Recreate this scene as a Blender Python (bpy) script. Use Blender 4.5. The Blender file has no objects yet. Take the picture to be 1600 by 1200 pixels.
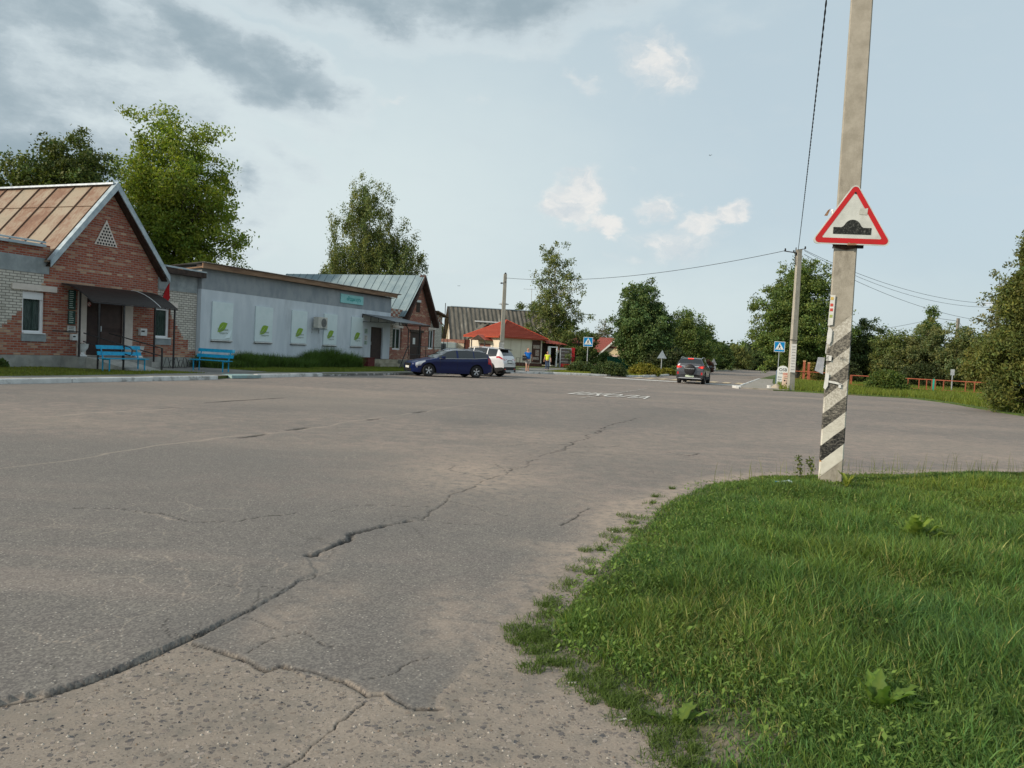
import bpy, bmesh, math, random
import numpy as np
from math import sin, cos, pi, radians, hypot, atan2, sqrt
from mathutils import Vector, Matrix, Euler
random.seed(7); RNG = np.random.default_rng(7)
D = bpy.data; SC = bpy.context.scene; COL = SC.collection
# ------------------------------------------------------------------ camera
F = 1200.; H = 1.5; ROLL = radians(2.8); PIT = radians(2.4)
cam = D.cameras.new('camera'); co = D.objects.new('camera', cam); COL.objects.link(co)
cam.sensor_width = 36; cam.lens = 36*F/1600; cam.clip_end = 6000; cam.clip_start = .05
co.matrix_world = Matrix.Translation((0, 0, H)) @ Matrix.Rotation(pi/2-PIT, 4, 'X') @ Matrix.Rotation(ROLL, 4, 'Z')
SC.camera = co
# surveying helpers: a sight line from the place of the camera down to the ground / to a distance
def ray(px, py):
    x = (px-800)/F; y = -(py-600)/F
    X = x*cos(ROLL)-y*sin(ROLL); Y = x*sin(ROLL)+y*cos(ROLL); a = pi/2-PIT
    return (X, Y*cos(a)+sin(a), Y*sin(a)-cos(a))
def gnd(px, py, z=0.):
    d = ray(px, py); t = (z-H)/d[2]; return (d[0]*t, d[1]*t)
def atY(px, py, Yd):
    d = ray(px, py); t = Yd/d[1]; return (d[0]*t, Yd, H+d[2]*t)
# ------------------------------------------------------------------ sun, sky, exposure
SUN_EL = radians(28); SUN_AZ = radians(-118)          # azimuth from +Y, clockwise: left and a little behind
sdir = Vector((sin(SUN_AZ)*cos(SUN_EL), cos(SUN_AZ)*cos(SUN_EL), sin(SUN_EL)))
sl = D.lights.new('sun', 'SUN'); sl.energy = 3.3; sl.angle = radians(2.5); sl.color = (1, .87, .70)
so = D.objects.new('sun', sl); COL.objects.link(so); so.rotation_euler = (-sdir).to_track_quat('-Z', 'Y').to_euler()
SC.view_settings.view_transform = 'Standard'; SC.view_settings.look = 'None'
SC.view_settings.exposure = .18; SC.view_settings.gamma = 1; SC.view_settings.use_curve_mapping = False
class NT:
    def __init__(s, nt): s.nt = nt; s.n = nt.nodes; s.l = nt.links
    def __call__(s, t, **k):
        n = s.n.new('ShaderNode'+t)
        for a, v in k.items(): setattr(n, a, v)
        return n
    def put(s, sock, v):
        if hasattr(v, 'is_output') or isinstance(v, bpy.types.NodeSocket): s.l.new(v, sock)
        elif isinstance(v, (tuple, list)) and len(v) == 3 and sock.type == 'RGBA': sock.default_value = (*v, 1)
        else: sock.default_value = v
    def math(s, op, a, b=0., c=None, clamp=False):
        n = s('Math', operation=op, use_clamp=clamp); s.put(n.inputs[0], a); s.put(n.inputs[1], b)
        if c is not None: s.put(n.inputs[2], c)
        return n.outputs[0]
    def mix(s, f, a, b, bt='MIX'):
        n = s('Mix', data_type='RGBA', blend_type=bt); s.put(n.inputs[0], f); s.put(n.inputs[6], a); s.put(n.inputs[7], b)
        return n.outputs[2]
    def ramp(s, f, pts, interp='LINEAR'):
        n = s('ValToRGB'); r = n.color_ramp; r.interpolation = interp
        while len(r.elements) < len(pts): r.elements.new(.5)
        for e, (p, c) in zip(r.elements, pts):
            e.position = p; e.color = (*c, 1) if isinstance(c, (tuple, list)) else (c, c, c, 1)
        s.put(n.inputs[0], f); return n.outputs[0]
    def noise(s, v, sc, det=4, rough=.55, dist=0., out=0, dim='3D'):
        n = s('TexNoise', noise_dimensions=dim); s.put(n.inputs['Vector'], v); n.inputs['Scale'].default_value = sc
        n.inputs['Detail'].default_value = det; n.inputs['Roughness'].default_value = rough; n.inputs['Distortion'].default_value = dist
        return n.outputs[out]
    def vor(s, v, sc, feat='F1', out='Distance', rnd=1.):
        n = s('TexVoronoi', feature=feat); s.put(n.inputs['Vector'], v); n.inputs['Scale'].default_value = sc
        n.inputs['Randomness'].default_value = rnd; return n.outputs[out]
    def map(s, v, loc=(0, 0, 0), rot=(0, 0, 0), sc=(1, 1, 1)):
        n = s('Mapping'); s.put(n.inputs[0], v); n.inputs[1].default_value = loc; n.inputs[2].default_value = rot; n.inputs[3].default_value = sc
        return n.outputs[0]
    def rng(s, v, a, b, c=0., d=1., smooth=True):
        n = s('MapRange', interpolation_type='SMOOTHSTEP' if smooth else 'LINEAR'); s.put(n.inputs[0], v)
        for i, q in enumerate((a, b, c, d)): n.inputs[i+1].default_value = q
        return n.outputs[0]
W = D.worlds.new('World'); SC.world = W; W.use_nodes = True
w = NT(W.node_tree); w.n.clear()
sky = w('TexSky', sky_type='NISHITA'); sky.sun_disc = False; sky.sun_elevation = SUN_EL; sky.sun_rotation = SUN_AZ
sky.dust_density = 3.0; sky.air_density = 1.0; sky.ozone_density = 1.2
tc = w('TexCoord').outputs['Generated']
sp = w('SeparateXYZ'); w.put(sp.inputs[0], tc)
az = w.math('ARCTAN2', sp.outputs[0], sp.outputs[1]); el = w.math('ARCSINE', sp.outputs[2])
cu = w('CombineXYZ'); w.put(cu.inputs[0], az); w.put(cu.inputs[1], el); UV = cu.outputs[0]
def skyuv(px, py):
    d = ray(px, py); return (atan2(d[0], d[1]), math.asin(d[2]/sqrt(d[0]**2+d[1]**2+d[2]**2)))
def blob(px, py, rx, ry, rot=0., soft=1.):
    u, v = skyuv(px, py)
    m = w('Mapping', vector_type='TEXTURE'); w.put(m.inputs[0], UVW)
    m.inputs[1].default_value = (u, v, 0); m.inputs[2].default_value = (0, 0, radians(rot)-ROLL*0); m.inputs[3].default_value = (rx/F, ry/F, 1)
    ln = w('VectorMath', operation='LENGTH'); w.put(ln.inputs[0], m.outputs[0])
    return w.rng(ln.outputs['Value'], 1., 1.-soft)
# warped coordinates so cloud outlines are ragged
wn = w('TexNoise'); w.put(wn.inputs['Vector'], w.map(UV, sc=(1, 1.6, 1))); wn.inputs['Scale'].default_value = 9; wn.inputs['Detail'].default_value = 7; wn.inputs['Roughness'].default_value = .6
off = w('VectorMath', operation='SUBTRACT'); w.put(off.inputs[0], wn.outputs[1]); off.inputs[1].default_value = (.5, .5, 0)
sc_ = w('VectorMath', operation='MULTIPLY'); w.put(sc_.inputs[0], off.outputs[0]); sc_.inputs[1].default_value = (.13, .09, 0)
ad = w('VectorMath', operation='ADD'); w.put(ad.inputs[0], UV); w.put(ad.inputs[1], sc_.outputs[0]); UVW = ad.outputs[0]
def maxall(l):
    o = l[0]
    for x in l[1:]: o = w.math('MAXIMUM', o, x)
    return o
def mul(a, k): return w.math('MULTIPLY', a, k)
thick = maxall([blob(60, 10, 330, 95, -6), blob(330, 75, 260, 66, -24, .9), blob(450, 118, 170, 56, -14, .9), mul(blob(40, 260, 440, 135, 0, .9), 1.15), mul(blob(150, 120, 300, 90, -10, .9), .6), mul(blob(250, 150, 180, 60, -20), .6),
    blob(540, -15, 330, 85, -3, .95), blob(790, 0, 330, 92, 4, .95), mul(blob(150, 110, 220, 70, -10), .55), mul(blob(380, 285, 60, 28), .7), mul(blob(395, 335, 55, 30), .5), mul(blob(445, 245, 90, 30, -14), .45),
    mul(blob(1130, 15, 160, 40, 0), .12), blob(-500, 100, 560, 420, 0, .7), mul(blob(400, 395, 80, 25), .4), blob(300, -420, 1100, 330, 0, .6)])
wisp = w.noise(w.map(UV, sc=(1, 2.6, 1)), 10, 7, .62)
wispm = w.rng(wisp, .40, .80)
# broad thin veil: pale everywhere low and left, clearer blue to the right
veil = maxall([mul(blob(560, 330, 700, 420, 0), .9), mul(blob(900, 480, 900, 160, -2), .8), mul(blob(240, 180, 420, 260, 0), .9)])
cum = maxall([mul(blob(905, 300, 66, 56), 1.0), mul(blob(890, 322, 84, 34), 1.), mul(blob(945, 348, 78, 27), .95), mul(blob(1032, 318, 58, 32, -8), .8), mul(blob(1130, 338, 62, 28, 6), 1.), mul(blob(1085, 348, 76, 28), .7),
    mul(blob(1060, 375, 130, 55), .6), mul(blob(1035, 105, 110, 84, -12), .66), mul(blob(905, 115, 76, 22, -32), .4), mul(blob(620, 155, 60, 18), .35), mul(blob(735, 158, 70, 18), .3), mul(blob(1000, 256, 32, 12), .3), mul(blob(1045, 400, 90, 18), .4),
    mul(blob(690, 425, 120, 18), .3), mul(blob(1555, 475, 60, 14), .5), mul(blob(990, 400, 200, 26), .35)])
cn = w.noise(UVW, 26, 6, .6)
skc = w('HueSaturation'); w.put(skc.inputs['Color'], sky.outputs[0]); skc.inputs['Saturation'].default_value = .62; skc.inputs['Value'].default_value = 1.
base = w.mix(.75, skc.outputs[0], (5.15, 6.35, 6.95))
c1 = w.mix(mul(veil, .85), base, (6.5, 7.3, 7.3))
rim = w.math('MULTIPLY', w.rng(thick, .02, .22), w.math('ADD', .45, mul(wispm, .6)), clamp=True)
c2 = w.mix(mul(rim, .6), c1, (6.5, 7.15, 7.25))
w2n = w.noise(UVW, 22, 6, .6); dens = w.math('ADD', thick, w.math('ADD', mul(w.math('SUBTRACT', wisp, .5), 1.05), mul(w.math('SUBTRACT', w2n, .5), .5)))
core = w.rng(dens, -.02, .78)
c3 = w.mix(mul(core, .95), c2, w.mix(w.rng(dens, .25, 1.15), (5.2, 5.95, 6.35), (2.75, 3.55, 4.05)))
cm = w.rng(w.math('ADD', cum, mul(w.math('SUBTRACT', cn, .5), .9)), .10, .80)
cumc = w.mix(w.rng(cn, .35, .62), (5.6, 6.1, 6.4), (7.6, 7.5, 7.25))
c4 = w.mix(w.math('MULTIPLY', cm, w.rng(cum, 0., .6, 0., .9)), c3, cumc)
bg = w('Background'); w.put(bg.inputs[0], c4); bg.inputs[1].default_value = .1
wo = w('OutputWorld'); w.l.new(bg.outputs[0], wo.inputs[0])
# ------------------------------------------------------------------ street frame: s along the shop fronts, d towards the road
_d = ray(1255, 571); _L = hypot(_d[0], _d[1]); U = (_d[0]/_L, _d[1]/_L); N = (U[1], -U[0])
P0 = gnd(305, 572.4, .12); FA = atan2(U[1], U[0])
def S(s, d, z=0.): return (P0[0]+U[0]*s+N[0]*d, P0[1]+U[1]*s+N[1]*d, z)
def sdof(x, y): x, y = x-P0[0], y-P0[1]; return (x*U[0]+y*U[1], x*N[0]+y*N[1])
def fac(px, py, off=0.):
    r = ray(px, py); t = (off+P0[0]*N[0]+P0[1]*N[1])/(r[0]*N[0]+r[1]*N[1]); return (*sdof(r[0]*t, r[1]*t), H+r[2]*t)
# ------------------------------------------------------------------ mesh kit
FRM = {}
class MB:
    def __init__(s): s.v = []; s.f = []; s.m = []
    def add(s, vs, fs, mi=0):
        b = len(s.v); s.v += [tuple(p) for p in vs]; s.f += [tuple(b+i for i in f) for f in fs]; s.m += [mi]*len(fs)
    def quad(s, a, b, c, d, mi=0): s.add([a, b, c, d], [(0, 1, 2, 3)], mi)
    def poly(s, pts, mi=0): s.add(pts, [tuple(range(len(pts)))], mi)
    def hexa(s, p, mi=0): s.add(p, [(0, 3, 2, 1), (4, 5, 6, 7), (0, 1, 5, 4), (1, 2, 6, 5), (2, 3, 7, 6), (3, 0, 4, 7)], mi)
    def box(s, x0, x1, y0, y1, z0, z1, mi=0, T=None):
        p = [(x0, y0, z0), (x1, y0, z0), (x1, y1, z0), (x0, y1, z0), (x0, y0, z1), (x1, y0, z1), (x1, y1, z1), (x0, y1, z1)]
        s.hexa([T(*q) for q in p] if T else p, mi)
    def prism(s, poly, off, mi=0):
        n = len(poly); off = Vector(off); a = [Vector(p) for p in poly]; b = [p+off for p in a]
        s.add(a+b, [tuple(range(n))[::-1], tuple(range(n, 2*n))]+[(i, (i+1) % n, n+(i+1) % n, n+i) for i in range(n)], mi)
    def tube(s, pts, r, n=8, mi=0, cap=True):
        P = [Vector(p) for p in pts]; R = r if isinstance(r, (list, tuple)) else [r]*len(P); rings = []
        for i, p in enumerate(P):
            t = (P[min(i+1, len(P)-1)]-P[max(i-1, 0)])
            if t.length < 1e-9: t = Vector((0, 0, 1))
            t.normalize(); u = t.cross(Vector((0, 0, 1)) if abs(t.z) < .9 else Vector((1, 0, 0))).normalized(); v = t.cross(u)
            rings.append([p+(u*cos(2*pi*k/n)+v*sin(2*pi*k/n))*R[i] for k in range(n)])
        vs = [q for rg in rings for q in rg]; fs = []
        for i in range(len(P)-1):
            for k in range(n): fs.append((i*n+k, i*n+(k+1) % n, (i+1)*n+(k+1) % n, (i+1)*n+k))
        if cap: fs += [tuple(range(n))[::-1], tuple((len(P)-1)*n+k for k in range(n))]
        s.add(vs, fs, mi)
    def bar(s, a, b, w1, w2=None, mi=0):
        a = Vector(a); b = Vector(b); t = (b-a).normalized(); w2 = w2 or w1
        u = t.cross(Vector((0, 0, 1)) if abs(t.z) < .9 else Vector((U[0], U[1], 0))).normalized(); v = t.cross(u).normalized()
        q = [(-1, -1), (1, -1), (1, 1), (-1, 1)]
        s.hexa([a+u*i*w1/2+v*j*w2/2 for i, j in q]+[b+u*i*w1/2+v*j*w2/2 for i, j in q], mi)
    def lathe(s, prof, c=(0, 0, 0), n=16, mi=0):
        vs = []; fs = []
        for r, z in prof: vs += [(c[0]+r*cos(2*pi*k/n), c[1]+r*sin(2*pi*k/n), c[2]+z) for k in range(n)]
        for i in range(len(prof)-1):
            for k in range(n): fs.append((i*n+k, i*n+(k+1) % n, (i+1)*n+(k+1) % n, (i+1)*n+k))
        fs += [tuple(range(n))[::-1], tuple((len(prof)-1)*n+k for k in range(n))]; s.add(vs, fs, mi)
    def build(s, name, mat, parent=None, smooth=False, bevel=0):
        me = D.meshes.new(name); vs = s.v
        fr = FRM.get(parent.name) if parent else None
        if fr:
            (lx, ly, lz), rz = fr; c, n = cos(-rz), sin(-rz)
            vs = [((x-lx)*c-(y-ly)*n, (x-lx)*n+(y-ly)*c, z-lz) for x, y, z in vs]
        me.from_pydata(vs, [], s.f); me.validate()
        mats = mat if isinstance(mat, (list, tuple)) else [mat]
        for m in mats: me.materials.append(m)
        if len(mats) > 1: me.polygons.foreach_set('material_index', s.m[:len(me.polygons)])
        bm = bmesh.new(); bm.from_mesh(me)
        if smooth:
            bmesh.ops.remove_doubles(bm, verts=bm.verts, dist=1e-5)
        bmesh.ops.recalc_face_normals(bm, faces=bm.faces); bm.to_mesh(me); bm.free()
        if smooth:
            me.polygons.foreach_set('use_smooth', [True]*len(me.polygons))
            me.set_sharp_from_angle(angle=radians(38 if smooth is True else smooth))
        o = D.objects.new(name, me); COL.objects.link(o); o.parent = parent
        if bevel:
            b = o.modifiers.new('bevel', 'BEVEL'); b.width = bevel; b.segments = 2; b.limit_method = 'ANGLE'
        if fr: FRM[o.name] = fr
        return o
def tag(o, label, cat, group=None, kind=None):
    if label: o['label'] = label
    if cat: o['category'] = cat
    if group: o['group'] = group
    if kind: o['kind'] = kind
    return o
def thing(name, label, cat, loc=(0, 0, 0), rz=0., group=None):
    o = D.objects.new(name, None); COL.objects.link(o); o.location = loc; o.rotation_euler = (0, 0, rz); o.empty_display_size = .3
    FRM[o.name] = (tuple(loc), rz); return tag(o, label, cat, group)
def fthing(name, label, cat, s=0., d=0., z=0., group=None): return thing(name, label, cat, S(s, d, z), FA, group)
def struct(name, mb, mat, label=None, smooth=False):
    o = mb.build(name, mat, None, smooth); o['kind'] = 'structure'; o['label'] = label or name.replace('_', ' '); o['category'] = name.split('_')[-1]; return o
def FT(s, d, z): return S(s, d, z)          # transform for boxes written in street coordinates
def np_obj(name, verts, faces_flat, nper, mat, parent=None, attrs=None, smooth=False, loc=None):
    """big meshes from numpy arrays; attrs: name -> (type, data) on points or faces"""
    me = D.meshes.new(name); nv = len(verts); nf = len(faces_flat)//nper
    me.vertices.add(nv); me.vertices.foreach_set('co', verts.astype(np.float32).ravel())
    me.loops.add(nf*nper); me.loops.foreach_set('vertex_index', faces_flat.astype(np.int32))
    me.polygons.add(nf); me.polygons.foreach_set('loop_start', np.arange(0, nf*nper, nper, dtype=np.int32))
    if smooth: me.polygons.foreach_set('use_smooth', np.ones(nf, bool))
    me.update(calc_edges=True)
    for k, (dom, typ, dat) in (attrs or {}).items():
        a = me.attributes.new(k, typ, dom)
        if typ == 'FLOAT': a.data.foreach_set('value', dat.astype(np.float32))
        else: a.data.foreach_set('color', np.concatenate([dat, np.ones((len(dat), 1))], 1).astype(np.float32).ravel())
    me.materials.append(mat); o = D.objects.new(name, me); COL.objects.link(o); o.parent = parent
    return o
def vnoise(x, y, sc, seed=0):
    x = x*sc+seed*17.3; y = y*sc+seed*9.1; xi = np.floor(x); yi = np.floor(y); fx = x-xi; fy = y-yi
    def h(a, b):
        q = np.sin(a*127.1+b*311.7+seed*74.7)*43758.5453; return q-np.floor(q)
    fx = fx*fx*(3-2*fx); fy = fy*fy*(3-2*fy)
    return (h(xi, yi)*(1-fx)+h(xi+1, yi)*fx)*(1-fy)+(h(xi, yi+1)*(1-fx)+h(xi+1, yi+1)*fx)*fy
def fbm(x, y, sc, seed=0, o=4):
    r = 0; a = .5
    for i in range(o): r = r+a*vnoise(x, y, sc*2**i, seed+i); a *= .5
    return r/(1-.5**o)
def inpoly(x, y, poly):
    r = np.zeros(x.shape, bool); n = len(poly)
    for i in range(n):
        x0, y0 = poly[i]; x1, y1 = poly[(i+1) % n]
        c = ((y0 > y) != (y1 > y)) & (x < (x1-x0)*(y-y0)/((y1-y0) if y1 != y0 else 1e-9)+x0); r ^= c
    return r
def dist(x, y, pl):
    r = np.full(x.shape, 1e9)
    for (x0, y0), (x1, y1) in zip(pl[:-1], pl[1:]):
        dx, dy = x1-x0, y1-y0; t = np.clip(((x-x0)*dx+(y-y0)*dy)/(dx*dx+dy*dy+1e-12), 0, 1)
        r = np.minimum(r, np.hypot(x-x0-t*dx, y-y0-t*dy))
    return r
def text_mesh(mb, txt, size, T, mi=0, align='CENTER', extr=.0, bold=0.):
    cu = D.curves.new('t', 'FONT'); cu.body = txt; cu.size = size; cu.align_x = align; cu.resolution_u = 3; cu.offset = bold
    o = D.objects.new('t', cu); COL.objects.link(o); dg = bpy.context.evaluated_depsgraph_get(); dg.update()
    me = D.meshes.new_from_object(o.evaluated_get(dg)); b = [T(v.co.x, v.co.y) for v in me.vertices]
    mb.add(b, [tuple(p.vertices) for p in me.polygons], mi); D.objects.remove(o); D.meshes.remove(me); D.curves.remove(cu)
# ------------------------------------------------------------------ materials
MATS = {}
def M(name, c1, c2=None, sc=6., rough=.85, bump=0., bsc=None, metal=0., spec=.3, det=5, lo=.35, hi=.65, stretch=(1, 1, 1), c3=None, sc3=1.2, lo3=.5, hi3=.75, emit=0., fn=None, coat=0.):
    if name in MATS: return MATS[name]
    m = D.materials.new(name); m.use_nodes = True; t = NT(m.node_tree); b = t.n['Principled BSDF']
    b.inputs['Roughness'].default_value = rough; b.inputs['Metallic'].default_value = metal; b.inputs['Specular IOR Level'].default_value = spec; b.inputs['Coat Weight'].default_value = coat
    oc = t('TexCoord').outputs['Object']; v = t.map(oc, sc=stretch)
    col = tuple(c1)
    if fn: col = fn(t, oc, b)
    elif c2:
        col = t.mix(t.rng(t.noise(v, sc, det), lo, hi), c1, c2)
        if c3: col = t.mix(t.rng(t.noise(v, sc3, 6, .65), lo3, hi3), col, c3)
    if col is not None: t.put(b.inputs['Base Color'], col)
    if bump:
        bn = t('Bump'); bn.inputs['Strength'].default_value = bump; bn.inputs['Distance'].default_value = .01; t.put(bn.inputs['Height'], t.noise(v, bsc or sc*6, 5)); t.put(b.inputs['Normal'], bn.outputs[0])
    if emit: b.inputs['Emission Color'].default_value = (*c1, 1); b.inputs['Emission Strength'].default_value = emit
    MATS[name] = m; return m
def vary(c, k): return tuple(min(1, max(0, q*k)) for q in c)
def brickmat(name, pal, mortar, bw=.26, bh=.088, ms=.013, bands=True, bump=.4):
    def fn(t, oc, b):
        s = t('SeparateXYZ'); t.put(s.inputs[0], oc); c = t('CombineXYZ'); t.put(c.inputs[0], t.math('ADD', s.outputs[0], s.outputs[1])); t.put(c.inputs[1], s.outputs[2])
        br = t('TexBrick'); t.put(br.inputs['Vector'], c.outputs[0]); br.inputs['Scale'].default_value = 1; br.inputs['Mortar Size'].default_value = ms; br.inputs['Mortar Smooth'].default_value = .2
        br.inputs['Brick Width'].default_value = bw; br.inputs['Row Height'].default_value = bh; br.inputs['Color1'].default_value = (0, 0, 0, 1); br.inputs['Color2'].default_value = (1, 1, 1, 1); br.inputs['Mortar'].default_value = (.5, .5, .5, 1)
        g = t('RGBToBW'); t.put(g.inputs[0], br.outputs['Color']); val = g.outputs[0]
        if bands:
            row = t.math('FLOOR', t.math('DIVIDE', s.outputs[2], bh)); wn = t('TexWhiteNoise', noise_dimensions='1D'); t.put(wn.inputs['W'], row)
            n2 = t.noise(t.map(oc, sc=(1, 1, 5)), .9, 2)
            val = t.math('ADD', t.math('MULTIPLY', val, .42), t.math('ADD', t.math('MULTIPLY', wn.outputs[0], .34), t.math('MULTIPLY', n2, .26)))
        col = t.ramp(val, pal, 'LINEAR'); col = t.mix(t.rng(t.noise(oc, 3, 5), .4, .75, 0, .35), col, t.mix(.5, col, (.09, .07, .06)))
        col = t.mix(br.outputs['Fac'], col, mortar)
        bn = t('Bump'); bn.inputs['Strength'].default_value = bump; bn.inputs['Distance'].default_value = .01; bn.invert = True; t.put(bn.inputs['Height'], br.outputs['Fac']); t.put(b.inputs['Normal'], bn.outputs[0])
        return col
    return M(name, (1, 1, 1), fn=fn, rough=.9)
RED = [(.0, (.12, .04, .03)), (.22, (.27, .068, .042)), (.50, (.35, .09, .052)), (.60, (.37, .14, .085)), (.69, (.48, .28, .18)), (1., (.58, .42, .29))]
m_red = brickmat('red_brick', RED, (.30, .24, .20))
m_white = brickmat('white_brick', [(0, (.50, .47, .41)), (1, (.66, .62, .55))], (.20, .18, .16), bw=.27, bh=.10, bands=False, ms=.014)
m_cbrick = brickmat('cream_brick', [(0, (.62, .53, .40)), (1, (.78, .68, .52))], (.42, .34, .26), bw=.3, bh=.1, bands=False)
m_stucco = M('grey_stucco', (.25, .28, .29), (.34, .37, .38), 2.5, .95, .5, 60, c3=(.20, .23, .24), sc3=1.1)
m_plinth = M('concrete_plinth', (.27, .27, .25), (.38, .37, .34), 2.5, .95, .4, 40, c3=(.20, .19, .17), sc3=.9)
m_render = M('light_grey_render', (.55, .60, .65), (.64, .685, .73), 1.6, .95, .35, 70, c3=(.47, .51, .55), sc3=1.3, lo3=.50, hi3=.78, stretch=(1, 1, .3))
m_rband = M('dark_grey_render', (.245, .275, .30), (.32, .345, .365), 1.8, .95, .3, 50, c3=(.37, .39, .405), sc3=.8, stretch=(1, 1, .5))
m_wht = M('white_paint', (.74, .75, .74), (.64, .65, .64), 4, .6, .1)
m_cream = M('pale_frame', (.60, .53, .47), (.68, .60, .54), 3, .7, .1)
m_pvc = M('white_plastic', (.80, .81, .82), None, rough=.35, spec=.5)
m_dkmetal = M('dark_metal', (.035, .035, .038), (.055, .05, .05), 10, .5, metal=.3)
m_galv = M('galvanised', (.42, .46, .50), (.58, .62, .65), 5, .38, .1, 20, metal=.7)
m_galvg = M('grey_steel', (.33, .36, .38), (.45, .47, .49), 9, .5, .05, 20, metal=.4)
m_flash = M('bluish_flashing', (.33, .40, .44), (.47, .53, .56), 4, .45, metal=.25)
m_dark = M('dark_wood', (.035, .022, .017), (.06, .04, .03), 6, .7)
m_door = M('brown_door', (.035, .018, .016), (.05, .028, .022), 5, .55, .1)
m_curtain = M('green_curtain', (.030, .058, .05), (.10, .15, .13), 9, .9, stretch=(3, 3, .4))
m_glass = M('window_glass', (.02, .03, .03), rough=.06, spec=.6)
def glass_fn(t, oc, b): b.inputs['Alpha'].default_value = .28; return (.03, .045, .04)
m_pane = M('clear_pane', (0, 0, 0), fn=glass_fn, rough=.04, spec=.6)
m_blue = M('blue_paint', (.006, .27, .48), (.012, .36, .58), 8, .45, .15, 40, c3=(.02, .22, .38), sc3=3)
m_black = M('black', (.012, .012, .012), rough=.6)
m_concrete = M('concrete', (.34, .33, .30), (.46, .44, .40), 4, .92, .5, 60, c3=(.25, .24, .22), sc3=2)
m_rubber = M('tyre_rubber', (.018, .018, .018), (.03, .03, .03), 20, .85)
m_alloy = M('alloy_rim', (.62, .63, .65), None, rough=.28, metal=.85)
m_plate = M('licence_plate', (.72, .73, .70), None, rough=.4)
m_redl = M('red_lens', (.45, .006, .01), None, rough=.15, spec=.6, coat=.5)
m_lens = M('headlight_glass', (.55, .57, .60), None, rough=.12, metal=.4)
m_brake = M('lit_brake_lens', (1., .045, .02), None, rough=.2, emit=.9)
m_skin = M('skin', (.50, .27, .19), (.56, .31, .22), 12, .6)
m_ink = M('black_print', (.02, .02, .02), rough=.7)
m_paper = M('white_paper', (.70, .70, .67), (.60, .60, .57), 12, .8)
# ================================================================== GROUND
def G(pts, z=0.): return [gnd(a, b, z) for a, b in pts]
edgeA = G([(-420, 1215), (-200, 1150), (0, 1093), (65, 1082), (130, 1062), (200, 1035), (300, 990), (350, 968), (400, 945), (440, 922), (492, 893), (478, 868), (520, 853), (560, 830), (600, 822), (640, 812), (690, 790), (740, 760), (800, 735), (860, 708), (900, 690), (960, 662), (1050, 640)])
polyA = edgeA+[(120, 300), (-300, 300), (-300, -5)]
lobe = G([(300, 998), (335, 1012), (370, 1018), (415, 1040), (440, 1032), (470, 1048), (540, 1058), (575, 1078), (600, 1075), (612, 1090), (640, 1098), (690, 1098), (715, 1115), (745, 1090), (800, 1020), (850, 975), (900, 930), (950, 880), (1010, 830), (1100, 780), (1180, 750), (1400, 738), (1640, 738)])
polyB = lobe+[(60, 12), (200, 60), (120, 300)]+edgeA[::-1][:16]
grassedge = G([(1050, 1210), (1085, 1160), (1040, 1118), (960, 1082), (925, 1050), (865, 1015), (835, 985), (862, 945), (905, 893), (962, 838), (1010, 790), (1085, 756), (1180, 742), (1300, 739), (1420, 738), (1600, 736)])+[(14, 13.2), (40, 17)]
grasspoly = grassedge+[(40, -6), (.3, -6), (.45, 1.6)]
TH = np.unique(np.concatenate([np.radians(np.arange(-41, 41.01, .135)), np.radians(np.arange(-180, 180.1, 3.))])); TH = TH[TH < pi-1e-3]
rr = [1.6]
while rr[-1] < 45: rr.append(rr[-1]*(1.0042))
while rr[-1] < 320: rr.append(rr[-1]*1.05)
R_ = np.array(rr); nt, nr = len(TH), len(R_)
A_, B_ = np.meshgrid(TH, R_); X = (B_*np.sin(A_)).ravel(); Y = (B_*np.cos(A_)).ravel(); RAD = B_.ravel()
near = RAD < 46
xs = X+.05*(fbm(X, Y, 5, 3)-.5)+.03*(fbm(X, Y, 22, 5)-.5); ys = Y+.10*(fbm(X, Y, 4, 8)-.5)+.04*(fbm(X, Y, 20, 4)-.5)
inA = inpoly(xs, ys, polyA); inB = inpoly(xs, ys, polyB)&~inA; inA |= RAD > 46
fadeR = np.clip((8.0-RAD)/4., 0, 1)
softl = np.clip((dist(X, Y, G([(742, 1092), (800, 1020), (862, 950), (905, 893)]))-.02)/.30+.25*(fbm(X, Y, 3, 61)-.5), 0, 1); softl = np.where(inB & (RAD < 7), softl, 1.)
z = np.where(inA, 0., np.where(inB, -.011*fadeR*softl-.020*(1-softl), -.020*np.clip((9-RAD)/3, .35, 1)))
z += .014*(fbm(X, Y, .8, 21)-.5)*near+.02*(fbm(X, Y, .25, 11)-.5)*near
lay = np.where(inA, 1., np.where(inB, .5*softl, 0.))
crk = np.zeros_like(X); lightc = np.zeros_like(X)
def crack(px, wdt, depth, kind=0, jag=.06, fr=9):
    global z
    p = G(px); jx = jag*(fbm(X, Y, fr, len(px))-.5)*2; jy = jag*(fbm(X, Y, fr, len(px)+40)-.5)*2
    wv = wdt*(.25+1.5*fbm(X, Y, 3., 9+len(px))); dd = dist(X+jx, Y+jy, p); k = np.clip(1.25-dd/np.maximum(wv, RAD*.0011), 0, 1)*near
    if kind == 0: crk[:] = np.maximum(crk, k)
    else: lightc[:] = np.maximum(lightc, k)
    z -= depth*k*near
crack([(-200, 1151), (0, 1095), (65, 1084), (130, 1064), (200, 1037), (300, 992), (350, 970), (400, 947)], .008, .004, 0, .01)
crack([(400, 945), (440, 922), (490, 895)], .005, .004)
crack([(480, 868), (520, 853), (560, 830), (600, 822), (640, 812)], .020, .022, 0, .05, 14)
crack([(640, 812), (690, 790), (740, 760), (800, 735), (860, 708), (900, 690), (960, 662), (1000, 652)], .011, .010, 0, .18, 3)
crack([(300, 1000), (370, 1020), (415, 1042), (440, 1034), (540, 1060), (575, 1080), (600, 1077), (640, 1100), (690, 1100)], .008, .012, 0, .012)
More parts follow.
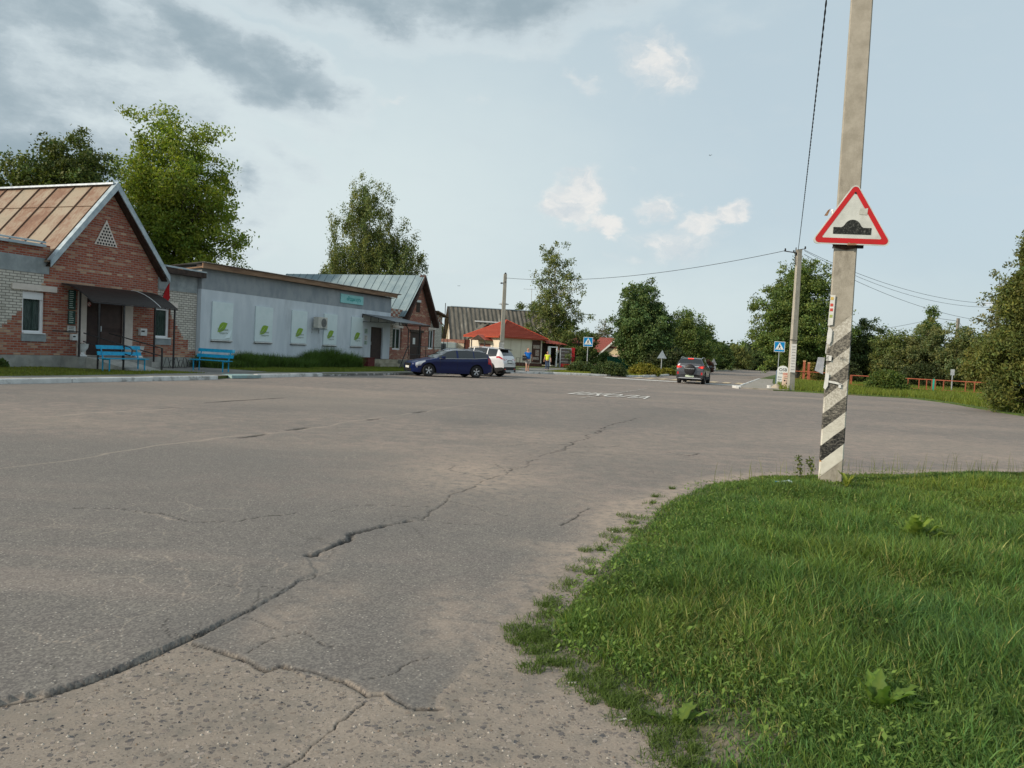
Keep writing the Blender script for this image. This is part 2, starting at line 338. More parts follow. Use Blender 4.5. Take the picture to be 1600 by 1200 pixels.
crack([(385, 1015), (430, 992), (470, 985), (520, 1005)], .004, .006, 0, .04)
crack([(565, 1056), (610, 1050), (645, 1030), (665, 1022)], .004, .006, 0, .03)
crack([(0, 733), (100, 721), (170, 710)], .02, .0, 1, .05, 2)
crack([(170, 710), (240, 697), (285, 692), (345, 684), (415, 678), (500, 668), (560, 656), (650, 645), (740, 632)], .03, .0, 1, .1, 1.5)
for q in ([(378, 684), (415, 678)], [(450, 672), (478, 668)], [(575, 656), (592, 654)], [(645, 645), (662, 643)], [(255, 638), (278, 637)]): crack(q, .05, .02, 0, .05)
crack([(30, 652), (120, 647), (200, 642), (275, 637)], .04, .0, 1, .3, .8)
crack([(320, 629), (360, 626), (440, 622)], .06, .01, 0, .2, .8)
crack([(120, 796), (200, 798), (285, 812), (360, 815), (455, 802)], .007, .006, 0, .15, 3)
crack([(200, 798), (215, 800), (282, 812)], .012, .004, 1, .05, 4)
for q in ([(35, 985), (60, 1000), (100, 1003), (150, 1012), (185, 1025)], [(262, 868), (285, 892), (298, 915), (290, 930)], [(110, 1003), (150, 985), (160, 975)], [(420, 865), (445, 880), (430, 900)], [(210, 900), (222, 912), (220, 905)], [(460, 1180), (500, 1140), (560, 1085)], [(350, 905), (380, 880), (372, 930)]): crack(q, .0035, .001, 1, .06, 9)
crack([(1040, 706), (1075, 712), (1090, 708)], .02, .006); crack([(920, 795), (880, 822)], .012, .006)
crack([(450, 1190), (505, 1140), (570, 1088)], .006, .008, 0, .03)
rc = random.Random(11)
for k in range(26):                     # short side cracks leaving the main one
    t_ = rc.random(); i_ = rc.choice(range(len(edgeA)-20, len(edgeA)-3)); p0_ = edgeA[i_]; p1_ = edgeA[i_+1]; a_ = rc.uniform(0, 6.28); q_ = [(p0_[0]+(p1_[0]-p0_[0])*t_, p0_[1]+(p1_[1]-p0_[1])*t_)]
    for _ in range(rc.randint(3, 6)): a_ += rc.uniform(-.7, .7); st_ = rc.uniform(.06, .22)*q_[0][1]/5; q_.append((q_[-1][0]+st_*cos(a_), q_[-1][1]+st_*math.sin(a_)))
    dd_ = dist(X+.02*(fbm(X, Y, 14, k)-.5), Y+.02*(fbm(X, Y, 14, k+50)-.5), q_); wv_ = .0035; kk = np.clip(1.2-dd_/np.maximum(wv_, RAD*.0010), 0, 1)*near*rc.uniform(.35, .9); crk = np.maximum(crk, kk)
alli = np.clip(1.1-dist(X, Y, edgeA[6:])/(.10+.05*RAD), 0, 1)*(.3+fbm(X, Y, 1.5, 66))*near+np.clip(fbm(X, Y, .45, 88)-.58, 0, 1)*4*near
dz = dist(X, Y, grassedge); dwid = np.clip(.62-.035*RAD, .25, .6)
dust = np.clip(1.2-dz/dwid, 0, 1)*(.45+.9*fbm(X, Y, 1.4, 31))
def spot(px, py, rx, ry, amp):
    c = gnd(px, py); a = gnd(px+rx, py); b = gnd(px, py-ry); sx = hypot(a[0]-c[0], a[1]-c[1]); sy = hypot(b[0]-c[0], b[1]-c[1])
    return amp*np.exp(-(((X-c[0])/sx)**2+((Y-c[1])/sy)**2))
for a in ((740, 745, 110, 28, .95), (690, 960, 45, 40, .8), (960, 800, 70, 25, .6), (620, 700, 300, 12, .25), (860, 690, 120, 14, .3), (440, 965, 60, 30, .55), (520, 925, 60, 20, .4), (1400, 690, 160, 10, .55), (1500, 710, 140, 8, .4), (850, 850, 60, 8, .5), (100, 660, 130, 6, .5), (500, 870, 25, 25, .5), (560, 1095, 40, 25, .5)): dust += spot(*a)*(.5+fbm(X, Y, 2, 12))
dust += .5*np.clip(fbm(X*.35, Y, .35, 55)-.5, 0, 1)*3*np.clip((Y-6)/8, 0, 1)
dust = np.where(lay < .25, np.maximum(dust, .35+.5*(fbm(X, Y, 1.1, 77))), dust)
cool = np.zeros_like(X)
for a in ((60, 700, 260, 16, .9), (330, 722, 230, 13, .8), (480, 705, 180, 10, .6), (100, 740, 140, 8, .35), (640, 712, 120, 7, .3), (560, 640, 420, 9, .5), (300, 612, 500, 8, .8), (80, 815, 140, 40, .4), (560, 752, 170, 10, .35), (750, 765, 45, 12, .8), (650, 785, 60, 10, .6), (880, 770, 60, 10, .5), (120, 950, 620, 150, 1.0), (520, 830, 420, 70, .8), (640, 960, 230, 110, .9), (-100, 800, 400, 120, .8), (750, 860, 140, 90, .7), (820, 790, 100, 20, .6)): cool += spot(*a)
V = np.stack([X, Y, z], 1); ZG = z.reshape(nr, nt)
def gh(x, y):
    x, y = np.atleast_1d(x), np.atleast_1d(y); return ZG[np.clip(np.searchsorted(R_, np.hypot(x, y)), 0, nr-1), np.clip(np.searchsorted(TH, np.arctan2(x, y)), 0, nt-1)]
ii = np.arange(nt*(nr-1)).reshape(nr-1, nt); j2 = np.roll(ii, -1, 1); FQ = np.stack([ii, j2, j2+nt, ii+nt], -1).reshape(-1)
def asph(t, oc, b):
    at = lambda n: t('Attribute', attribute_name=n).outputs['Fac']
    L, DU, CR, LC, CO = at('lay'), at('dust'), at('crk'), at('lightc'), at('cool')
    big = t.noise(oc, .35, 5, .6); med = t.noise(oc, 3.5, 6, .7)
    col = t.mix(t.rng(big, .35, .65), (.292, .236, .204), (.385, .296, .252))
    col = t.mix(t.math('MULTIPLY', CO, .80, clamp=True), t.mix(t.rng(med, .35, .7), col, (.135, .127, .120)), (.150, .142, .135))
    col = t.mix(t.rng(med, .4, .75, 0, .5), col, (.31, .272, .232))
    col = t.mix(t.rng(t.noise(t.map(oc, sc=(.5, 1.6, 1)), .8, 5, .65), .54, .74, 0, .35), col, (.180, .172, .165))
    stw = t.noise(t.map(oc, rot=(0, 0, radians(-69.3)), sc=(.10, 1.1, 1)), 1.0, 6, .62); col = t.mix(t.rng(stw, .50, .68, 0, .45), col, t.mix(.5, col, (.16, .15, .145))); stl = t.noise(t.map(oc, rot=(0, 0, radians(-69.3)), sc=(.12, .9, 1), loc=(9, 3, 0)), 1.3, 6, .65); col = t.mix(t.rng(stl, .54, .74, 0, .32), col, (.44, .35, .295))
    # aggregate
    vf = t('TexVoronoi', feature='F1'); t.put(vf.inputs['Vector'], oc); vf.inputs['Scale'].default_value = 95
    g = t('RGBToBW'); t.put(g.inputs[0], vf.outputs['Color'])
    col = t.mix(t.rng(g.outputs[0], .25, .8, .0, .42), t.mix(.35, col, (.04, .04, .04)), t.mix(.55, col, (.46, .42, .36)))
    v3 = t('TexVoronoi', feature='F1'); t.put(v3.inputs['Vector'], oc); v3.inputs['Scale'].default_value = 42
    g3 = t('RGBToBW'); t.put(g3.inputs[0], v3.outputs['Color'])
    stone = t.math('MULTIPLY', t.rng(v3.outputs['Distance'], .30, .16), t.rng(g3.outputs[0], .66, .72))
    col = t.mix(t.math('MULTIPLY', stone, .6), col, t.mix(g3.outputs[0], (.30, .28, .26), (.60, .55, .48)))
    # fine surface cracks filled with sand
    vc = t.vor(t.mix(.12, oc, t.noise(oc, 5, 4, .6, out=1)), 2.6, 'DISTANCE_TO_EDGE'); cm = t.math('MULTIPLY', t.rng(vc, .012, .003), t.rng(t.noise(oc, .55, 3), .50, .62))
    col = t.mix(t.math('MULTIPLY', cm, .45), col, (.38, .33, .27))
    va = t.vor(t.mix(.10, oc, t.noise(oc, 7, 4, .6, out=1)), 5.5, 'DISTANCE_TO_EDGE'); am = t.math('MULTIPLY', t.rng(va, .030, .006), t.math('MULTIPLY', at('alli'), t.rng(t.noise(oc, 2.3, 4), .42, .6)), clamp=True); col = t.mix(t.math('MULTIPLY', am, .8), col, (.055, .05, .046)); col = t.mix(t.math('MULTIPLY', at('alli'), .30), col, (.13, .125, .12))
    # old pebbly layer underneath
    ocd = t.mix(.035, oc, t.noise(oc, 30, 3, .6, out=1)); peb = t.vor(ocd, 40, 'F1', 'Distance'); pc = t('TexVoronoi', feature='F1'); t.put(pc.inputs['Vector'], ocd); pc.inputs['Scale'].default_value = 40
    pg = t('RGBToBW'); t.put(pg.inputs[0], pc.outputs['Color']); thr = t.math('MULTIPLY', t.math('FRACT', t.math('MULTIPLY', pg.outputs[0], 7.3)), .52); pm = t.math('MULTIPLY', t.rng(t.math('SUBTRACT', peb, thr), .06, -.02), t.rng(pg.outputs[0], .22, .28))
    pcol = t.ramp(pg.outputs[0], [(.3, (.12, .10, .085)), (.4, (.045, .05, .06)), (.6, (.085, .088, .095)), (.72, (.19, .16, .14)), (.85, (.36, .31, .27)), (1, (.12, .09, .07))])
    sand = t.mix(t.rng(t.noise(oc, 90, 3), .3, .7), (.185, .160, .135), (.270, .236, .200)); sand = t.mix(t.rng(t.noise(oc, 2.2, 4), .4, .7, 0, .7), sand, (.150, .138, .120))
    grit = t('TexVoronoi', feature='F1'); t.put(grit.inputs['Vector'], oc); grit.inputs['Scale'].default_value = 62; gg = t('RGBToBW'); t.put(gg.inputs[0], grit.outputs['Color'])
    gm = t.math('MULTIPLY', t.rng(grit.outputs['Distance'], .34, .2), t.rng(gg.outputs[0], .38, .44)); sand = t.mix(t.math('MULTIPLY', gm, .8), sand, t.ramp(gg.outputs[0], [(.55, (.07, .07, .075)), (.72, (.18, .16, .15)), (.86, (.42, .39, .36)), (1, (.10, .08, .07))]))
    old = t.mix(pm, sand, pcol)
    col = t.mix(t.rng(L, .35, .2), col, old)
    du = t.math('MULTIPLY', DU, t.rng(t.noise(oc, 9, 6, .7), .30, .62), clamp=True)
    du = t.math('MULTIPLY', du, t.rng(L, .1, .4, .5, .8)); col = t.mix(du, col, t.mix(t.rng(big, .3, .7), (.38, .31, .25), (.42, .33, .26)))
    col = t.mix(t.math('MULTIPLY', LC, .5), col, (.42, .35, .285)); col = t.mix(t.math('MULTIPLY', CR, .9), col, (.022, .02, .018))
    bn = t('Bump'); bn.inputs['Strength'].default_value = .55; bn.inputs['Distance'].default_value = .006
    hgt = t.math('ADD', t.math('MULTIPLY', g.outputs[0], .5), t.math('ADD', t.math('MULTIPLY', stone, .6), t.math('MULTIPLY', t.math('MULTIPLY', pm, t.rng(L, .35, .2)), 1.2)))
    t.put(bn.inputs['Height'], hgt); t.put(b.inputs['Normal'], bn.outputs[0]); b.inputs['Roughness'].default_value = .88; b.inputs['Specular IOR Level'].default_value = .25
    return col
m_asph = M('worn_asphalt', (1, 1, 1), fn=asph, rough=.88)
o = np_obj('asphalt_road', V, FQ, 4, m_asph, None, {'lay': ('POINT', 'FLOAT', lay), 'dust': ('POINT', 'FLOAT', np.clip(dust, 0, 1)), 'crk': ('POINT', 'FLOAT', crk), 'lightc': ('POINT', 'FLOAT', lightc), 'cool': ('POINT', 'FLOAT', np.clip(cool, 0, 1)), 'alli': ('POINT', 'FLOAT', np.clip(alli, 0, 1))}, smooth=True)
o['kind'] = 'structure'; o['label'] = 'cracked patched asphalt road and square'; o['category'] = 'road'
# land all round, out to the horizon
m_field = M('field_grass', (.045, .075, .018), (.075, .115, .03), .5, .95, .4, 3, c3=(.13, .12, .05), sc3=.12, lo3=.5, hi3=.7)
mb = MB(); n = 64
mb.add([(0, 0, -.25)]+[(r*cos(2*pi*k/n), r*sin(2*pi*k/n), -.25 if r < 400 else -.6) for r in (300, 2600) for k in range(n)], [(0, 1+k, 1+(k+1) % n) for k in range(n)]+[(1+k, 1+n+k, 1+n+(k+1) % n, 1+(k+1) % n) for k in range(n)])
struct('ground', mb, m_field, 'grassy land out to the horizon')
# raised land left of the road (lawn), bordered by kerbs
m_lawn = M('short_lawn', (.075, .098, .022), (.13, .145, .038), 6, .95, .8, 40, c3=(.155, .135, .075), sc3=1.1, lo3=.48, hi3=.68)
K1 = [(-90, 4.3), (-26, 6.1), (-6.1, 6.62), (-4.6, 6.05), (-3.3, 6.04), (13.5, 6.34), (22.5, 6.8), (26, 8.8), (29, 12.2), (31.5, 14.0), (36, 14.45), (48, 14.3)]
def sdxy(l, z): return [S(a, b, z) for a, b in l]
LX = [(48, 14.3), (62, 13.4), (66, 11.5), (70, 10.8), (78, 10.8), (84, 12.6), (105, 13.2), (124, 13.6), (160, 15), (420, 30)]
land = K1+LX+[(420, -300), (-90, -300)]
mb = MB(); mb.prism([S(a, b, -.02) for a, b in land], (0, 0, .13)); struct('left_verge', mb, m_lawn, 'low lawn and verge left of the road')
m_walk = M('old_pavement', (.19, .18, .165), (.25, .235, .21), 2, .93, .4, 60, c3=(.13, .125, .12), sc3=.7)
mb = MB()
mb.prism([S(a, b, .10) for a, b in [(-26, 5.0), (-8, 5.15), (-6.2, 4.4), (-4.6, 4.9), (-2.4, 4.9), (2, 5.15), (22.5, 5.6), (27.2, 7.4), (30.3, 11.4), (32, 12.3), (31.4, 13.9), (28.8, 12.0), (25.8, 8.6), (22.4, 6.75), (13.5, 6.26), (-3.3, 5.98), (-4.4, 6.02), (-6.1, 6.58), (-26, 6.03)]], (0, 0, .016))
mb.prism([S(a, b, .10) for a, b in [(-5.6, .35), (-.6, .35), (-.4, 4.3), (-2.6, 4.86), (-4.6, 4.86)]], (0, 0, .02))
mb.prism([S(a, b, .10) for a, b in [(23.6, 5.9), (29.5, 5.4), (34.5, 3.0), (44, 2.6), (44, 5.6), (34.0, 6.2), (28.0, 7.6)]], (0, 0, .02))
struct('pavement', mb, m_walk, 'worn asphalt pavement in front of the shops')
# kerbs
m_kw = M('whitewashed_kerb', (.58, .58, .56), (.70, .70, .68), 3, .85, .4, 40, c3=(.33, .32, .30), sc3=2.2, lo3=.5, hi3=.64)
m_kg = M('bare_kerb', (.13, .125, .115), (.22, .21, .19), 3, .9, .5, 40, c3=(.45, .44, .42), sc3=3.5, lo3=.56, hi3=.6)
def kerb(name, path, wd, h, mat, step, label, z0=-.03):
    mb = MB(); 
    for (a, b), (c, d) in zip(path[:-1], path[1:]):
        L = hypot(c-a, d-b); k = max(1, round(L/step))
        for i in range(k):
            t0 = i/k+.006/L*2; t1 = (i+1)/k-.006/L*2; dz_ = random.uniform(-.012, .012); of = random.uniform(-.012, .012)
            p = (a+(c-a)*t0, b+(d-b)*t0+of); q = (a+(c-a)*t1, b+(d-b)*t1+of+random.uniform(-.01, .01)); nx, ny = -(d-b)/L, (c-a)/L; e = .02
            v = []
            for (X0, Y0) in (p, q):
                v += [S(X0, Y0, z0), S(X0+nx*wd, Y0+ny*wd, z0), S(X0+nx*wd, Y0+ny*wd, h+dz_-e), S(X0+nx*(wd-e), Y0+ny*(wd-e), h+dz_), S(X0, Y0, h+dz_)]
            mb.add(v, [(0, 1, 2, 3, 4), (9, 8, 7, 6, 5)]+[(i2, 5+i2, 5+(i2+1) % 5, (i2+1) % 5) for i2 in range(5)])
    struct(name, mb, mat, label)
kerb('kerb', [(-26, 6.05), (-6.1, 6.6)], .16, .14, m_kw, 2.9, 'whitewashed kerb along the shops')
kerb('kerb', [(-3.35, 6.02), (.9, 6.1)], .2, .15, m_kw, 4.3, 'single long white kerb stone by the grey shop')
kerb('kerb', [(.95, 6.05), (13.5, 6.3)], .16, .10, m_kg, 2.0, 'bare peeling kerb in front of the ornamental grass')
kerb('kerb', [(13.5, 6.3), (22.5, 6.85), (26, 8.85), (29, 12.25), (31.5, 14.1), (36, 14.5), (46, 14.35)], .18, .15, m_kw, 1.55, 'white kerb curving round the corner by the crossing')
kerb('kerb', [(46, 14.35), (62, 13.45), (66, 11.6), (78, 10.9), (84, 12.7), (105, 13.3), (124, 13.7), (160, 15.1)], .15, .12, m_kg, 3, 'grey kerb along the far verge')
# land right of the road
m_verge = M('verge_grass', (.045, .085, .016), (.095, .145, .028), 2.5, .95, .8, 12, c3=(.14, .125, .065), sc3=.7, lo3=.5, hi3=.7)
RE = [(18.7, 24.6), (19.4, 25.6), (18.9, 28.4), (19.6, 31.7), (15.4, 33.0), (12, 33.3), (8, 33.7), (4, 34.6), (1, 42), (-20, 80), (-30, 300), (420, 300), (420, 45), (160, 24.0), (124, 22.6), (50.7, 22.2)]
mb = MB(); mb.prism([S(a, b, -.05) for a, b in RE], (0, 0, .10)); struct('right_verge', mb, m_verge, 'grass verge beyond the square on the right')
mb = MB(); mb.prism([S(a, b, -.02) for a, b in [(18.8, 22.62), (50, 22.3), (50, 23.5), (34, 24.0), (24, 24.6), (19.2, 25.3)]], (0, 0, .11)); struct('footpath', mb, M('path_slabs', (.27, .25, .22), (.34, .31, .27), 2.5, .9, .4, 50, c3=(.16, .16, .10), sc3=.9), 'pale footpath by the second pole')
kerb('kerb', [(18.7, 22.55), (24, 22.45), (50, 22.2)], .14, .12, m_kw, 1.6, 'right hand kerb starting at the crossing')
# road paint, each a thin sheet over the asphalt
def worn(c, amt):
    def fn(t, oc, b):
        n = t.noise(oc, 14, 6, .75); b.inputs['Alpha'].default_value = 1; t.put(b.inputs['Alpha'], t.rng(n, amt, amt+.06)); return t.mix(t.noise(oc, 4, 3), vary(c, .8), c)
    return fn
m_line = M('road_paint', (1, 1, 1), fn=worn((.70, .68, .64), .31), rough=.8); m_liney = M('beige_road_paint', (1, 1, 1), fn=worn((.62, .50, .33), .24), rough=.8)
m_linef = M('faded_road_paint', (1, 1, 1), fn=worn((.50, .47, .43), .48), rough=.8)
def flat(mb, pts, z=.016): mb.poly([S(a, b, z) for a, b in pts])
mb = MB(); flat(mb, [(23.9, 13.2), (25.4, 13.2), (25.2, 22.3), (23.7, 22.3)], .018); struct('road_marking', mb, m_line, 'white stop line before the speed hump')
mb = MB()
for k in range(9): flat(mb, [(28.4, 14.3+k*.92), (31.4, 14.3+k*.92), (31.4, 14.8+k*.92), (28.4, 14.8+k*.92)], .019)
struct('road_marking', mb, m_liney, 'row of beige crossing bars beyond the stop line')
mb = MB()
for a in ((1010, 602, 1160, 606, .05), (905, 623, 1010, 608, .07)):
    p, q = gnd(a[0], a[1]), gnd(a[2], a[3]); L = hypot(q[0]-p[0], q[1]-p[1]); nx, ny = -(q[1]-p[1])/L*a[4], (q[0]-p[0])/L*a[4]; mb.poly([(p[0]-nx, p[1]-ny, .017), (q[0]-nx, q[1]-ny, .017), (q[0]+nx, q[1]+ny, .017), (p[0]+nx, p[1]+ny, .017)])
for k in range(7):
    p = gnd(1395+k*17, 637+k*1.6); mb.poly([(p[0]-.25, p[1]-.08, .017), (p[0]+.22, p[1]-.12, .017), (p[0]+.25, p[1]+.05, .017), (p[0]-.2, p[1]+.09, .017)])
struct('road_marking', mb, m_linef, 'almost worn away thin lines and flecks')
mb = MB(); text_mesh(mb, 'ШКОЛА', 1.0, lambda x, y: S(.12+y*2.95, 17.75+x*.80, .018), align='LEFT', bold=.01); struct('road_marking', mb, m_line, 'white letters on the road reading ШКОЛА')
# ================================================================== GRASS
def leafmat(name, base, trans=.35, rough=.6, sat=1.):
    m = D.materials.new(name); m.use_nodes = True; t = NT(m.node_tree); t.n.clear()
    a = t('Attribute', attribute_name='tint'); c = t.mix(1., a.outputs['Color'], base, 'MULTIPLY')
    d = t('BsdfPrincipled'); t.put(d.inputs['Base Color'], c); d.inputs['Roughness'].default_value = rough; d.inputs['Specular IOR Level'].default_value = .25
    tr = t('BsdfTranslucent'); t.put(tr.inputs[0], t.mix(1., c, (1.15, 1.25, .55), 'MULTIPLY')); mx = t('MixShader'); mx.inputs[0].default_value = trans
    t.l.new(d.outputs[0], mx.inputs[1]); t.l.new(tr.outputs[0], mx.inputs[2]); o = t('OutputMaterial'); t.l.new(mx.outputs[0], o.inputs[0]); return m
m_blade = leafmat('grass_blade', (.104, .172, .040), .36)
def blades(name, x, y, z0, h, wd, lean, tint, mat, label, parent=None):
    n = len(x); a = RNG.uniform(0, 2*pi, n); la = RNG.uniform(0, 2*pi, n); ux, uy = np.cos(a), np.sin(a); lx, ly = np.cos(la)*lean, np.sin(la)*lean
    P = []
    for t, k in ((0, 1.), (.45, .85), (.8, .5), (1., .0)):
        cx = x+lx*h*t*t; cy = y+ly*h*t*t; cz = z0+h*(t-.35*lean*lean*t*t)
        if k: P += [np.stack([cx-ux*wd*k/2, cy-uy*wd*k/2, cz], 1), np.stack([cx+ux*wd*k/2, cy+uy*wd*k/2, cz], 1)]
        else: P += [np.stack([cx, cy, cz], 1)]
    V = np.stack(P, 1).reshape(-1, 3); b = (np.arange(n)*7)[:, None]
    Fc = (b[:, :, None]+np.array([[0, 1, 3], [0, 3, 2], [2, 3, 5], [2, 5, 4], [4, 5, 6]])[None]).reshape(-1)
    o = np_obj(name, V, Fc, 3, mat, parent, {'tint': ('POINT', 'FLOAT_COLOR', np.repeat(tint, 7, 0))}, smooth=True)
    if parent is None: o['kind'] = 'stuff'; o['label'] = label; o['category'] = 'grass'
    return o
def vz(x, y):
    x = x+.16*(fbm(x, y, 4, 19)-.5); y = y+.22*(fbm(x, y, 4, 29)-.5)
    d = dist(x, y, grassedge); return np.where(inpoly(x, y, grasspoly), -.055+.05*np.clip(d/.15, 0, 1)+.045*np.clip(d/.9, 0, 1)+.06*(fbm(x, y, .9, 4)-.4)*np.clip(d/.5, 0, 1), -.055-.5*np.clip(d, 0, .4))
# soil of the near verge
gx, gy = np.meshgrid(np.arange(-.6, 16, .07), np.arange(1.2, 14.5, .07)); nx_, ny_ = gx.shape[1], gx.shape[0]
gz = vz(gx.ravel(), gy.ravel()); ii = np.arange(nx_*(ny_-1)).reshape(ny_-1, nx_)[:, :-1]; fq = np.stack([ii, ii+1, ii+1+nx_, ii+nx_], -1).reshape(-1, 4)
fq = fq[(gz[fq] > -.16).any(1)]
o = np_obj('verge_soil', np.stack([gx.ravel(), gy.ravel(), gz], 1), fq.reshape(-1), 4, M('turf_soil', (.20, .17, .13), (.12, .11, .075), 9, .95, .8, 70, c3=(.06, .07, .03), sc3=4, lo3=.42, hi3=.6), None, smooth=True); o['kind'] = 'structure'; o['label'] = 'earth of the near grass verge'; o['category'] = 'ground'
def scatter(n, rmin, rmax, amin, amax, pw=1.):
    u = RNG.uniform(0, 1, n); r = (rmin**pw+(rmax**pw-rmin**pw)*u)**(1/pw); a = np.radians(RNG.uniform(amin, amax, n)); return r*np.sin(a), r*np.cos(a)
x, y = scatter(560000, 2.2, 15.5, -4, 46, .75); k = inpoly(x+.30*(fbm(x, y, 2.6, 2)-.5)+.30*(fbm(x, y, 7, 12)-.5), y+.42*(fbm(x, y, 2.6, 6)-.5)+.30*(fbm(x, y, 7, 16)-.5), grasspoly); x, y = x[k], y[k]
dd = dist(x, y, grassedge); cl = fbm(x, y, 1.6, 3); cl2 = fbm(x, y, 5., 13); bare = fbm(x, y, 2.2, 44)
# bare worn corner at the bottom and along the edge
g2 = gnd(1130, 1150); corner = np.exp(-(((x-g2[0])/.32)**2+((y-g2[1])/.4)**2))
keep = RNG.uniform(0, 1, len(x)) < np.clip((dd/.22)+(cl2-.45)*1.4, .05, 1)*np.clip(1.1-corner*.9*(bare+.4), .15, 1)
x, y, dd, cl, cl2, corner = [q[keep] for q in (x, y, dd, cl, cl2, corner)]; n = len(x)
big_ = fbm(x, y, .55, 17); h = (.04+.12*np.clip(dd/1.5, 0, 1))*(.25+1.25*cl**1.3)*(.6+.8*big_)*(.7+.6*cl2)*RNG.uniform(.45, 1.7, n)*(1-.4*corner)*np.clip(1.-.06*np.clip(y-4, 0, 9), .55, 1.); wd = RNG.uniform(.0032, .0092, n)*(.75+.1*np.hypot(x, y)*.55); lean = RNG.uniform(.15, 1.15, n)
ton = RNG.uniform(.6, 1.5, n)*(.7+.6*cl2)*(.85+.3*fbm(x, y, .8, 71)); yel = np.clip(RNG.normal(0, .35, n)+.4*(fbm(x, y, .7, 91)-.5)*2+.18*np.clip((y-6)/4, 0, 1)+.9*np.clip(fbm(x, y, 1.9, 37)-.58, 0, 1), -.4, 1)
h = h*np.clip(.35+.65*np.hypot((x-4.05)/.55, (y-9.2)/.9), .35, 1); blu = np.clip(fbm(x, y, .7, 141)-.5, 0, 1)*.5; tint = np.stack([ton*(1+.55*yel-blu*.5), ton*(1+.12*yel), ton*(1-.25*yel+blu*1.2)], 1); dry = RNG.uniform(0, 1, n) < .03+.16*np.clip(fbm(x, y, 1.1, 203)-.55, 0, 1)*4; tint[dry] = np.stack([ton*2.6, ton*1.55, ton*2.4], 1)[dry]
blades('verge_grass', x, y, vz(x, y)-.005, h, wd, lean, tint, m_blade, 'long lush green grass of the near verge')
# clover, dandelion and plantain leaves mixed into the grass
x, y = scatter(42000, 2.2, 13, -4, 46, .8); k = inpoly(x, y, grasspoly) & (fbm(x, y, 1.3, 83)+.25*np.clip(dist(x, y, grassedge)-.25, -.3, 0) > .49); x, y = x[k], y[k]; n = len(x); hl = RNG.uniform(.02, .11, n); a = RNG.uniform(0, 6.28, n); L_ = RNG.uniform(.012, .036, n); wv = L_*RNG.uniform(.2, .36, n); cc, ss = np.cos(a), np.sin(a); z0 = vz(x, y)+hl; tl_ = RNG.uniform(-.5, .8, n)
Vh = np.stack([np.stack([x-cc*L_*.5, y-ss*L_*.5, z0-L_*.25], 1), np.stack([x-ss*wv, y+cc*wv, z0+.002], 1), np.stack([x+cc*L_*.5, y+ss*L_*.5, z0+L_*tl_*.5], 1), np.stack([x+ss*wv, y-cc*wv, z0+.002], 1)], 1).reshape(-1, 3); tn = RNG.uniform(.8, 1.9, n)*(.7+.6*fbm(x, y, 2, 5))
o = np_obj('verge_herbs', Vh, np.arange(n*4), 4, m_blade, None, {'tint': ('POINT', 'FLOAT_COLOR', np.repeat(np.stack([tn*1.1, tn, tn*.9], 1), 4, 0))}); o['kind'] = 'stuff'; o['label'] = 'small broad leaves of clover and dandelion in the near grass'; o['category'] = 'ground cover'
# stray tufts on the gravel
cx = []; 
for px, py, rad, nn in ((830, 1038, .07, 160), (880, 1030, .06, 140), (845, 985, .06, 180), (1000, 1088, .04, 60), (925, 1090, .03, 40), (1100, 1120, .16, 300), (1240, 1180, .2, 300), (900, 960, .10, 300), (990, 830, .1, 260)):
    g = gnd(px, py); a = RNG.uniform(0, 2*pi, nn); r = rad*np.sqrt(RNG.uniform(0, 1, nn)); cx.append(np.stack([g[0]+r*np.cos(a), g[1]+r*np.sin(a)], 1))
for _ in range(95):
    i_ = rc.randint(0, 10); f_ = rc.random(); bx_ = grassedge[i_][0]*(1-f_)+grassedge[i_+1][0]*f_-rc.uniform(-.06, .12); by_ = grassedge[i_][1]*(1-f_)+grassedge[i_+1][1]*f_-rc.uniform(-.1, .12); nn = rc.randint(30, 150); a = RNG.uniform(0, 2*pi, nn); r = rc.uniform(.03, .11)*np.sqrt(RNG.uniform(0, 1, nn)); cx.append(np.stack([bx_+r*np.cos(a), by_+r*np.sin(a)], 1))
cx = np.concatenate(cx); n = len(cx); ton = RNG.uniform(.6, 1.2, n)
blades('grass_tufts', cx[:, 0], cx[:, 1], gh(cx[:, 0], cx[:, 1])-.003, RNG.uniform(.02, .06, n), RNG.uniform(.003, .005, n), RNG.uniform(.4, 1.3, n), np.stack([ton*1.1, ton, ton], 1), m_blade, 'low tufts of grass creeping onto the gravel')
# seed stalks standing over the far edge of the verge
n = 700; x = RNG.uniform(1.2, 14, n); y = 9.2+RNG.uniform(0, 3.4, n); k = inpoly(x, y, grasspoly); x, y = x[k], y[k]; n = len(x); ton = RNG.uniform(.8, 1.5, n)
blades('grass_stalks', x, y, vz(x, y), RNG.uniform(.16, .36, n), np.full(n, .006), RNG.uniform(.05, .3, n), np.stack([ton*1.6, ton*1.05, ton], 1), m_blade, 'thin seed stalks rising above the verge grass')
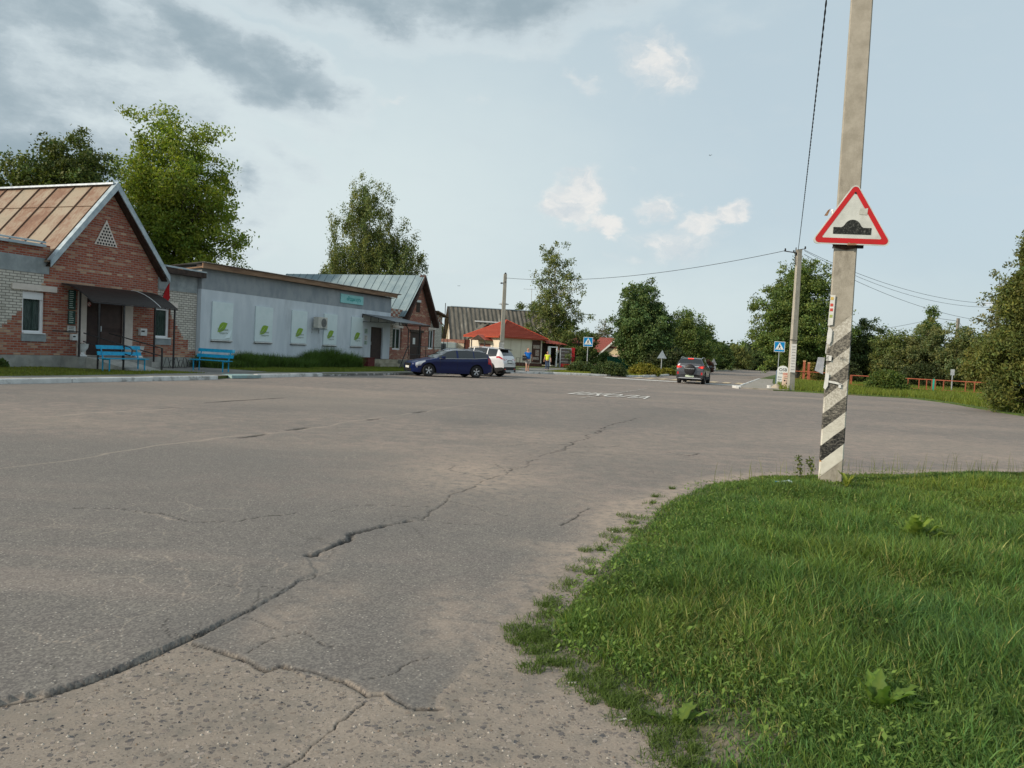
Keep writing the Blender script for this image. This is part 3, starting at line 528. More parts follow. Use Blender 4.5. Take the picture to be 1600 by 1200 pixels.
# the grass of the verges across the square
def sdgrass(name, n, s0, s1, d0, d1, poly, h0, h1, tintk, label, z=.05, wd=.02):
    s_ = RNG.uniform(s0, s1, n); d_ = RNG.uniform(d0, d1, n); k = inpoly(s_, d_, poly); s_, d_ = s_[k], d_[k]
    x = P0[0]+U[0]*s_+N[0]*d_; y = P0[1]+U[1]*s_+N[1]*d_; n = len(x); cl = fbm(x, y, 1.2, 5); ton = RNG.uniform(.75, 1.25, n)*(.7+.6*cl); ye = RNG.uniform(-.1, .5, n)
    blades(name, x, y, np.full(n, z), RNG.uniform(h0, h1, n)*(.6+.8*cl), np.full(n, wd), RNG.uniform(.1, .8, n), np.stack([ton*tintk[0]*(1+ye*.5), ton*tintk[1], ton*tintk[2]], 1), m_blade, label)
sdgrass('roadside_grass', 95000, 2, 46, 24.3, 47, [(18.9, 24.9), (19.6, 25.8), (19.2, 28.5), (19.9, 31.9), (15.6, 33.2), (9, 33.9), (4.5, 34.9), (2, 46), (46, 46), (46, 23.8), (24, 24.7)], .12, .42, (1.35, 1.1, .8), 'rough sunlit grass in front of the orange rail fence', .04, .03)
sdgrass('lawn_grass', 60000, -14, 24, .4, 5.4, [(-14, .5), (-8, .5), (-7.6, 2.2), (-5, 3.4), (-4.6, 4.9), (-14, 5.0)], .03, .08, (1.5, 1.1, .8), 'short yellowish lawn by the first brick house', .11, .02)
sdgrass('lawn_grass', 50000, -1, 24, .3, 5.6, [(0, .5), (17, .3), (17, 1.5), (23, 2), (23, 5.5), (2, 5.1), (-.2, 4.4)], .03, .09, (1.4, 1.1, .8), 'short lawn in front of the grey shop', .11, .02)
sdgrass('lawn_grass', 50000, 24, 60, 2, 14.2, [(30, 7.5), (36, 6.3), (45, 6.), (60, 9), (47, 14), (36, 14.1), (33, 13.7), (31.3, 11.2), (29, 8.6)], .03, .09, (1.7, 1.25, .8), 'sunlit lawn round the crossing sign', .11, .03)
# ================================================================== BUILDINGS
def stripwall(mbs, s0, s1, z0, z1, holes, pick, d=0., depth=.16, step=.0):
    """front skin of a wall in the street plane, split into rows; pick(s, z) -> list of (s_end, material index) for a row"""
    zs = {z0, z1}
    for h in holes: zs |= {max(z0, h[2]), min(z1, h[3])}
    if step:
        q = z0
        while q < z1: zs.add(round(q, 3)); q += step
    zs = sorted(q for q in zs if z0 <= q <= z1)
    for a, b in zip(zs[:-1], zs[1:]):
        zm = (a+b)/2; cuts = {s0, s1}; segs = pick(zm)
        for h in holes:
            if h[2] <= zm <= h[3]: cuts |= {h[0], h[1]}
        for e, _ in segs:
            if s0 < e < s1: cuts.add(e)
        cuts = sorted(cuts)
        for c, e in zip(cuts[:-1], cuts[1:]):
            sm = (c+e)/2
            if any(h[0] <= sm <= h[1] and h[2] <= zm <= h[3] for h in holes): continue
            mi = segs[-1][1]
            for en, k in segs:
                if sm < en: mi = k; break
            mbs[mi].quad(S(c, d, a), S(e, d, a), S(e, d, b), S(c, d, b))
    for h in holes:
        m = mbs[pick((h[2]+h[3])/2)[-1][1]] if len(mbs) == 1 else mbs[0]
        a, b, c, e = h[:4]
        m.quad(S(a, d, c), S(a, d-depth, c), S(a, d-depth, e), S(a, d, e)); m.quad(S(b, d, c), S(b, d-depth, c), S(b, d-depth, e), S(b, d, e))
        m.quad(S(a, d, e), S(b, d, e), S(b, d-depth, e), S(a, d-depth, e)); m.quad(S(a, d, c), S(b, d, c), S(b, d-depth, c), S(a, d-depth, c))
def fbox(mb, s0, s1, d0, d1, z0, z1, mi=0): mb.box(s0, s1, d0, d1, z0, z1, mi, FT)
def window(par, s0, s1, z0, z1, d=-.12, curtain=True, split=None, fw=.09, mat=None):
    mb = MB(); q = d
    fbox(mb, s0, s0+fw, q-.06, q, z0, z1); fbox(mb, s1-fw, s1, q-.06, q, z0, z1); fbox(mb, s0+fw, s1-fw, q-.06, q, z0, z0+fw); fbox(mb, s0+fw, s1-fw, q-.06, q, z1-fw, z1)
    if split: fbox(mb, split-.03, split+.03, q-.06, q-.002, z0+fw, z1-fw)
    w_ = mb.build('window', mat or m_pvc, par)
    g = MB(); g.quad(S(s0+.03, q-.03, z0+.03), S(s1-.03, q-.03, z0+.03), S(s1-.03, q-.03, z1-.03), S(s0+.03, q-.03, z1-.03)); g.build('pane', m_pane, w_)
    if curtain:
        g = MB(); k = 22; 
        pts = [(s0+(s1-s0)*i/k, q-.12+.02*math.sin(i*2.2+s0)) for i in range(k+1)]
        for (a, c), (b, e) in zip(pts[:-1], pts[1:]): g.quad(S(a, c, z0), S(b, e, z0), S(b, e, z1), S(a, c, z1))
        g.build('curtain', m_curtain, w_)
    return w_
# ---- rusty standing seam roof material
def rustroof(t, oc, b):
    n1 = t.noise(oc, .9, 7, .75); n2 = t.noise(t.map(oc, sc=(.8, 2., .8)), 3.2, 8, .85)
    s = t('SeparateXYZ'); t.put(s.inputs[0], oc); pan = t.math('FLOOR', t.math('DIVIDE', s.outputs[1], .98)); wn = t('TexWhiteNoise', noise_dimensions='1D'); t.put(wn.inputs['W'], pan)
    f = t.math('ADD', t.math('MULTIPLY', n1, .58), t.math('ADD', t.math('MULTIPLY', n2, .52), t.math('MULTIPLY', wn.outputs[0], .13)))
    return t.ramp(f, [(.42, (.25, .215, .16)), (.55, (.34, .28, .205)), (.62, (.28, .205, .15)), (.69, (.225, .13, .085)), (.82, (.13, .07, .05))])
m_rust = M('rusty_sheet_roof', (1, 1, 1), fn=rustroof, rough=.75)
def blueroof(t, oc, b):
    n1 = t.noise(oc, 1.1, 6, .6); n2 = t.noise(t.map(oc, sc=(1, .5, 3)), 4.5, 6, .75)
    c = t.mix(t.rng(n1, .3, .7), (.165, .23, .26), (.25, .32, .34)); return t.mix(t.rng(n2, .64, .72), c, (.20, .13, .10))
m_bluer = M('weathered_blue_sheet_roof', (1, 1, 1), fn=blueroof, rough=.55)
m_seam = M('roof_seam', (.16, .10, .07), rough=.8); m_seamb = M('blue_roof_seam', (.11, .14, .15), rough=.7)
# ================= brick post building on the left
b1 = fthing('brick_building', 'red and white brick building with a steep gable and rusty tin roof at far left', 'building')
wr, ww, wg, w2_, wp = MB(), MB(), MB(), MB(), MB()
holes = [(-8.42, -7.53, 1.3, 2.83), (-2.42, -1.56, 1.33, 2.68), (-5.86, -4.02, .54, 2.78)]
def pick1(z):
    zz = round(math.floor(z/.154)*.154, 3); k = [(-13, 0)]
    # white brick on the upper left, widening upwards; the same on the right
    if z < 1.38: return [(-.48, 0), (.01, 2)] if z > .9 else [(.01, 0)]
    L = -9.3+(zz-1.4)*1.12
    L = min(L, -7.7 if zz < 3.2 else -7.62); Rr = -.55-(zz-1.1)*.78
    Rr = max(Rr, -1.9) if zz < 2.9 else -2.3
    return [(L, 1), (Rr, 0), (.01, 2)]
stripwall([wr, ww, w2_], -19, -.02, .54, 3.5, holes, pick1, step=.154)
# gable: rows up to the rake
gl, gr, gp = -7.39, -2.32, -4.85
def rk(z): f = (z-4.07)/(7.12-4.07); return (gl+(gp-gl)*f, gr+(gp-gr)*f) if z > 4.07 else (gl, gr)
zz = 3.5
wr.quad(S(gl, 0, 3.5), S(gr, 0, 3.5), S(gr, 0, 4.07), S(gl, 0, 4.07)); wr.poly([S(gl, 0, 4.07), S(gr, 0, 4.07), S(gp, 0, 7.12)])
wr.quad(S(-19, 0, 4.08), S(gl, 0, 4.08), S(gl, 0, 4.55), S(-19, 0, 4.55))
for a, b in ((-19, -7.42), ): fbox(wg, a, b, -.2, .02, 3.5, 4.08)
fbox(wg, gr+.02, -.04, -.2, .03, 3.45, 4.2)
wr.quad(S(-.02, 0, .54), S(-.02, -9, .54), S(-.02, -9, 4.2), S(-.02, 0, 4.2)); wr.quad(S(-19, 0, .1), S(-19, -12, .1), S(-19, -12, 4.5), S(-19, 0, 4.5))
fbox(wp, -19, .0, -.3, .05, .0, .53)
wallo = wr.build('wall', m_red, b1); ww.build('wall', m_white, b1)['label'] = 'white brick part of the wall stepping down beside the red'; w2_.build('wall', m_white, b1)['label'] = 'white brick strip right of the red wall'
wg.build('wall', m_stucco, b1)['label'] = 'grey plaster band under the eaves'; wp.build('plinth', m_plinth, b1)
# roof: ridge runs back from the street
mb = MB(); k0, k1 = .42, -13.
zr, ze = 7.34, 3.98; sl_, sr_ = gl-.25, gr+.25
mb.prism([S(gp, k0-.12, zr), S(sl_, k0-.12, ze), S(sl_, k0-.12, ze-.04), S(gp, k0-.12, zr-.05)], Vector(S(0, k1, 0))-Vector(S(0, 0, 0)))
mb.prism([S(gp, k0-.12, zr), S(sr_, k0-.12, ze), S(sr_, k0-.12, ze-.04), S(gp, k0-.12, zr-.05)], Vector(S(0, k1, 0))-Vector(S(0, 0, 0)))
rf = mb.build('roof', m_rust, b1)
mb = MB(); d_ = .1
while d_ > -13:
    mb.bar(S(gp-.03, d_, zr-.0), S(sl_, d_, ze+.03), .018, .06); d_ -= .98
for f in (.30, .86):
    mb.bar(S(gp+(sl_-gp)*f, .2, zr+(ze-zr)*f+.012), S(gp+(sl_-gp)*f, -13, zr+(ze-zr)*f+.012), .05, .015)
mb.build('seam', m_seam, rf)
mb = MB(); mb.bar(S(gp, .32, zr+.02), S(gp, -13, zr+.02), .34, .07); mb.build('ridge_cap', m_galv, rf)
for sx in (sl_-.02, sr_+.02):
    mb = MB(); q = .14
    mb.prism([S(gp, k0, zr+.08), S(sx, k0, ze+.02), S(sx, k0, ze-.22), S(gp, k0, zr-.22)], Vector(S(0, -.05, 0))-Vector(S(0, 0, 0)))
    mb.prism([S(gp, k0+.004, zr+.10), S(sx, k0+.004, ze+.06), S(sx, k0+.004, ze+.02), S(gp, k0+.004, zr+.05)], Vector(S(0, -.22, 0))-Vector(S(0, 0, 0))); mb.build('barge_board', m_flash, b1)
mb = MB()
for sx in (sl_+.08, sr_-.08): mb.prism([S(gp, k0-.07, zr-.16), S(sx, k0-.07, ze-.15), S(sx, k0-.07, ze-.2), S(gp, k0-.07, zr-.2)], Vector(S(0, -.36, 0))-Vector(S(0, 0, 0)))
mb.build('soffit', m_dark, b1)
# flat wings' coping and roofs
mb = MB(); mb.prism([S(-19, .18, 4.56), S(gl-.3, .18, 4.60), S(gl-.3, -.4, 4.68), S(-19, -.4, 4.64)], (0, 0, .06)); fbox(mb, -19, gl-.3, .13, .18, 4.46, 4.56); mb.build('coping', m_flash, b1)
mb = MB(); fbox(mb, -19, gl, -9, -.1, 4.3, 4.5); mb.build('roof', M('bitumen_roof', (.05, .05, .05), (.08, .08, .08), 2, .9), b1)['label'] = 'flat roof of the wing'
mb = MB(); mb.prism([S(gr+.1, .42, 4.42), S(.12, .42, 4.40), S(.12, -.4, 4.52), S(gr+.1, -.4, 4.54)], (0, 0, .05)); mb.build('coping', m_flash, b1)
mb = MB(); fbox(mb, gr+.1, .1, -.3, .40, 4.17, 4.40); mb.build('fascia', m_dark, b1)
# windows with lintels and sills
for a, b, c, e in ((-8.42, -7.53, 1.3, 2.83), (-2.42, -1.56, 1.33, 2.68)):
    w_ = window(b1, a, b, c, e, fw=.12); mb = MB(); fbox(mb, a-.02, b+.04, -.02, .035, c-.27, c-.005); mb.build('sill_panel', m_stucco, w_)
    mb = MB(); fbox(mb, a+.02, b-.02, -.1, .07, c-.0, c+.04); mb.build('sill', m_pvc, w_)
    mb = MB(); fbox(mb, a-.42 if a < -5 else a+.1, b+.42 if a < -5 else b+.35, -.03, .06, e+.03, e+.24); mb.build('lintel', m_cream, w_)
mb = MB(); fbox(mb, -8.38, -7.57, -.13, -.08, 2.55, 2.80); mb.build('shutter_box', m_pvc, b1)
# entrance
mb = MB(); fbox(mb, -6.2, -5.82, -.12, .05, .54, 2.78); fbox(mb, -4.06, -3.62, -.12, .05, .54, 2.78); fbox(mb, -6.2, -3.62, -.12, .05, 2.782, 3.0); mb.build('door_surround', m_cream, b1)
dr = MB(); fbox(dr, -5.82, -5.22, -.14, -.08, .56, 2.78); fbox(dr, -5.2, -4.06, -.12, -.05, .56, 2.78); dr_ = dr.build('door', m_door, b1)
mb = MB(); fbox(mb, -5.1, -4.16, -.05, -.04, .7, 1.5); fbox(mb, -5.1, -4.16, -.05, -.04, 1.66, 2.6); mb.build('door_panel', M('door_panel_paint', (.05, .028, .022), (.065, .036, .03), 5, .45), dr_)
mb = MB(); mb.bar(S(-5.12, -.0, 1.5), S(-5.12, -.0, 1.72), .03); mb.build('handle', m_galv, dr_)
# triangular vent grille of clay pipes
mb = MB(); t1, t2, tz = -5.5, -4.52, 4.9; mb.prism([S(t1-.05, .02, tz), S(t2+.05, .02, tz), S((t1+t2)/2, .02, 5.92)], Vector(S(0, .02, 0))-Vector(S(0, 0, 0)), 0)
dn = 7
for r_ in range(dn):
    for c_ in range(dn-r_):
        cx_ = t1+.1+(c_+r_*.5)*.13; cz_ = tz+.07+r_*.122
        vs = [S(cx_+.045*cos(a*pi/4), .046, cz_+.045*sin(a*pi/4)) for a in range(8)]; mb.poly(vs, 1)
mb.build('vent_grille', [m_cream, m_black], b1)
# notices and name boards (hang on the wall: things of their own)
def board(name, label, cat, s0, s1, z0, z1, mat, d=.03, lines=0, lm=None, group=None, th=.03, frame=None):
    t = fthing(name, label, cat, s0, d, z0, group); mb = MB(); fbox(mb, s0, s1, d, d+th, z0, z1); mb.build('panel', mat, t)
    if lines:
        mb = MB(); 
        for i in range(lines):
            zz = z1-(z1-z0)*(i+.8)/(lines+.6); e = (s1-s0)*random.uniform(.05, .3); fbox(mb, s0+(s1-s0)*.1, s1-.05-e, d+th, d+th+.003, zz, zz+(z1-z0)/(lines+.6)*.35)
        mb.build('lettering', lm or m_ink, t)
    return t
m_grb = M('dark_green_board', (.02, .055, .045), (.03, .075, .06), 5, .5)
m_tl = M('pale_lettering', (.45, .55, .5), rough=.6)
board('notice_board', 'tall dark green notice board, upper of the two left of the brown double door', 'notice board', -6.62, -6.32, 2.28, 3.02, m_grb, lines=9, lm=m_tl)
board('notice_board', 'shorter dark green notice board with a white edge strip under the tall one', 'notice board', -6.62, -6.32, 1.72, 2.24, m_grb, lines=6, lm=m_tl)
board('notice', 'white sheet pinned under the dark green boards', 'notice', -6.64, -6.30, 1.42, 1.66, m_paper, lines=3)
board('mailbox', 'pale mailbox lowest in the column beside the door', 'mailbox', -6.52, -6.28, 1.12, 1.36, m_wht, th=.14, lines=1)
board('mailbox', 'square white mailbox on the bricks right of the brown door', 'mailbox', -3.32, -2.98, 1.42, 1.72, m_wht, th=.14, lines=1)
t = fthing('round_sign', 'small round white no smoking sign on the brown door', 'sign', -5.62, -.07, 2.5)
mb = MB(); mb.poly([S(-5.62+.09*cos(a*pi/8), -.075, 2.55+.09*sin(a*pi/8)) for a in range(16)]); mb.build('disc', m_paper, t)
mb = MB(); vs = [S(-5.62+r*cos(a*pi/8), -.072, 2.55+r*sin(a*pi/8)) for r in (.085, .065) for a in range(16)]; mb.add(vs, [(i, (i+1) % 16, 16+(i+1) % 16, 16+i) for i in range(16)]); mb.bar(S(-5.67, -.07, 2.60), S(-5.57, -.07, 2.50), .016); mb.build('red_ring', M('sign_red', (.52, .015, .02), (.45, .02, .02), 7, .45), t)
# entrance landing and ramp
rp = fthing('ramp', 'concrete landing and wheelchair ramp in front of the brown door', 'ramp', -5, .1)
mb = MB(); fbox(mb, -6.9, -3.5, .06, 1.0, .02, .52); mb.build('landing', m_plinth, rp)
mb = MB(); mb.prism([S(-6.6, 1.0, .52), S(-6.6, 3.4, .13), S(-6.6, 3.4, .02), S(-6.6, 1.0, .02)], Vector(S(1.35, 0, 0))-Vector(S(0, 0, 0))); mb.build('slope', m_concrete, rp); mb = MB(); fbox(mb, -3.5, -2.9, .06, .8, .02, .34); mb.build('step', m_concrete, rp)
# canopy: bent polycarbonate on tube posts
cn_ = fthing('canopy', 'curved brown canopy on thin posts over the brown door', 'canopy', -5, 1)
def fit(px, py, d): return fac(px, py, d)
cs0, cs1 = -6.93, -2.85; DF = 1.6
mb = MB(); K = 10
cur = lambda f: (.05+DF*f, 3.24-.06*f-.60*f**1.9)
for k in range(K):
    a, b = cur(k/K), cur((k+1)/K); mb.hexa([S(cs0, a[0], a[1]), S(cs1, a[0], a[1]), S(cs1, b[0], b[1]), S(cs0, b[0], b[1]), S(cs0, a[0], a[1]+.012), S(cs1, a[0], a[1]+.012), S(cs1, b[0], b[1]+.012), S(cs0, b[0], b[1]+.012)])
def poly_fn(t, oc, b): b.inputs['Alpha'].default_value = .88; return t.mix(t.noise(oc, 3, 4), (.016, .012, .011), (.035, .027, .024))
mb.build('canopy_sheet', M('tinted_polycarbonate', (1, 1, 1), fn=poly_fn, rough=.5, spec=.25), cn_)
mb = MB()
for s_ in (cs0, -5.7, -4.6, -3.5, cs1): mb.tube([S(s_, *cur(k/K)[:1], cur(k/K)[1]-.02) for k in range(K+1)], .018, 6)
for f in (0, .5, 1): mb.tube([S(cs0, cur(f)[0], cur(f)[1]-.025), S(cs1, cur(f)[0], cur(f)[1]-.025)], .02, 6)
mb.build('frame', m_dkmetal, cn_)
for s_, d_ in ((-6.75, .8), (-6.61, 1.6), (-5.49, 1.6), (-2.72, .3), (-2.95, 1.6)):
    f = (d_-.05)/DF; mb = MB(); mb.bar(S(s_, d_, .1), S(s_, d_, cur(f)[1]-.02), .055); mb.build('post', m_dkmetal, cn_)
mb = MB(); mb.tube([S(-3.75, cur(k/K)[0], cur(k/K)[1]+.015) for k in range(K+1)], .014, 4); mb.build('trim_strip', m_wht, cn_)
# handrails
hr = fthing('handrail', 'dark tube handrails sloping down along the ramp', 'handrail', -5, 1.5)
mb = MB()
for a, b, za, zb in (((-7.3, .1), (-6.75, .8), 1.45, 1.45), ((-6.65, .9), (-6.65, 3.2), 1.42, .98), ((-6.65, .9), (-6.65, 3.2), 1.1, .68), ((-5.25, .6), (-5.25, 3.3), 1.45, .98), ((-5.25, .6), (-5.25, 3.3), 1.15, .68)): mb.tube([S(a[0], a[1], za), S(b[0], b[1], zb)], .022, 6)
mb.tube([S(-6.65, 3.2, .98), S(-6.65, 3.3, .9), S(-6.65, 3.3, .75), S(-6.65, 3.2, .68)], .022, 6); mb.build('rail', m_dkmetal, hr)
for s_, d_, zt in ((-5.25, 3.3, .99), (-6.65, 2.9, 1.05)):
    mb = MB(); mb.bar(S(s_, d_, .1), S(s_, d_, zt), .05); mb.build('post', m_dkmetal, hr)
# flower urns
def urn(label, s_, d_, z_):
    t = fthing('flower_urn', label, 'urn', s_, d_, z_); c = S(s_, d_, z_)
    mb = MB(); mb.lathe([(.17, 0), (.16, .03), (.07, .10), (.06, .16), (.12, .22), (.19, .33), (.21, .46), (.23, .48), (.20, .48), (.17, .44)], c, 18); mb.build('bowl', m_wht, t, True)
    mb = MB()
    for i in range(26):
        a = random.uniform(0, 6.28); r = random.uniform(0, .17); p = Vector((c[0]+r*cos(a), c[1]+r*sin(a), c[2]+.46+random.uniform(0, .14))); e = Vector([random.uniform(-.04, .04) for _ in '123']); g = Vector([random.uniform(-.04, .04) for _ in '123']); mb.add([p, p+e, p+g], [(0, 1, 2)], 0 if i % 3 else 1)
    mb.build('flowers', [M('urn_leaf', (.03, .06, .02)), M('red_petal', (.35, .01, .03))], t)
urn('white flower urn with red blooms left of the brown door', -6.35, .5, .53)
urn('white flower urn right of the brown door, half behind the blue bench', -3.8, .6, .52)
# red pennant on the canopy corner
t = fthing('flag', 'small furled red flag above the canopy corner', 'flag', -1.9, .5, 2.9)
mb = MB(); mb.tube([S(-2.25, .02, 2.9), S(-2.05, .35, 3.72)], .012, 6); mb.build('flag_pole', m_dkmetal, t)
mb = MB(); mb.add([S(-2.04, .36, 3.74), S(-2.16, .26, 3.45), S(-2.28, .2, 2.98), S(-2.02, .28, 2.95), S(-1.95, .3, 3.1), S(-2.02, .33, 3.5)], [(0, 1, 5), (1, 2, 4, 5), (2, 3, 4)]); o = mb.build('cloth', M('red_cloth', (.42, .01, .015), (.30, .008, .01), 8, .8), t); o.modifiers.new('s', 'SOLIDIFY').thickness = .03
# bicycle rack
t = fthing('bicycle_rack', 'low zigzag wire bicycle rack by the ramp foot', 'bike rack', -2.3, .9); mb = MB(); pts = []
for k in range(4):
    a = -2.9+k*.5; pts += [S(a, 1.0, .12), S(a+.16, 1.0, .55), S(a+.26, 1.0, .55), S(a+.42, 1.0, .12)]
mb.tube(pts, .013, 6); mb.tube([(x, y, z_) for x, y, z_ in [S(-2.9+k*.5+.1*j, 1.3, .12 if j in (0, 4) else .45) for k in range(4) for j in (0, 1, 3, 4)]], .011, 6); mb.tube([S(-2.9, 1.0, .13), S(-1.0, 1.0, .13)], .013, 6); mb.build('wire_frame', m_dkmetal, t)
# benches
def bench(label, s_, d_, rot, L=1.65):
    c = S(s_, d_, .12); t = thing('park_bench', label, 'bench', c, FA+rot, 'sky blue benches in front of the shops')
    T = lambda x, y, z_: (c[0]+x*cos(FA+rot)-y*sin(FA+rot), c[1]+x*sin(FA+rot)+y*cos(FA+rot), c[2]+z_)
    mb = MB()
    for q in (0., .135, .27): mb.box(-L/2, L/2, -.18+q, -.06+q, .43, .46, 0, T)
    mb.build('seat', m_blue, t); 
    mb = MB()
    for zc in (.62, .84):
        y = .17+(zc-.46)*.28; mb.hexa([T(-L/2, y, zc-.065), T(L/2, y, zc-.065), T(L/2, y+.03, zc-.065), T(-L/2, y+.03, zc-.065), T(-L/2, y+.035, zc+.065), T(L/2, y+.035, zc+.065), T(L/2, y+.065, zc+.065), T(-L/2, y+.065, zc+.065)])
    mb.build('backrest', m_blue, t)
    for x in (-L/2+.18, L/2-.18):
        mb = MB(); mb.bar(T(x, -.14, 0), T(x, -.14, .43), .035); mb.build('leg', m_blue, t)
        mb = MB(); mb.bar(T(x, .18, 0), T(x, .18, .45), .035); mb.bar(T(x, .18, .45), T(x, .32, .9), .035); mb.bar(T(x, -.15, .41), T(x, .18, .41), .03); mb.build('leg', m_blue, t)
bench('sky blue bench seen from behind before the ramp of the brick building', -6.87, 3.2, 0, 1.9)
bench('sky blue bench at the corner where brick meets the grey shop', -3.17, 3.75, -pi/2, 1.85)
# ================= grey rendered shop
b2 = fthing('grey_shop', 'long low pale grey rendered shop with a dark grey upper band', 'building', 0, 0)
lo, up, pl = MB(), MB(), MB()
holes = [(14.84, 16.34, .62, 2.66)]
stripwall([lo], .0, 17.25, .62, 3.68, holes, lambda z: [(20, 0)], d=.22, depth=.2)
stripwall([up], .0, 17.25, 3.68, 4.72, [], lambda z: [(20, 0)], d=.224)
for m_, za, zb in ((lo, .1, 3.68), (up, 3.68, 4.72)):
    m_.quad(S(17.25, .22, za), S(17.25, -9, za), S(17.25, -9, zb-.0), S(17.25, .22, zb)); m_.quad(S(0, .22, za), S(0, -9, za), S(0, -9, zb), S(0, .22, zb))
fbox(pl, 0, 14.3, -.2, .26, .0, .52); fbox(pl, 0.0, 14.3, -.2, .225, .52, .62); lo.build('wall', m_render, b2); up.build('wall', m_rband, b2)['label'] = 'dark grey upper band of the wall'
pl.build('plinth', M('shop_plinth', (.10, .11, .12), (.16, .17, .18), 4, .9), b2)
mb = MB(); fbox(mb, 14.3, 17.3, -.2, .9, .0, .60); fbox(mb, 14.4, 17.1, .9, 1.25, .0, .36); mb.build('doorstep', M('stone_step', (.30, .27, .20), (.42, .38, .29), 3, .9, .4), b2)
mb = MB(); fbox(mb, 14.86, 16.32, .06, .12, .62, 2.64); d2 = mb.build('door', m_door, b2); mb = MB(); mb.bar(S(15.0, .15, 1.5), S(15.0, .15, 1.7), .03); mb.build('handle', m_galv, d2)
# roof: corrugated sheets on timber, falling to the back
ncor = 190; v = []; f = []
for i in range(ncor*6+1):
    s_ = -.35+(17.5+.75)*i/(ncor*6); zc = .022*cos(2*pi*i/6); e = .10*s_/17
    v += [S(s_, .62, 4.86+e+zc), S(s_, -9.5, 3.9+e+zc)]
for i in range(ncor*6): f.append((2*i, 2*i+2, 2*i+3, 2*i+1))
mb = MB(); mb.add(v, f); ro = mb.build('roof', M('grey_corrugated_sheet', (.13, .125, .12), (.20, .19, .18), 2, .9, c3=(.09, .09, .085)), b2); ro.modifiers.new('s', 'SOLIDIFY').thickness = .012
mb = MB(); mb.prism([S(-.3, .5, 4.60), S(-.3, .56, 4.60), S(-.3, .56, 4.83), S(-.3, .5, 4.83)], Vector(S(17.75, 0, .10))-Vector(S(0, 0, 0)))
mb.prism([S(-.3, .5, 4.62), S(-.3, .5, 4.68), S(-.3, -8, 3.9), S(-.3, -8, 3.85)], Vector(S(.04, 0, 0))-Vector(S(0, 0, 0))); mb.build('fascia', M('raw_timber', (.20, .12, .07), (.30, .19, .12), 3, .85, .2, c3=(.14, .08, .05), stretch=(.3, 1, 3)), b2)
mb = MB(); fbox(mb, -.28, -.2, .16, .558, 4.6, 4.75); fbox(mb, 0, 17.2, .23, .5, 4.64, 4.66); mb.build('soffit', m_dark, b2)
# window banners with leaf emblem
m_ban = M('banner_vinyl', (.64, .74, .75), (.70, .79, .80), 2, .5, .15, 6, c3=(.58, .68, .70), sc3=1.); m_leaf = M('leaf_green_print', (.24, .40, .04), rough=.6); m_leafd = M('leaf_vein_print', (.45, .58, .30), rough=.6)
desc = ['lower corner torn, leftmost of the row', 'second from the left', 'middle one, left of the air conditioner', 'right of the air conditioner', 'last one, by the brown door']
for i, (a, b) in enumerate(((.66, 2.06), (3.68, 5.04), (6.62, 7.98), (9.58, 10.92), (12.45, 13.76))):
    t = fthing('window_banner', 'white window cover with green leaf, '+desc[i], 'window banner', a, .25, 1.37, 'leaf banners over the shop windows')
    z0, z1 = 1.40, 3.17; mb = MB(); mb.prism([S(a, .23, z0), S(a, .29, z0), S(a+.03, .29, z1), S(a+.03, .23, z1)], Vector(S(b-a-.02, 0, 0))-Vector(S(0, 0, 0)))
    if i == 0: mb.add([S(b-.62, .292, z0+.03), S(b-.02, .292, z0+.55), S(b-.25, .36, z0+.12)], [(0, 1, 2)])
    mb.build('sheet', m_ban, t); mb = MB(); fbox(mb, a-.01, b+.01, .22, .33, z0-.07, z0-.02); mb.build('sill', m_wht, t); mb = MB(); fbox(mb, a, b-.01, .21, .31, z0-.1, z0-.071); mb.build('shadow_gap', m_dark, t)
    mb = MB(); cx_, cz_ = (a+b)/2, z0+.57; L = .72; n_ = 12
    up_ = [(-.40+.80*k/n_, .235*math.sin(pi*(k/n_)**1.15)) for k in range(n_+1)]; dn_ = [(-.40+.80*k/n_, -.15*math.sin(pi*(k/n_)**.95)) for k in range(n_, -1, -1)]; ang = radians(33); dd_ = .2945
    pts = [(cx_+x*cos(ang)-y*sin(ang), cz_+x*sin(ang)*1.0+y*cos(ang)) for x, y in up_+dn_[1:-1]]; mb.poly([S(x, dd_, y) for x, y in pts], 0)
    vein = [(-.36, -.01), (.0, .03), (.2, .10), (.0, .055), (-.36, .015)]; mb.poly([S(cx_+x*cos(ang)-y*sin(ang), dd_+.003, cz_+x*sin(ang)+y*cos(ang)) for x, y in vein], 1)
    text_mesh(mb, 'Здаровыя', .155, lambda x, y: S(cx_+.02+x, dd_+.004, cz_-.14+y), 2); text_mesh(mb, 'прадукты', .13, lambda x, y: S(cx_+.08+x, dd_+.004, cz_-.29+y), 2)
    mb.build('leaf_emblem', [m_leaf, m_leafd, M('grey_green_print', (.20, .25, .17))], t)
# name board
t = fthing('shop_sign', 'pale turquoise board lettered «Родны кут» under the eaves', 'sign', 12.3, .26, 3.95)
mb = MB(); fbox(mb, 11.2, 13.7, .23, .28, 3.93, 4.46); mb.build('board', M('turquoise_board', (.25, .56, .56), (.30, .62, .62), 3, .5), t)
mb = MB(); text_mesh(mb, '«Родны кут»', .34, lambda x, y: S(12.62+x*.78, .284, 4.10+y), bold=.006); mb.build('lettering', M('teal_letter', (.0, .30, .29), rough=.5), t)
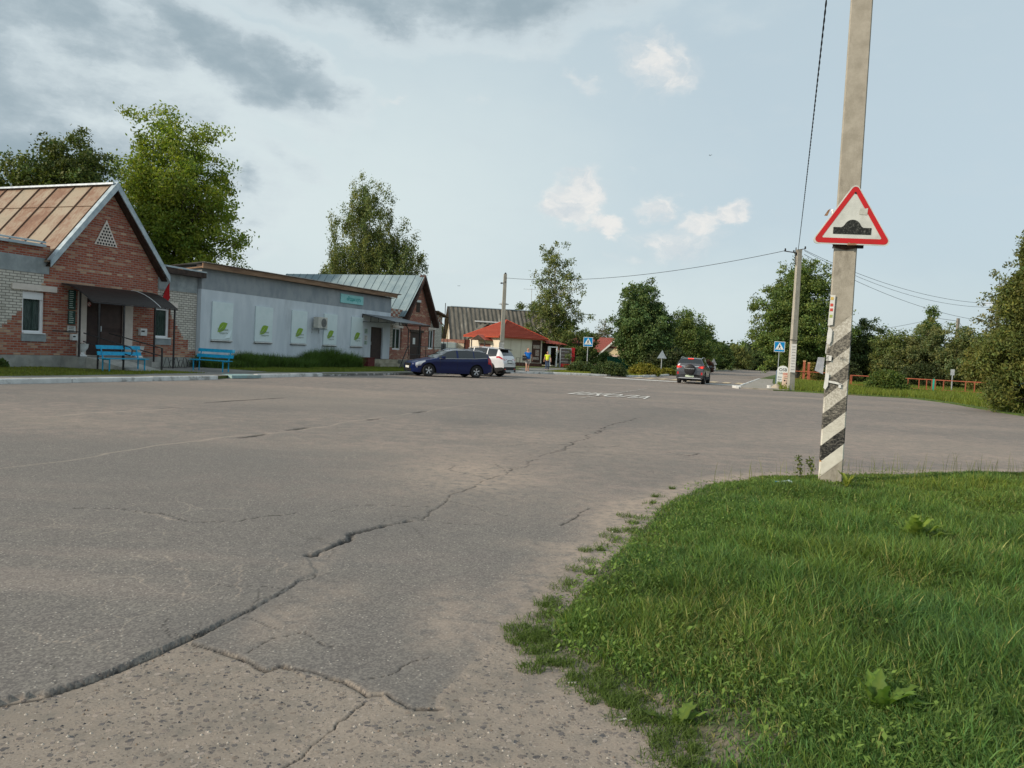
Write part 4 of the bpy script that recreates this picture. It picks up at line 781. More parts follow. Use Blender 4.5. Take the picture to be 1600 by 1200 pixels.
# air conditioner
t = fthing('air_conditioner', 'beige air conditioner box on wall brackets between two banners', 'air conditioner', 8.8, .5, 2.25)
mb = MB(); fbox(mb, 8.42, 9.30, .38, .72, 2.30, 2.92); mb.build('casing', M('cream_plastic', (.56, .54, .49), (.50, .48, .43), 4, .5), t, bevel=.02)
mb = MB(); c = (8.95, 2.6); mb.poly([S(c[0]+.26*cos(a*pi/12), .724, c[1]+.26*sin(a*pi/12)) for a in range(24)], 0)
for r_ in (.08, .14, .2, .255):
    vs = [S(c[0]+r*cos(a*pi/12), .73, c[1]+r*sin(a*pi/12)) for r in (r_, r_-.018) for a in range(24)]; mb.add(vs, [(i, (i+1) % 24, 24+(i+1) % 24, 24+i) for i in range(24)], 1)
mb.build('fan_grille', [M('fan_dark', (.10, .10, .10)), M('fan_ring', (.32, .32, .30))], t)
for s_ in (8.52, 9.2): mb = MB(); mb.bar(S(s_, .22, 2.26), S(s_, .75, 2.26), .04); mb.bar(S(s_, .23, 2.0), S(s_, .23, 2.26), .04); mb.build('bracket', m_galvg, t)
mb = MB(); mb.bar(S(9.3, .5, 2.29), S(9.95, .3, 2.24), .025); mb.build('drain_pipe', m_galvg, t)
for i, (a, z0, z1, lb) in enumerate(((14.05, 2.2, 2.5, 'pale green notice, topmost left of the brown shop door'), (14.05, 1.78, 2.08, 'white notice, middle of the column by the shop door'), (14.05, 1.5, 1.74, 'small grey notice, lowest in the column by the shop door'))): board('notice', lb, 'notice', a, a+.36, z0, z1, m_paper if i == 1 else M('pale_green_sheet', (.42, .52, .46)), d=.225, lines=4, th=.015)
# canopy of the shop
cn2 = fthing('canopy', 'grey sloping sheet canopy with a truss side over the grey shop door', 'canopy', 15.5, .3, 2.9)
mb = MB(); mb.prism([S(13.7, .24, 3.40), S(13.7, 2.6, 2.98), S(13.7, 2.6, 3.0), S(13.7, .24, 3.43)], Vector(S(4.7, 0, 0))-Vector(S(0, 0, 0))); mb.build('canopy_sheet', M('grey_sheet', (.16, .17, .18), (.21, .22, .23), 4, .5, metal=.3), cn2)
mb = MB()
for s_ in (13.72, 18.38):
    mb.bar(S(s_, .26, 3.38), S(s_, 2.58, 2.97), .045); mb.bar(S(s_, .26, 2.92), S(s_, 2.58, 2.92), .045); mb.bar(S(s_, .26, 2.92), S(s_, .26, 3.4), .045)
    for q in (.85, 1.4, 2.): mb.bar(S(s_, q, 2.92), S(s_, q, 3.38-.177*(q-.26)), .03)
mb.bar(S(13.72, 2.58, 2.94), S(18.38, 2.58, 2.94), .045); mb.build('frame', m_dkmetal, cn2)
mb = MB(); mb.tube([S(15.35, 2.4, 2.92), S(15.8, 2.4, 2.6), S(15.8, 2.4, 1.5), S(14.6, 2.5, .1)], .035, 6); mb.build('post', m_dkmetal, cn2)['label'] = 'kinked leaning post'
mb = MB(); mb.bar(S(18.3, 1.9, 1.0), S(18.3, 1.9, 2.92), .07); mb.build('post', m_dkmetal, cn2)
t = fthing('metal_box', 'dark red metal box standing at the foot of the grey wall', 'box', 13.6, .8, .12); mb = MB(); fbox(mb, 13.35, 14.15, .5, 1.0, .1, .68); mb.build('body', M('dark_red_paint', (.10, .018, .018), (.14, .03, .025), 5, .7), t, bevel=.015)
mb = MB(); fbox(mb, 13.32, 14.18, .47, 1.03, .68, .71); mb.build('lid', M('dark_red_paint', (.1, .02, .02)), t)
t = fthing('concrete_slab', 'turquoise painted concrete slab lying at the gap in the kerb', 'slab', -4.3, 6.2, .0); mb = MB(); mb.prism([S(-5.1, 6.5, .015), S(-3.6, 6.6, .015), S(-3.5, 5.8, .015), S(-4.7, 5.6, .015)], (0, 0, .11)); mb.build('slab', M('turquoise_concrete', (.24, .36, .36), (.32, .44, .43), 4, .9, .4, c3=(.25, .25, .24)), t)
# ================= second brick house
b3 = fthing('brick_building', 'brick building with a blue grey tin roof and steep gable beyond the grey shop', 'building', 21, 0)
wr, ww, w2_ = MB(), MB(), MB(); hl = [(18.0, 19.25, 1.25, 2.75), (20.5, 22.25, .62, 2.72), (23.3, 24.3, 1.4, 2.85)]
def pick3(z):
    zz = round(math.floor(z/.2)*.2, 3); 
    if z < 1.4: return [(30, 0)]
    L = 17.2+max(0, 1.0+(zz-1.4)*1.15) if z < 3.0 else 19.3; L = min(L, 19.3); return [(L, 1), (24.0 if z < 1.7 else 23.9-(zz-1.7)*.2, 0), (30, 2)]
stripwall([wr, ww, w2_], 17.3, 25.5, .1, 3.34, hl, pick3, d=0, step=.2)
pk = 21.55; wr.poly([S(19.4, 0, 3.34), S(23.7, 0, 3.34), S(pk, 0, 6.42)])
w2_.quad(S(25.5, 0, .1), S(25.5, -9, .1), S(25.5, -9, 4.1), S(25.5, 0, 4.1))
ck = MB()                                   # chequered band under the eaves
for i in range(26):
    s_ = 17.3+i*.32 if i < 7 else 23.7+(i-7)*.3
    if i >= 13: break
    for j in range(4):
        fbox(ck, s_, s_+.3, -.05, .012, 3.345+j*.17, 3.345+(j+1)*.17, (i+j) % 2)
ck.build('wall', [m_red, m_white], b3)['label'] = 'chequered brick band'
wr.build('wall', m_red, b3); ww.build('wall', m_white, b3)['label'] = 'white brick part of the wall'; w2_.build('wall', m_white, b3)['label'] = 'white brick end of the wall'
mb = MB(); zr, ze = 6.66, 3.30; sl_, sr_ = 19.1, 24.0; back = Vector(S(0, -12, 0))-Vector(S(0, 0, 0))
K = 8; prof = [(pk+(sl_-.35-pk)*(k/K), zr-(zr-3.5)*(k/K)+.28*max(0, k/K-.7)**2*9*.3) for k in range(K+1)]
for (a, za), (b, zb) in zip(prof[:-1], prof[1:]): mb.prism([S(a, .42, za), S(b, .42, zb), S(b, .42, zb-.04), S(a, .42, za-.04)], back)
mb.prism([S(pk, .42, zr), S(sr_, .42, ze), S(sr_, .42, ze-.04), S(pk, .42, zr-.04)], back)
# lower slope continues over the near wing
mb.prism([S(18.75, -.0, 3.62), S(17.2, -.0, 3.98), S(17.2, -.0, 3.94), S(18.75, -.0, 3.56)], back); rf = mb.build('roof', m_bluer, b3)
mb = MB(); d_ = .3
while d_ > -11.5: mb.tube([S(a, d_, za+.02) for a, za in prof], .018, 4); d_ -= .62
mb.build('seam', m_seamb, rf)
mb = MB()
for sx in (sl_, sr_+.02): mb.prism([S(pk, .5, zr+.03), S(sx, .5, ze+.0), S(sx, .5, ze-.3), S(pk, .5, zr-.3)], Vector(S(0, -.46, 0))-Vector(S(0, 0, 0)))
mb.build('barge_board', M('dark_brown_board', (.05, .028, .022), (.08, .045, .035), 4, .8), b3)
mb = MB(); mb.prism([S(24.0, .4, 4.3), S(25.9, .4, 3.95), S(25.9, .4, 3.88), S(24.0, .4, 4.2)], back); mb.build('roof', m_seam, b3)['label'] = 'low dark side roof'
mb = MB(); fbox(mb, 21.2, 21.75, -.1, .02, 4.0, 4.72); mb.build('attic_hatch', m_dark, b3); mb = MB(); fbox(mb, 21.1, 21.85, -.05, .05, 4.72, 4.88); mb.build('lintel', m_wht, b3)
mb = MB(); fbox(mb, 20.5, 22.25, -.14, -.06, .62, 2.55); d3 = mb.build('door', m_door, b3); mb = MB(); fbox(mb, 21.0, 21.35, -.06, -.05, 1.7, 2.15); mb.build('notice_sheet', m_paper, d3)
mb = MB(); fbox(mb, 20.35, 22.4, -.02, .08, 2.56, 2.72); mb.build('lintel', m_dark, b3)
for a, b, c, e in ((18.0, 19.25, 1.25, 2.75), (23.3, 24.3, 1.4, 2.85)):
    w_ = window(b3, a, b, c, e, split=(a+b)/2, curtain=True, fw=.1); mb = MB(); fbox(mb, a-.1, b+.1, -.03, .06, e, e+.16); mb.build('lintel', m_cream, w_)
mb = MB(); fbox(mb, 17.4, 25.0, .05, 1.6, .0, .58); mb.build('terrace', m_plinth, b3)
t = fthing('terrace_railing', 'thin dark railing along the brick terrace behind the blue wagon', 'railing', 20, 1.6, .58); mb = MB()
for zz in (.98, 1.55): mb.tube([S(17.4, 1.58, zz), S(25.0, 1.58, zz)], .02, 6)
mb.build('rail', m_dkmetal, t)
for k in range(7): mb = MB(); mb.bar(S(17.4+k*1.26, 1.58, .55), S(17.4+k*1.26, 1.58, 1.56), .035); mb.build('post', m_dkmetal, t)
t = fthing('pipe_mast', 'thin dark pipe rising past the end of the low side roof', 'mast', 25.8, -.2); mb = MB(); mb.tube([S(25.75, .1, 0), S(25.75, .1, 5.0)], .03, 6); mb.tube([S(26.4, .1, 0.1), S(26.4, .1, 4.1)], .02, 6); mb.tube([S(25.75, .1, 3.9), S(26.4, .1, 3.9)], .02, 6); mb.build('tube', m_dkmetal, t)
# ================= generic gabled house in its own frame
def house(label, x, y, ang, L, Wd, ze, zr, mwall, mroof, ov=.35, mg=None, cat='house', name='house', plinth=None, mrake=None):
    t = thing(name, label, cat, (x, y, 0), ang); c, n = cos(ang), sin(ang)
    T = lambda a, b, z_: (x+a*c-b*n, y+a*n+b*c, z_)
    mb = MB(); mb.quad(T(0, 0, 0), T(L, 0, 0), T(L, 0, ze), T(0, 0, ze)); mb.quad(T(0, Wd, 0), T(L, Wd, 0), T(L, Wd, ze), T(0, Wd, ze))
    for a in (0, L): mb.poly([T(a, 0, 0), T(a, Wd, 0), T(a, Wd, ze), T(a, Wd/2, zr-.06), T(a, 0, ze)])
    mb.build('wall', mwall, t); k = (zr-ze)/(Wd/2)
    mb = MB()
    for sg in (0, 1):
        e = -ov if sg == 0 else Wd+ov; mb.hexa([T(-ov, e, ze-ov*k), T(L+ov, e, ze-ov*k), T(L+ov, Wd/2, zr), T(-ov, Wd/2, zr), T(-ov, e, ze-ov*k+.07), T(L+ov, e, ze-ov*k+.07), T(L+ov, Wd/2, zr+.07), T(-ov, Wd/2, zr+.07)])
    mb.build('roof', mroof, t)
    for a in (-ov-.02, L+ov+.02):
        mb = MB()
        for e in (-ov, Wd+ov): mb.bar(T(a, e, ze-ov*k), T(a, Wd/2, zr), .05, .2)
        mb.build('barge_board', mrake or m_dark, t)
    return t, T
def corr(name, c1, c2, c3, per=.35, axis=0):
    def fn(t, oc, b):
        s = t('SeparateXYZ'); t.put(s.inputs[0], oc); wv = t.math('SINE', t.math('MULTIPLY', s.outputs[axis], 2*pi/per)); bn = t('Bump'); bn.inputs['Strength'].default_value = .8; bn.inputs['Distance'].default_value = .05; t.put(bn.inputs['Height'], wv); t.put(b.inputs['Normal'], bn.outputs[0])
        c = t.mix(t.rng(t.noise(t.map(oc, sc=(2.2, .5, .5)), 1.4, 6, .7), .35, .65), c1, c2); return t.mix(t.rng(t.noise(t.map(oc, sc=(3, .3, .3)), 1.1, 5, .7), .56, .68), c, c3)
    return M(name, (1, 1, 1), fn=fn, rough=.9)
m_slate = corr('mossy_slate', (.085, .082, .07), (.15, .14, .12), (.25, .24, .21), .5)
def tile_fn(t, oc, b):
    s = t('SeparateXYZ'); t.put(s.inputs[0], oc); q = t.math('FRACT', t.math('DIVIDE', s.outputs[2], .165)); c = t.mix(t.noise(oc, 1.5, 4), (.30, .068, .045), (.38, .092, .06)); wv = t.math('SINE', t.math('MULTIPLY', t.math('ADD', s.outputs[0], s.outputs[1]), 24.)); bn = t('Bump'); bn.inputs['Strength'].default_value = .9; bn.inputs['Distance'].default_value = .04; t.put(bn.inputs['Height'], t.math('ADD', wv, t.math('MULTIPLY', q, -2.))); t.put(b.inputs['Normal'], bn.outputs[0]); return t.mix(t.rng(q, .80, .95), c, (.24, .035, .02))
m_tile = M('orange_metal_tile', (1, 1, 1), fn=tile_fn, rough=.55)
m_redr = corr('red_sheet_roof', (.22, .035, .03), (.28, .045, .035), (.18, .03, .03), .4)
ax = atY(706, 480, 88); rx = gnd(722, 575, 0)
h1, T1 = house('long house with a mossy grey slate roof and cream brick gable behind the kiosk', -6.75, 86., radians(12), 12., 7.2, 2.9, 6.35, m_cbrick, m_slate, .4)
mb = MB(); mb.box(-.08, -.02, .0, 7.2, 0, 2.05, 0, T1); mb.build('wall', m_red, h1)['label'] = 'red brick lower wall'
mb = MB(); mb.box(-.12, -.06, 3.2, 3.75, 2.6, 4.5, 0, T1); mb.build('window', m_wht, h1)
mb = MB(); mb.box(-.06, 17.6, 3.5, 3.7, 6.4, 6.48, 0, T1); mb.build('ridge_cap', m_flash, h1)
mb = MB(); c = T1(6.2, 3.6, 6.4); mb.lathe([(.14, 0), (.14, .6)], c, 8); 
for a in (0, 2, 4, 6): mb.bar((c[0]+.2*cos(a*pi/4), c[1]+.2*sin(a*pi/4), c[2]+.3), (c[0]+.25*cos(a*pi/4), c[1]+.25*sin(a*pi/4), c[2]+.62), .03)
mb.lathe([(.62, .62), (.58, .68), (.1, .86)], c, 10); mb.build('chimney_cowl', m_galvg, h1)
mb = MB()
for sg in (-1, 1): mb.hexa([T1(3.6, -1.2, 4.4), T1(3.6, 1.9, 4.7), T1(3.6+sg*2.2, 1.9, 3.0), T1(3.6+sg*2.2, -1.2, 2.7), T1(3.6, -1.2, 4.46), T1(3.6, 1.9, 4.76), T1(3.6+sg*2.2, 1.9, 3.06), T1(3.6+sg*2.2, -1.2, 2.76)])
mb.box(2.3, 6.3, -1.25, -1.1, 4.4, 4.6, 0, T1)
mb.build('porch_roof', m_slate, h1)
mb = MB(); mb.box(2.1, 6.2, -1.3, -1.16, 4.62, 4.76, 0, T1); mb.build('ridge_cap', m_wht, h1)
t = thing('aerial', 'thin television aerial rising over the slate roof', 'aerial', T1(9.5, 3.6, 6.4), 0); c = T1(9.5, 3.6, 6.4); mb = MB(); mb.tube([c, (c[0], c[1], c[2]+2.7)], .035, 6)
mb.bar((c[0]-1.0, c[1], c[2]+2.6), (c[0]+.6, c[1], c[2]+2.6), .03); [mb.bar((c[0]-.9+i*.4, c[1]-.3, c[2]+2.62), (c[0]-.9+i*.4, c[1]+.3, c[2]+2.62), .02) for i in range(4)]; mb.build('mast', m_galvg, t)
# boundary wall, brown gate and pale door panel before that house
t = thing('yard_wall', 'white brick yard wall left of the brown gate', 'wall', (-7.2, 82, 0), 0); p = atY(705, 560, 80); mb = MB(); mb.box(-9.9, -5.2, 80, 80.25, 0, 2.15); mb.build('wall', m_cbrick, t); mb = MB(); mb.box(-9.95, -5.15, 79.95, 80.3, 2.15, 2.5); mb.build('coping', m_red, t)
t = thing('gate', 'brown sheet metal gate between yard wall and kiosk', 'gate', (-3.7, 80, 0), 0); mb = MB(); mb.box(-5.12, -2.2, 80.05, 80.1, .05, 2.55)
for i in range(14): mb.box(-5.1+i*.21, -5.05+i*.21, 80.02, 80.05, .05, 2.55)
mb.build('gate_leaf', M('brown_sheet', (.12, .04, .03), (.15, .05, .035), 4, .6), t); mb = MB(); mb.box(-5.2, -5.12, 80., 80.15, 0, 2.65); mb.box(-2.2, -2.12, 80., 80.15, 0, 2.65); mb.build('post', m_dkmetal, t)
# ================= kiosk with orange tile roof
kc = gnd(779, 574.5, .12); KY = 76.; kx, ky, _ = atY(779, 570, KY); AL = radians(38); kiosk = thing('kiosk', 'cream kiosk with a pyramid roof of orange tiles', 'kiosk', (kx, ky, 0), AL)
KT = lambda a, b, z_: (kx+a*cos(AL)-b*sin(AL), ky+a*sin(AL)+b*cos(AL), z_); A_w, B_w = 5.5, 5.3; ze = 2.95; m_kio = M('cream_panel', (.68, .61, .49), (.74, .67, .55), 1.5, .7, .05)
mb = MB(); mb.box(0, A_w, 0, B_w, .45, ze+.05, 0, KT); mb.build('wall', m_kio, kiosk); mb = MB(); mb.box(-.05, A_w+.05, -.05, B_w+.05, 0, .45, 0, KT); mb.build('plinth', M('brown_plinth', (.09, .04, .03), (.12, .055, .04), 4, .8), kiosk)
ap = KT(A_w/2, B_w/2, 4.75); o_ = .45; cs = [KT(-o_, -o_, ze), KT(A_w+o_, -o_, ze), KT(A_w+o_, B_w+o_, ze), KT(-o_, B_w+o_, ze)]
cs2 = [(a, b, c-.12) for a, b, c in cs]; mb = MB(); mb.add(cs+[ap], [(0, 1, 4), (1, 2, 4), (2, 3, 4), (3, 0, 4)]); mb.add(cs+cs2, [(0, 1, 5, 4), (1, 2, 6, 5), (2, 3, 7, 6), (3, 0, 4, 7), (4, 5, 6, 7)], 1)
krf = mb.build('roof', [m_tile, M('orange_trim', (.40, .07, .035), rough=.6)], kiosk)
mb = MB()
for q in cs: mb.tube([q, ap], .07, 6)
for k in range(14):            # tile courses read as steps
    f = k/14; 
    for a, b in ((0, 1), (3, 0)):
        p = Vector(cs[a]).lerp(Vector(ap), f)+Vector((0, 0, .035)); q = Vector(cs[b]).lerp(Vector(ap), f)+Vector((0, 0, .035)); mb.bar(p, q, .05, .04)
mb.build('ridge_tile', M('orange_tile_edge', (.38, .06, .03), (.46, .085, .045), 5, .7), krf)
mb = MB(); mb.box(.05, .09, 0, .01, .5, 2.9, 0, KT)
for a in (1.4, 2.7, 4.0): mb.box(a, a+.03, -.012, .0, .5, ze-.1, 0, KT)
mb.build('panel_joint', M('joint_shade', (.40, .34, .26)), kiosk)
mb = MB(); mb.box(4.15, 5.3, -.03, .02, .5, 2.78, 0, KT); kd = mb.build('door', M('brown_kiosk_door', (.06, .028, .022), (.09, .04, .03), 5, .55), kiosk)
mb = MB(); mb.box(4.3, 5.15, -.04, -.031, 1.95, 2.3, 0, KT); mb.box(4.6, 5.1, -.04, -.031, 1.2, 1.8, 0, KT); mb.box(4.3, 5.1, -.04, -.031, .8, 1.05, 0, KT); mb.build('poster', M('poster_mix', (.35, .22, .17), (.45, .42, .38), 9, .6, c3=(.12, .05, .04), sc3=6), kd)
mb = MB(); mb.box(-.03, .02, 1.5, 3.3, .5, 2.2, 0, KT); mb.build('roller_shutter', M('brown_shutter', (.14, .055, .04), (.17, .07, .05), 3, .6), kiosk)
mb = MB()
mb.add([KT(-.95, 1.1, 2.55), KT(-.95, 3.7, 2.55), KT(-.95, 2.4, 3.1), KT(.3, 1.1, 2.55), KT(.3, 3.7, 2.55), KT(.3, 2.4, 3.1)], [(0, 2, 5, 3), (1, 4, 5, 2)]); mb.add([KT(-.9, 1.1, 2.55), KT(-.9, 3.7, 2.55), KT(-.9, 2.4, 3.07)], [(0, 1, 2)], 1)
o = mb.build('porch_roof', [m_tile, m_dark], kiosk); o.modifiers.new('s', 'SOLIDIFY').thickness = .04
for b_ in (1.25, 3.55): mb = MB(); mb.bar(KT(-.9, b_, .1), KT(-.9, b_, 2.58), .09); mb.build('post', m_dkmetal, kiosk)
# open annex on the right of the kiosk: awning, white door, drinks cabinet
mb = MB(); mb.hexa([KT(A_w+.05, -.6, 2.55), KT(A_w+2.3, -1.3, 2.45), KT(A_w+2.6, .6, 2.75), KT(A_w+.05, .6, 2.95), KT(A_w+.05, -.6, 2.62), KT(A_w+2.3, -1.3, 2.52), KT(A_w+2.6, .6, 2.82), KT(A_w+.05, .6, 3.02)]); mb.build('awning', m_tile, kiosk)
mb = MB(); mb.box(A_w+.06, A_w+2.4, .6, .7, .3, 2.6, 0, KT); mb.build('annex_wall', m_dark, kiosk)
mb = MB(); a0 = KT(A_w+.45, -.3, 0); mb.box(A_w+.35, A_w+.45, -.6, -.5, .15, 2.25, 0, KT); mb.box(A_w+1.25, A_w+1.35, -.9, -.8, .15, 2.25, 0, KT); mb.hexa([KT(A_w+.35, -.6, 2.15), KT(A_w+1.35, -.9, 2.15), KT(A_w+1.35, -.82, 2.15), KT(A_w+.35, -.52, 2.15), KT(A_w+.35, -.6, 2.25), KT(A_w+1.35, -.9, 2.25), KT(A_w+1.35, -.82, 2.25), KT(A_w+.35, -.52, 2.25)]); mb.box(A_w+.45, A_w+.7, -.6, -.55, .2, 2.2, 0, KT); mb.build('door', m_pvc, kiosk)
fx, fy, _ = KT(A_w+1.5, -1.2, 0); fa = radians(8); fr = thing('drinks_cabinet', 'tall red sided glass fronted drinks cabinet right of the kiosk', 'cabinet', (fx, fy, .1), fa)
FRT = lambda a, b, z_: (fx+a*cos(fa)-b*sin(fa), fy+a*sin(fa)+b*cos(fa), z_+.1)
mb = MB(); mb.box(0, 1.15, .06, .7, 0, 2.05, 0, FRT); mb.build('cabinet_body', M('cabinet_grey', (.26, .28, .32), (.32, .34, .38), 4, .5), fr)
mb = MB(); mb.box(.05, 1.1, .0, .055, .35, 1.98, 0, FRT); mb.build('glass_door', M('cabinet_glass', (.05, .05, .055), (.10, .08, .08), 9, .2), fr)
mb = MB(); mb.box(0, .06, -.02, .05, 0, 2.05, 0, FRT); mb.box(1.1, 1.16, -.02, .05, 0, 2.05, 0, FRT); mb.box(.06, 1.1, -.02, .05, 1.96, 2.05, 0, FRT); mb.build('door_frame', m_galvg, fr)
mb = MB(); mb.box(.08, 1.08, -.01, .0, .08, .42, 0, FRT); mb.box(1.18, 1.5, -.1, .35, .62, 2.12, 0, FRT); mb.build('red_panel', M('cabinet_red', (.42, .015, .025), (.34, .012, .02), 6, .5), fr)
mb = MB()
for i in range(4): mb.box(.1, 1.06, -.012, -.002, .62+i*.34, .66+i*.34, 0, FRT)
mb.build('shelf', m_galvg, fr)
mb = MB(); mb.box(1.18, 1.5, -.1, .35, 0, .6, 0, FRT); mb.build('side_base', M('cabinet_blue_grey', (.20, .23, .28)), fr)
t = thing('wire_stand', 'small black wire stand against the kiosk wall', 'stand', (*gnd(815, 574, .12), .12), 0); g = atY(816, 573, 74.5); mb = MB()
for i in range(4): mb.bar((g[0]-.6+i*.32, g[1], .12), (g[0]-.6+i*.32, g[1], .95), .03)
mb.bar((g[0]-.6, g[1], .95), (g[0]+.36, g[1], .95), .03); mb.bar((g[0]-.6, g[1], .5), (g[0]+.36, g[1], .5), .03); mb.build('wire_frame', m_dkmetal, t)
# ================= far houses
h2, T2 = house('yellow cream house with a red roof half hidden by the dark linden', 20.6, 99, radians(79), 10, 9.6, 1.7, 6.2, M('pale_yellow_wall', (.66, .55, .34), (.72, .60, .39), 2, .85), m_redr, .4, mrake=m_wht)
mb = MB(); mb.box(-.06, .0, 5.2, 8.2, 2.6, 2.8, 0, T2); mb.box(-.06, 0, 4.9, 5.2, 2.6, 3.9, 0, T2); mb.box(-.06, 0, 2.2, 4.9, 3.75, 3.95, 0, T2); mb.build('trim', M('maroon_trim', (.16, .03, .03), rough=.7), h2)
mb = MB(); mb.box(-.04, 0, 4.2, 6.2, .2, 1.5, 0, T2); wq = mb.build('window', m_glass, h2); mb = MB(); mb.box(-.07, -.04, 4.1, 4.2, .2, 1.5, 0, T2); mb.box(-.07, -.04, 6.2, 6.3, .2, 1.5, 0, T2); mb.build('frame', m_wht, wq)
mb = MB(); mb.box(-.05, -.01, 6.6, 9.2, .0, 1.75, 0, T2); mb.build('pale_panel', M('pinkish_panel', (.60, .46, .38), (.64, .50, .42), 3), h2)
h3, T3 = house('house with a bright red roof seen between kiosk and round thuja', 6.0, 101, radians(6), 8.6, 8, 2.2, 4.0, M('cream_low_wall', (.62, .54, .42), (.68, .60, .48), 2), m_tile, .4)
mb = MB(); mb.box(.6, 3.2, -.06, -.0, .3, 1.3, 0, T3); w3 = mb.build('window', M('bluish_window', (.25, .38, .42), (.40, .50, .52), 4, .2), h3)
mb = MB(); [mb.box(.6+i*.85, .68+i*.85, -.09, -.06, .3, 1.3, 0, T3) for i in range(4)]; mb.build('frame', m_wht, w3)
gx_, gy_, _ = atY(1560, 600, 57)
h4, T4 = house('small blue wooden house glimpsed behind the rail fence at far right', gx_+1.5, gy_, radians(12), 5, 3, 1.9, 2.9, M('blue_boards', (.03, .14, .23), (.05, .19, .28), 3, .8), m_slate, .3)
mb = MB(); mb.box(.5, 1.5, -.05, 0, .7, 1.7, 0, T4); w4 = mb.build('window', m_glass, h4); mb = MB(); mb.box(.38, .5, -.08, 0, .6, 1.8, 0, T4); mb.box(1.5, 1.62, -.08, 0, .6, 1.8, 0, T4); mb.box(.5, 1.5, -.08, 0, 1.7, 1.8, 0, T4); mb.build('frame', m_wht, w4)
# ================================================================== TREES
def bark(name, c1, c2, c3=None): return M(name, c1, c2, 9, .95, .6, 30, stretch=(1, 1, .25), c3=c3, sc3=5, lo3=.55, hi3=.6)
m_bark = bark('tree_bark', (.075, .06, .045), (.13, .11, .085)); m_birch = bark('birch_bark', (.45, .44, .40), (.60, .58, .54), (.05, .045, .04))
LM = {}
def lm(key, base, trans=.3):
    if key not in LM: LM[key] = leafmat(key+'_leaf', base, trans)
    return LM[key]
def leaves(name, centers, rad, per, size, mat, par, droop=0., zsq=1., long=1., bright=None, rng=RNG, gauss=.45, flatn=0.):
    n = len(centers)*per; C = np.repeat(centers, per, 0); Rr = np.repeat(rad, per)[:, None]
    g = rng.normal(0, gauss, (n, 3))*Rr; g[:, 2] *= zsq
    if droop: g[:, 2] -= np.abs(rng.normal(0, 1, n))*Rr[:, 0]*droop
    P = C+g; a = rng.normal(0, 1, (n, 3)); a[:, 2] *= (1-flatn)
    a[:, 2] -= droop*1.2; a /= np.linalg.norm(a, axis=1)[:, None]+1e-9; b = np.cross(a, rng.normal(0, 1, (n, 3))); b /= np.linalg.norm(b, axis=1)[:, None]+1e-9
    s = (size*rng.uniform(.6, 1.35, n))[:, None]; V = np.stack([P-a*s*.5*long, P+b*s*.34, P+a*s*.5*long, P-b*s*.34], 1).reshape(-1, 3)
    Fq = np.arange(n*4)
    br = np.repeat(rng.uniform(.72, 1.25, len(centers)) if bright is None else bright, per)*rng.uniform(.7, 1.3, n); ye = rng.uniform(-.15, .35, n)+np.repeat(rng.uniform(-.12, .22, len(centers)), per)
    tint = np.stack([br*(1+ye*.9), br*(1+.15*ye), br*(1-.4*ye)], 1)
    o = np_obj(name, V, Fq, 4, mat, par, {'tint': ('FACE', 'FLOAT_COLOR', tint)}); return o
def tree(name, label, cat, x, y, ells, ncl, per, size, key, base, trunk=.25, trans=.3, group=None, seed=1, barkm=None, droop=0., clr=.55, shell=.55, limbs=18, zsq=.8, long=1.35, twig=True, ztop=None, lean=0, stems=1, flatn=0., rough=.35):
    rng = np.random.default_rng(seed); t = thing(name, label, cat, (x, y, 0), 0, group); wts = np.array([e[3]*e[4]*e[5] for e in ells]); wts = wts/wts.sum(); cs = []
    pick = rng.choice(len(ells), ncl, p=wts)
    for k in pick:
        e = ells[k]; d = rng.normal(0, 1, 3); d /= np.linalg.norm(d); r = rng.uniform(0, 1)**(shell); wob = 1+rough*(vnoise(np.array([d[0]*2+k]), np.array([d[2]*2+d[1]*2]), 1.3, seed)[0]-.5)*2
        cs.append((e[0]+d[0]*e[3]*r*wob, e[1]+d[1]*e[4]*r*wob, e[2]+d[2]*e[5]*r*wob))
    cs = np.array(cs); rad = rng.uniform(.7, 1.3, len(cs))*clr
    leaves('crown', cs, rad, per, size, lm(key, base, trans), t, droop, zsq, long, rng=rng, flatn=flatn)
    mb = MB(); top = ztop or (cs[:, 2].max()*.92); rt = lambda z_: max(.02, trunk*(1-.9*z_/top))
    for st in range(stems):
        a0 = rng.uniform(0, 6.28); sp_ = .0 if stems == 1 else .16*top*.5
        ln = [(0, 0, -.15)]
        for i in range(1, 9):
            q = i/8; ln.append((cos(a0)*sp_*q+lean*q*q+rng.normal(0, .035)*top*.25*q, sin(a0)*sp_*q+rng.normal(0, .03)*top*.25*q, top*q))
        mb.tube(ln, [rt(p[2])*(.75 if stems > 1 else 1)*(1.25 if i == 0 else 1) for i, p in enumerate(ln)], 8)
        idx = rng.choice(len(cs), min(limbs, len(cs)), replace=False)
        for i in idx:
            c = cs[i]; zb = max(top*.16, c[2]-hypot(c[0], c[1])*rng.uniform(.55, 1.1)); zb = min(zb, top*.9); q = zb/top; j = min(7, int(q*8)); fr = q*8-j
            p0 = Vector(ln[j]).lerp(Vector(ln[j+1]), fr); p3 = Vector(c); r0 = rt(zb)*.42; m1 = p0.lerp(p3, .35)+Vector((0, 0, .12*(p3-p0).length)); m2 = p0.lerp(p3, .7)+Vector((0, 0, .08*(p3-p0).length))
            mb.tube([p0, m1, m2, p3], [r0, r0*.65, r0*.4, .012], 5, cap=False)
            if twig:
                for _ in range(3):
                    e = cs[rng.integers(len(cs))]; 
                    if (Vector(e)-m2).length < 2.2: mb.tube([m2, m2.lerp(Vector(e), .55)+Vector((0, 0, .1)), e], [r0*.35, r0*.2, .008], 4, cap=False)
    o = D.objects.new('trunk', None)
    D.objects.remove(o); me = mb.build('trunk', barkm or m_bark, None, True); me.parent = t
    return t
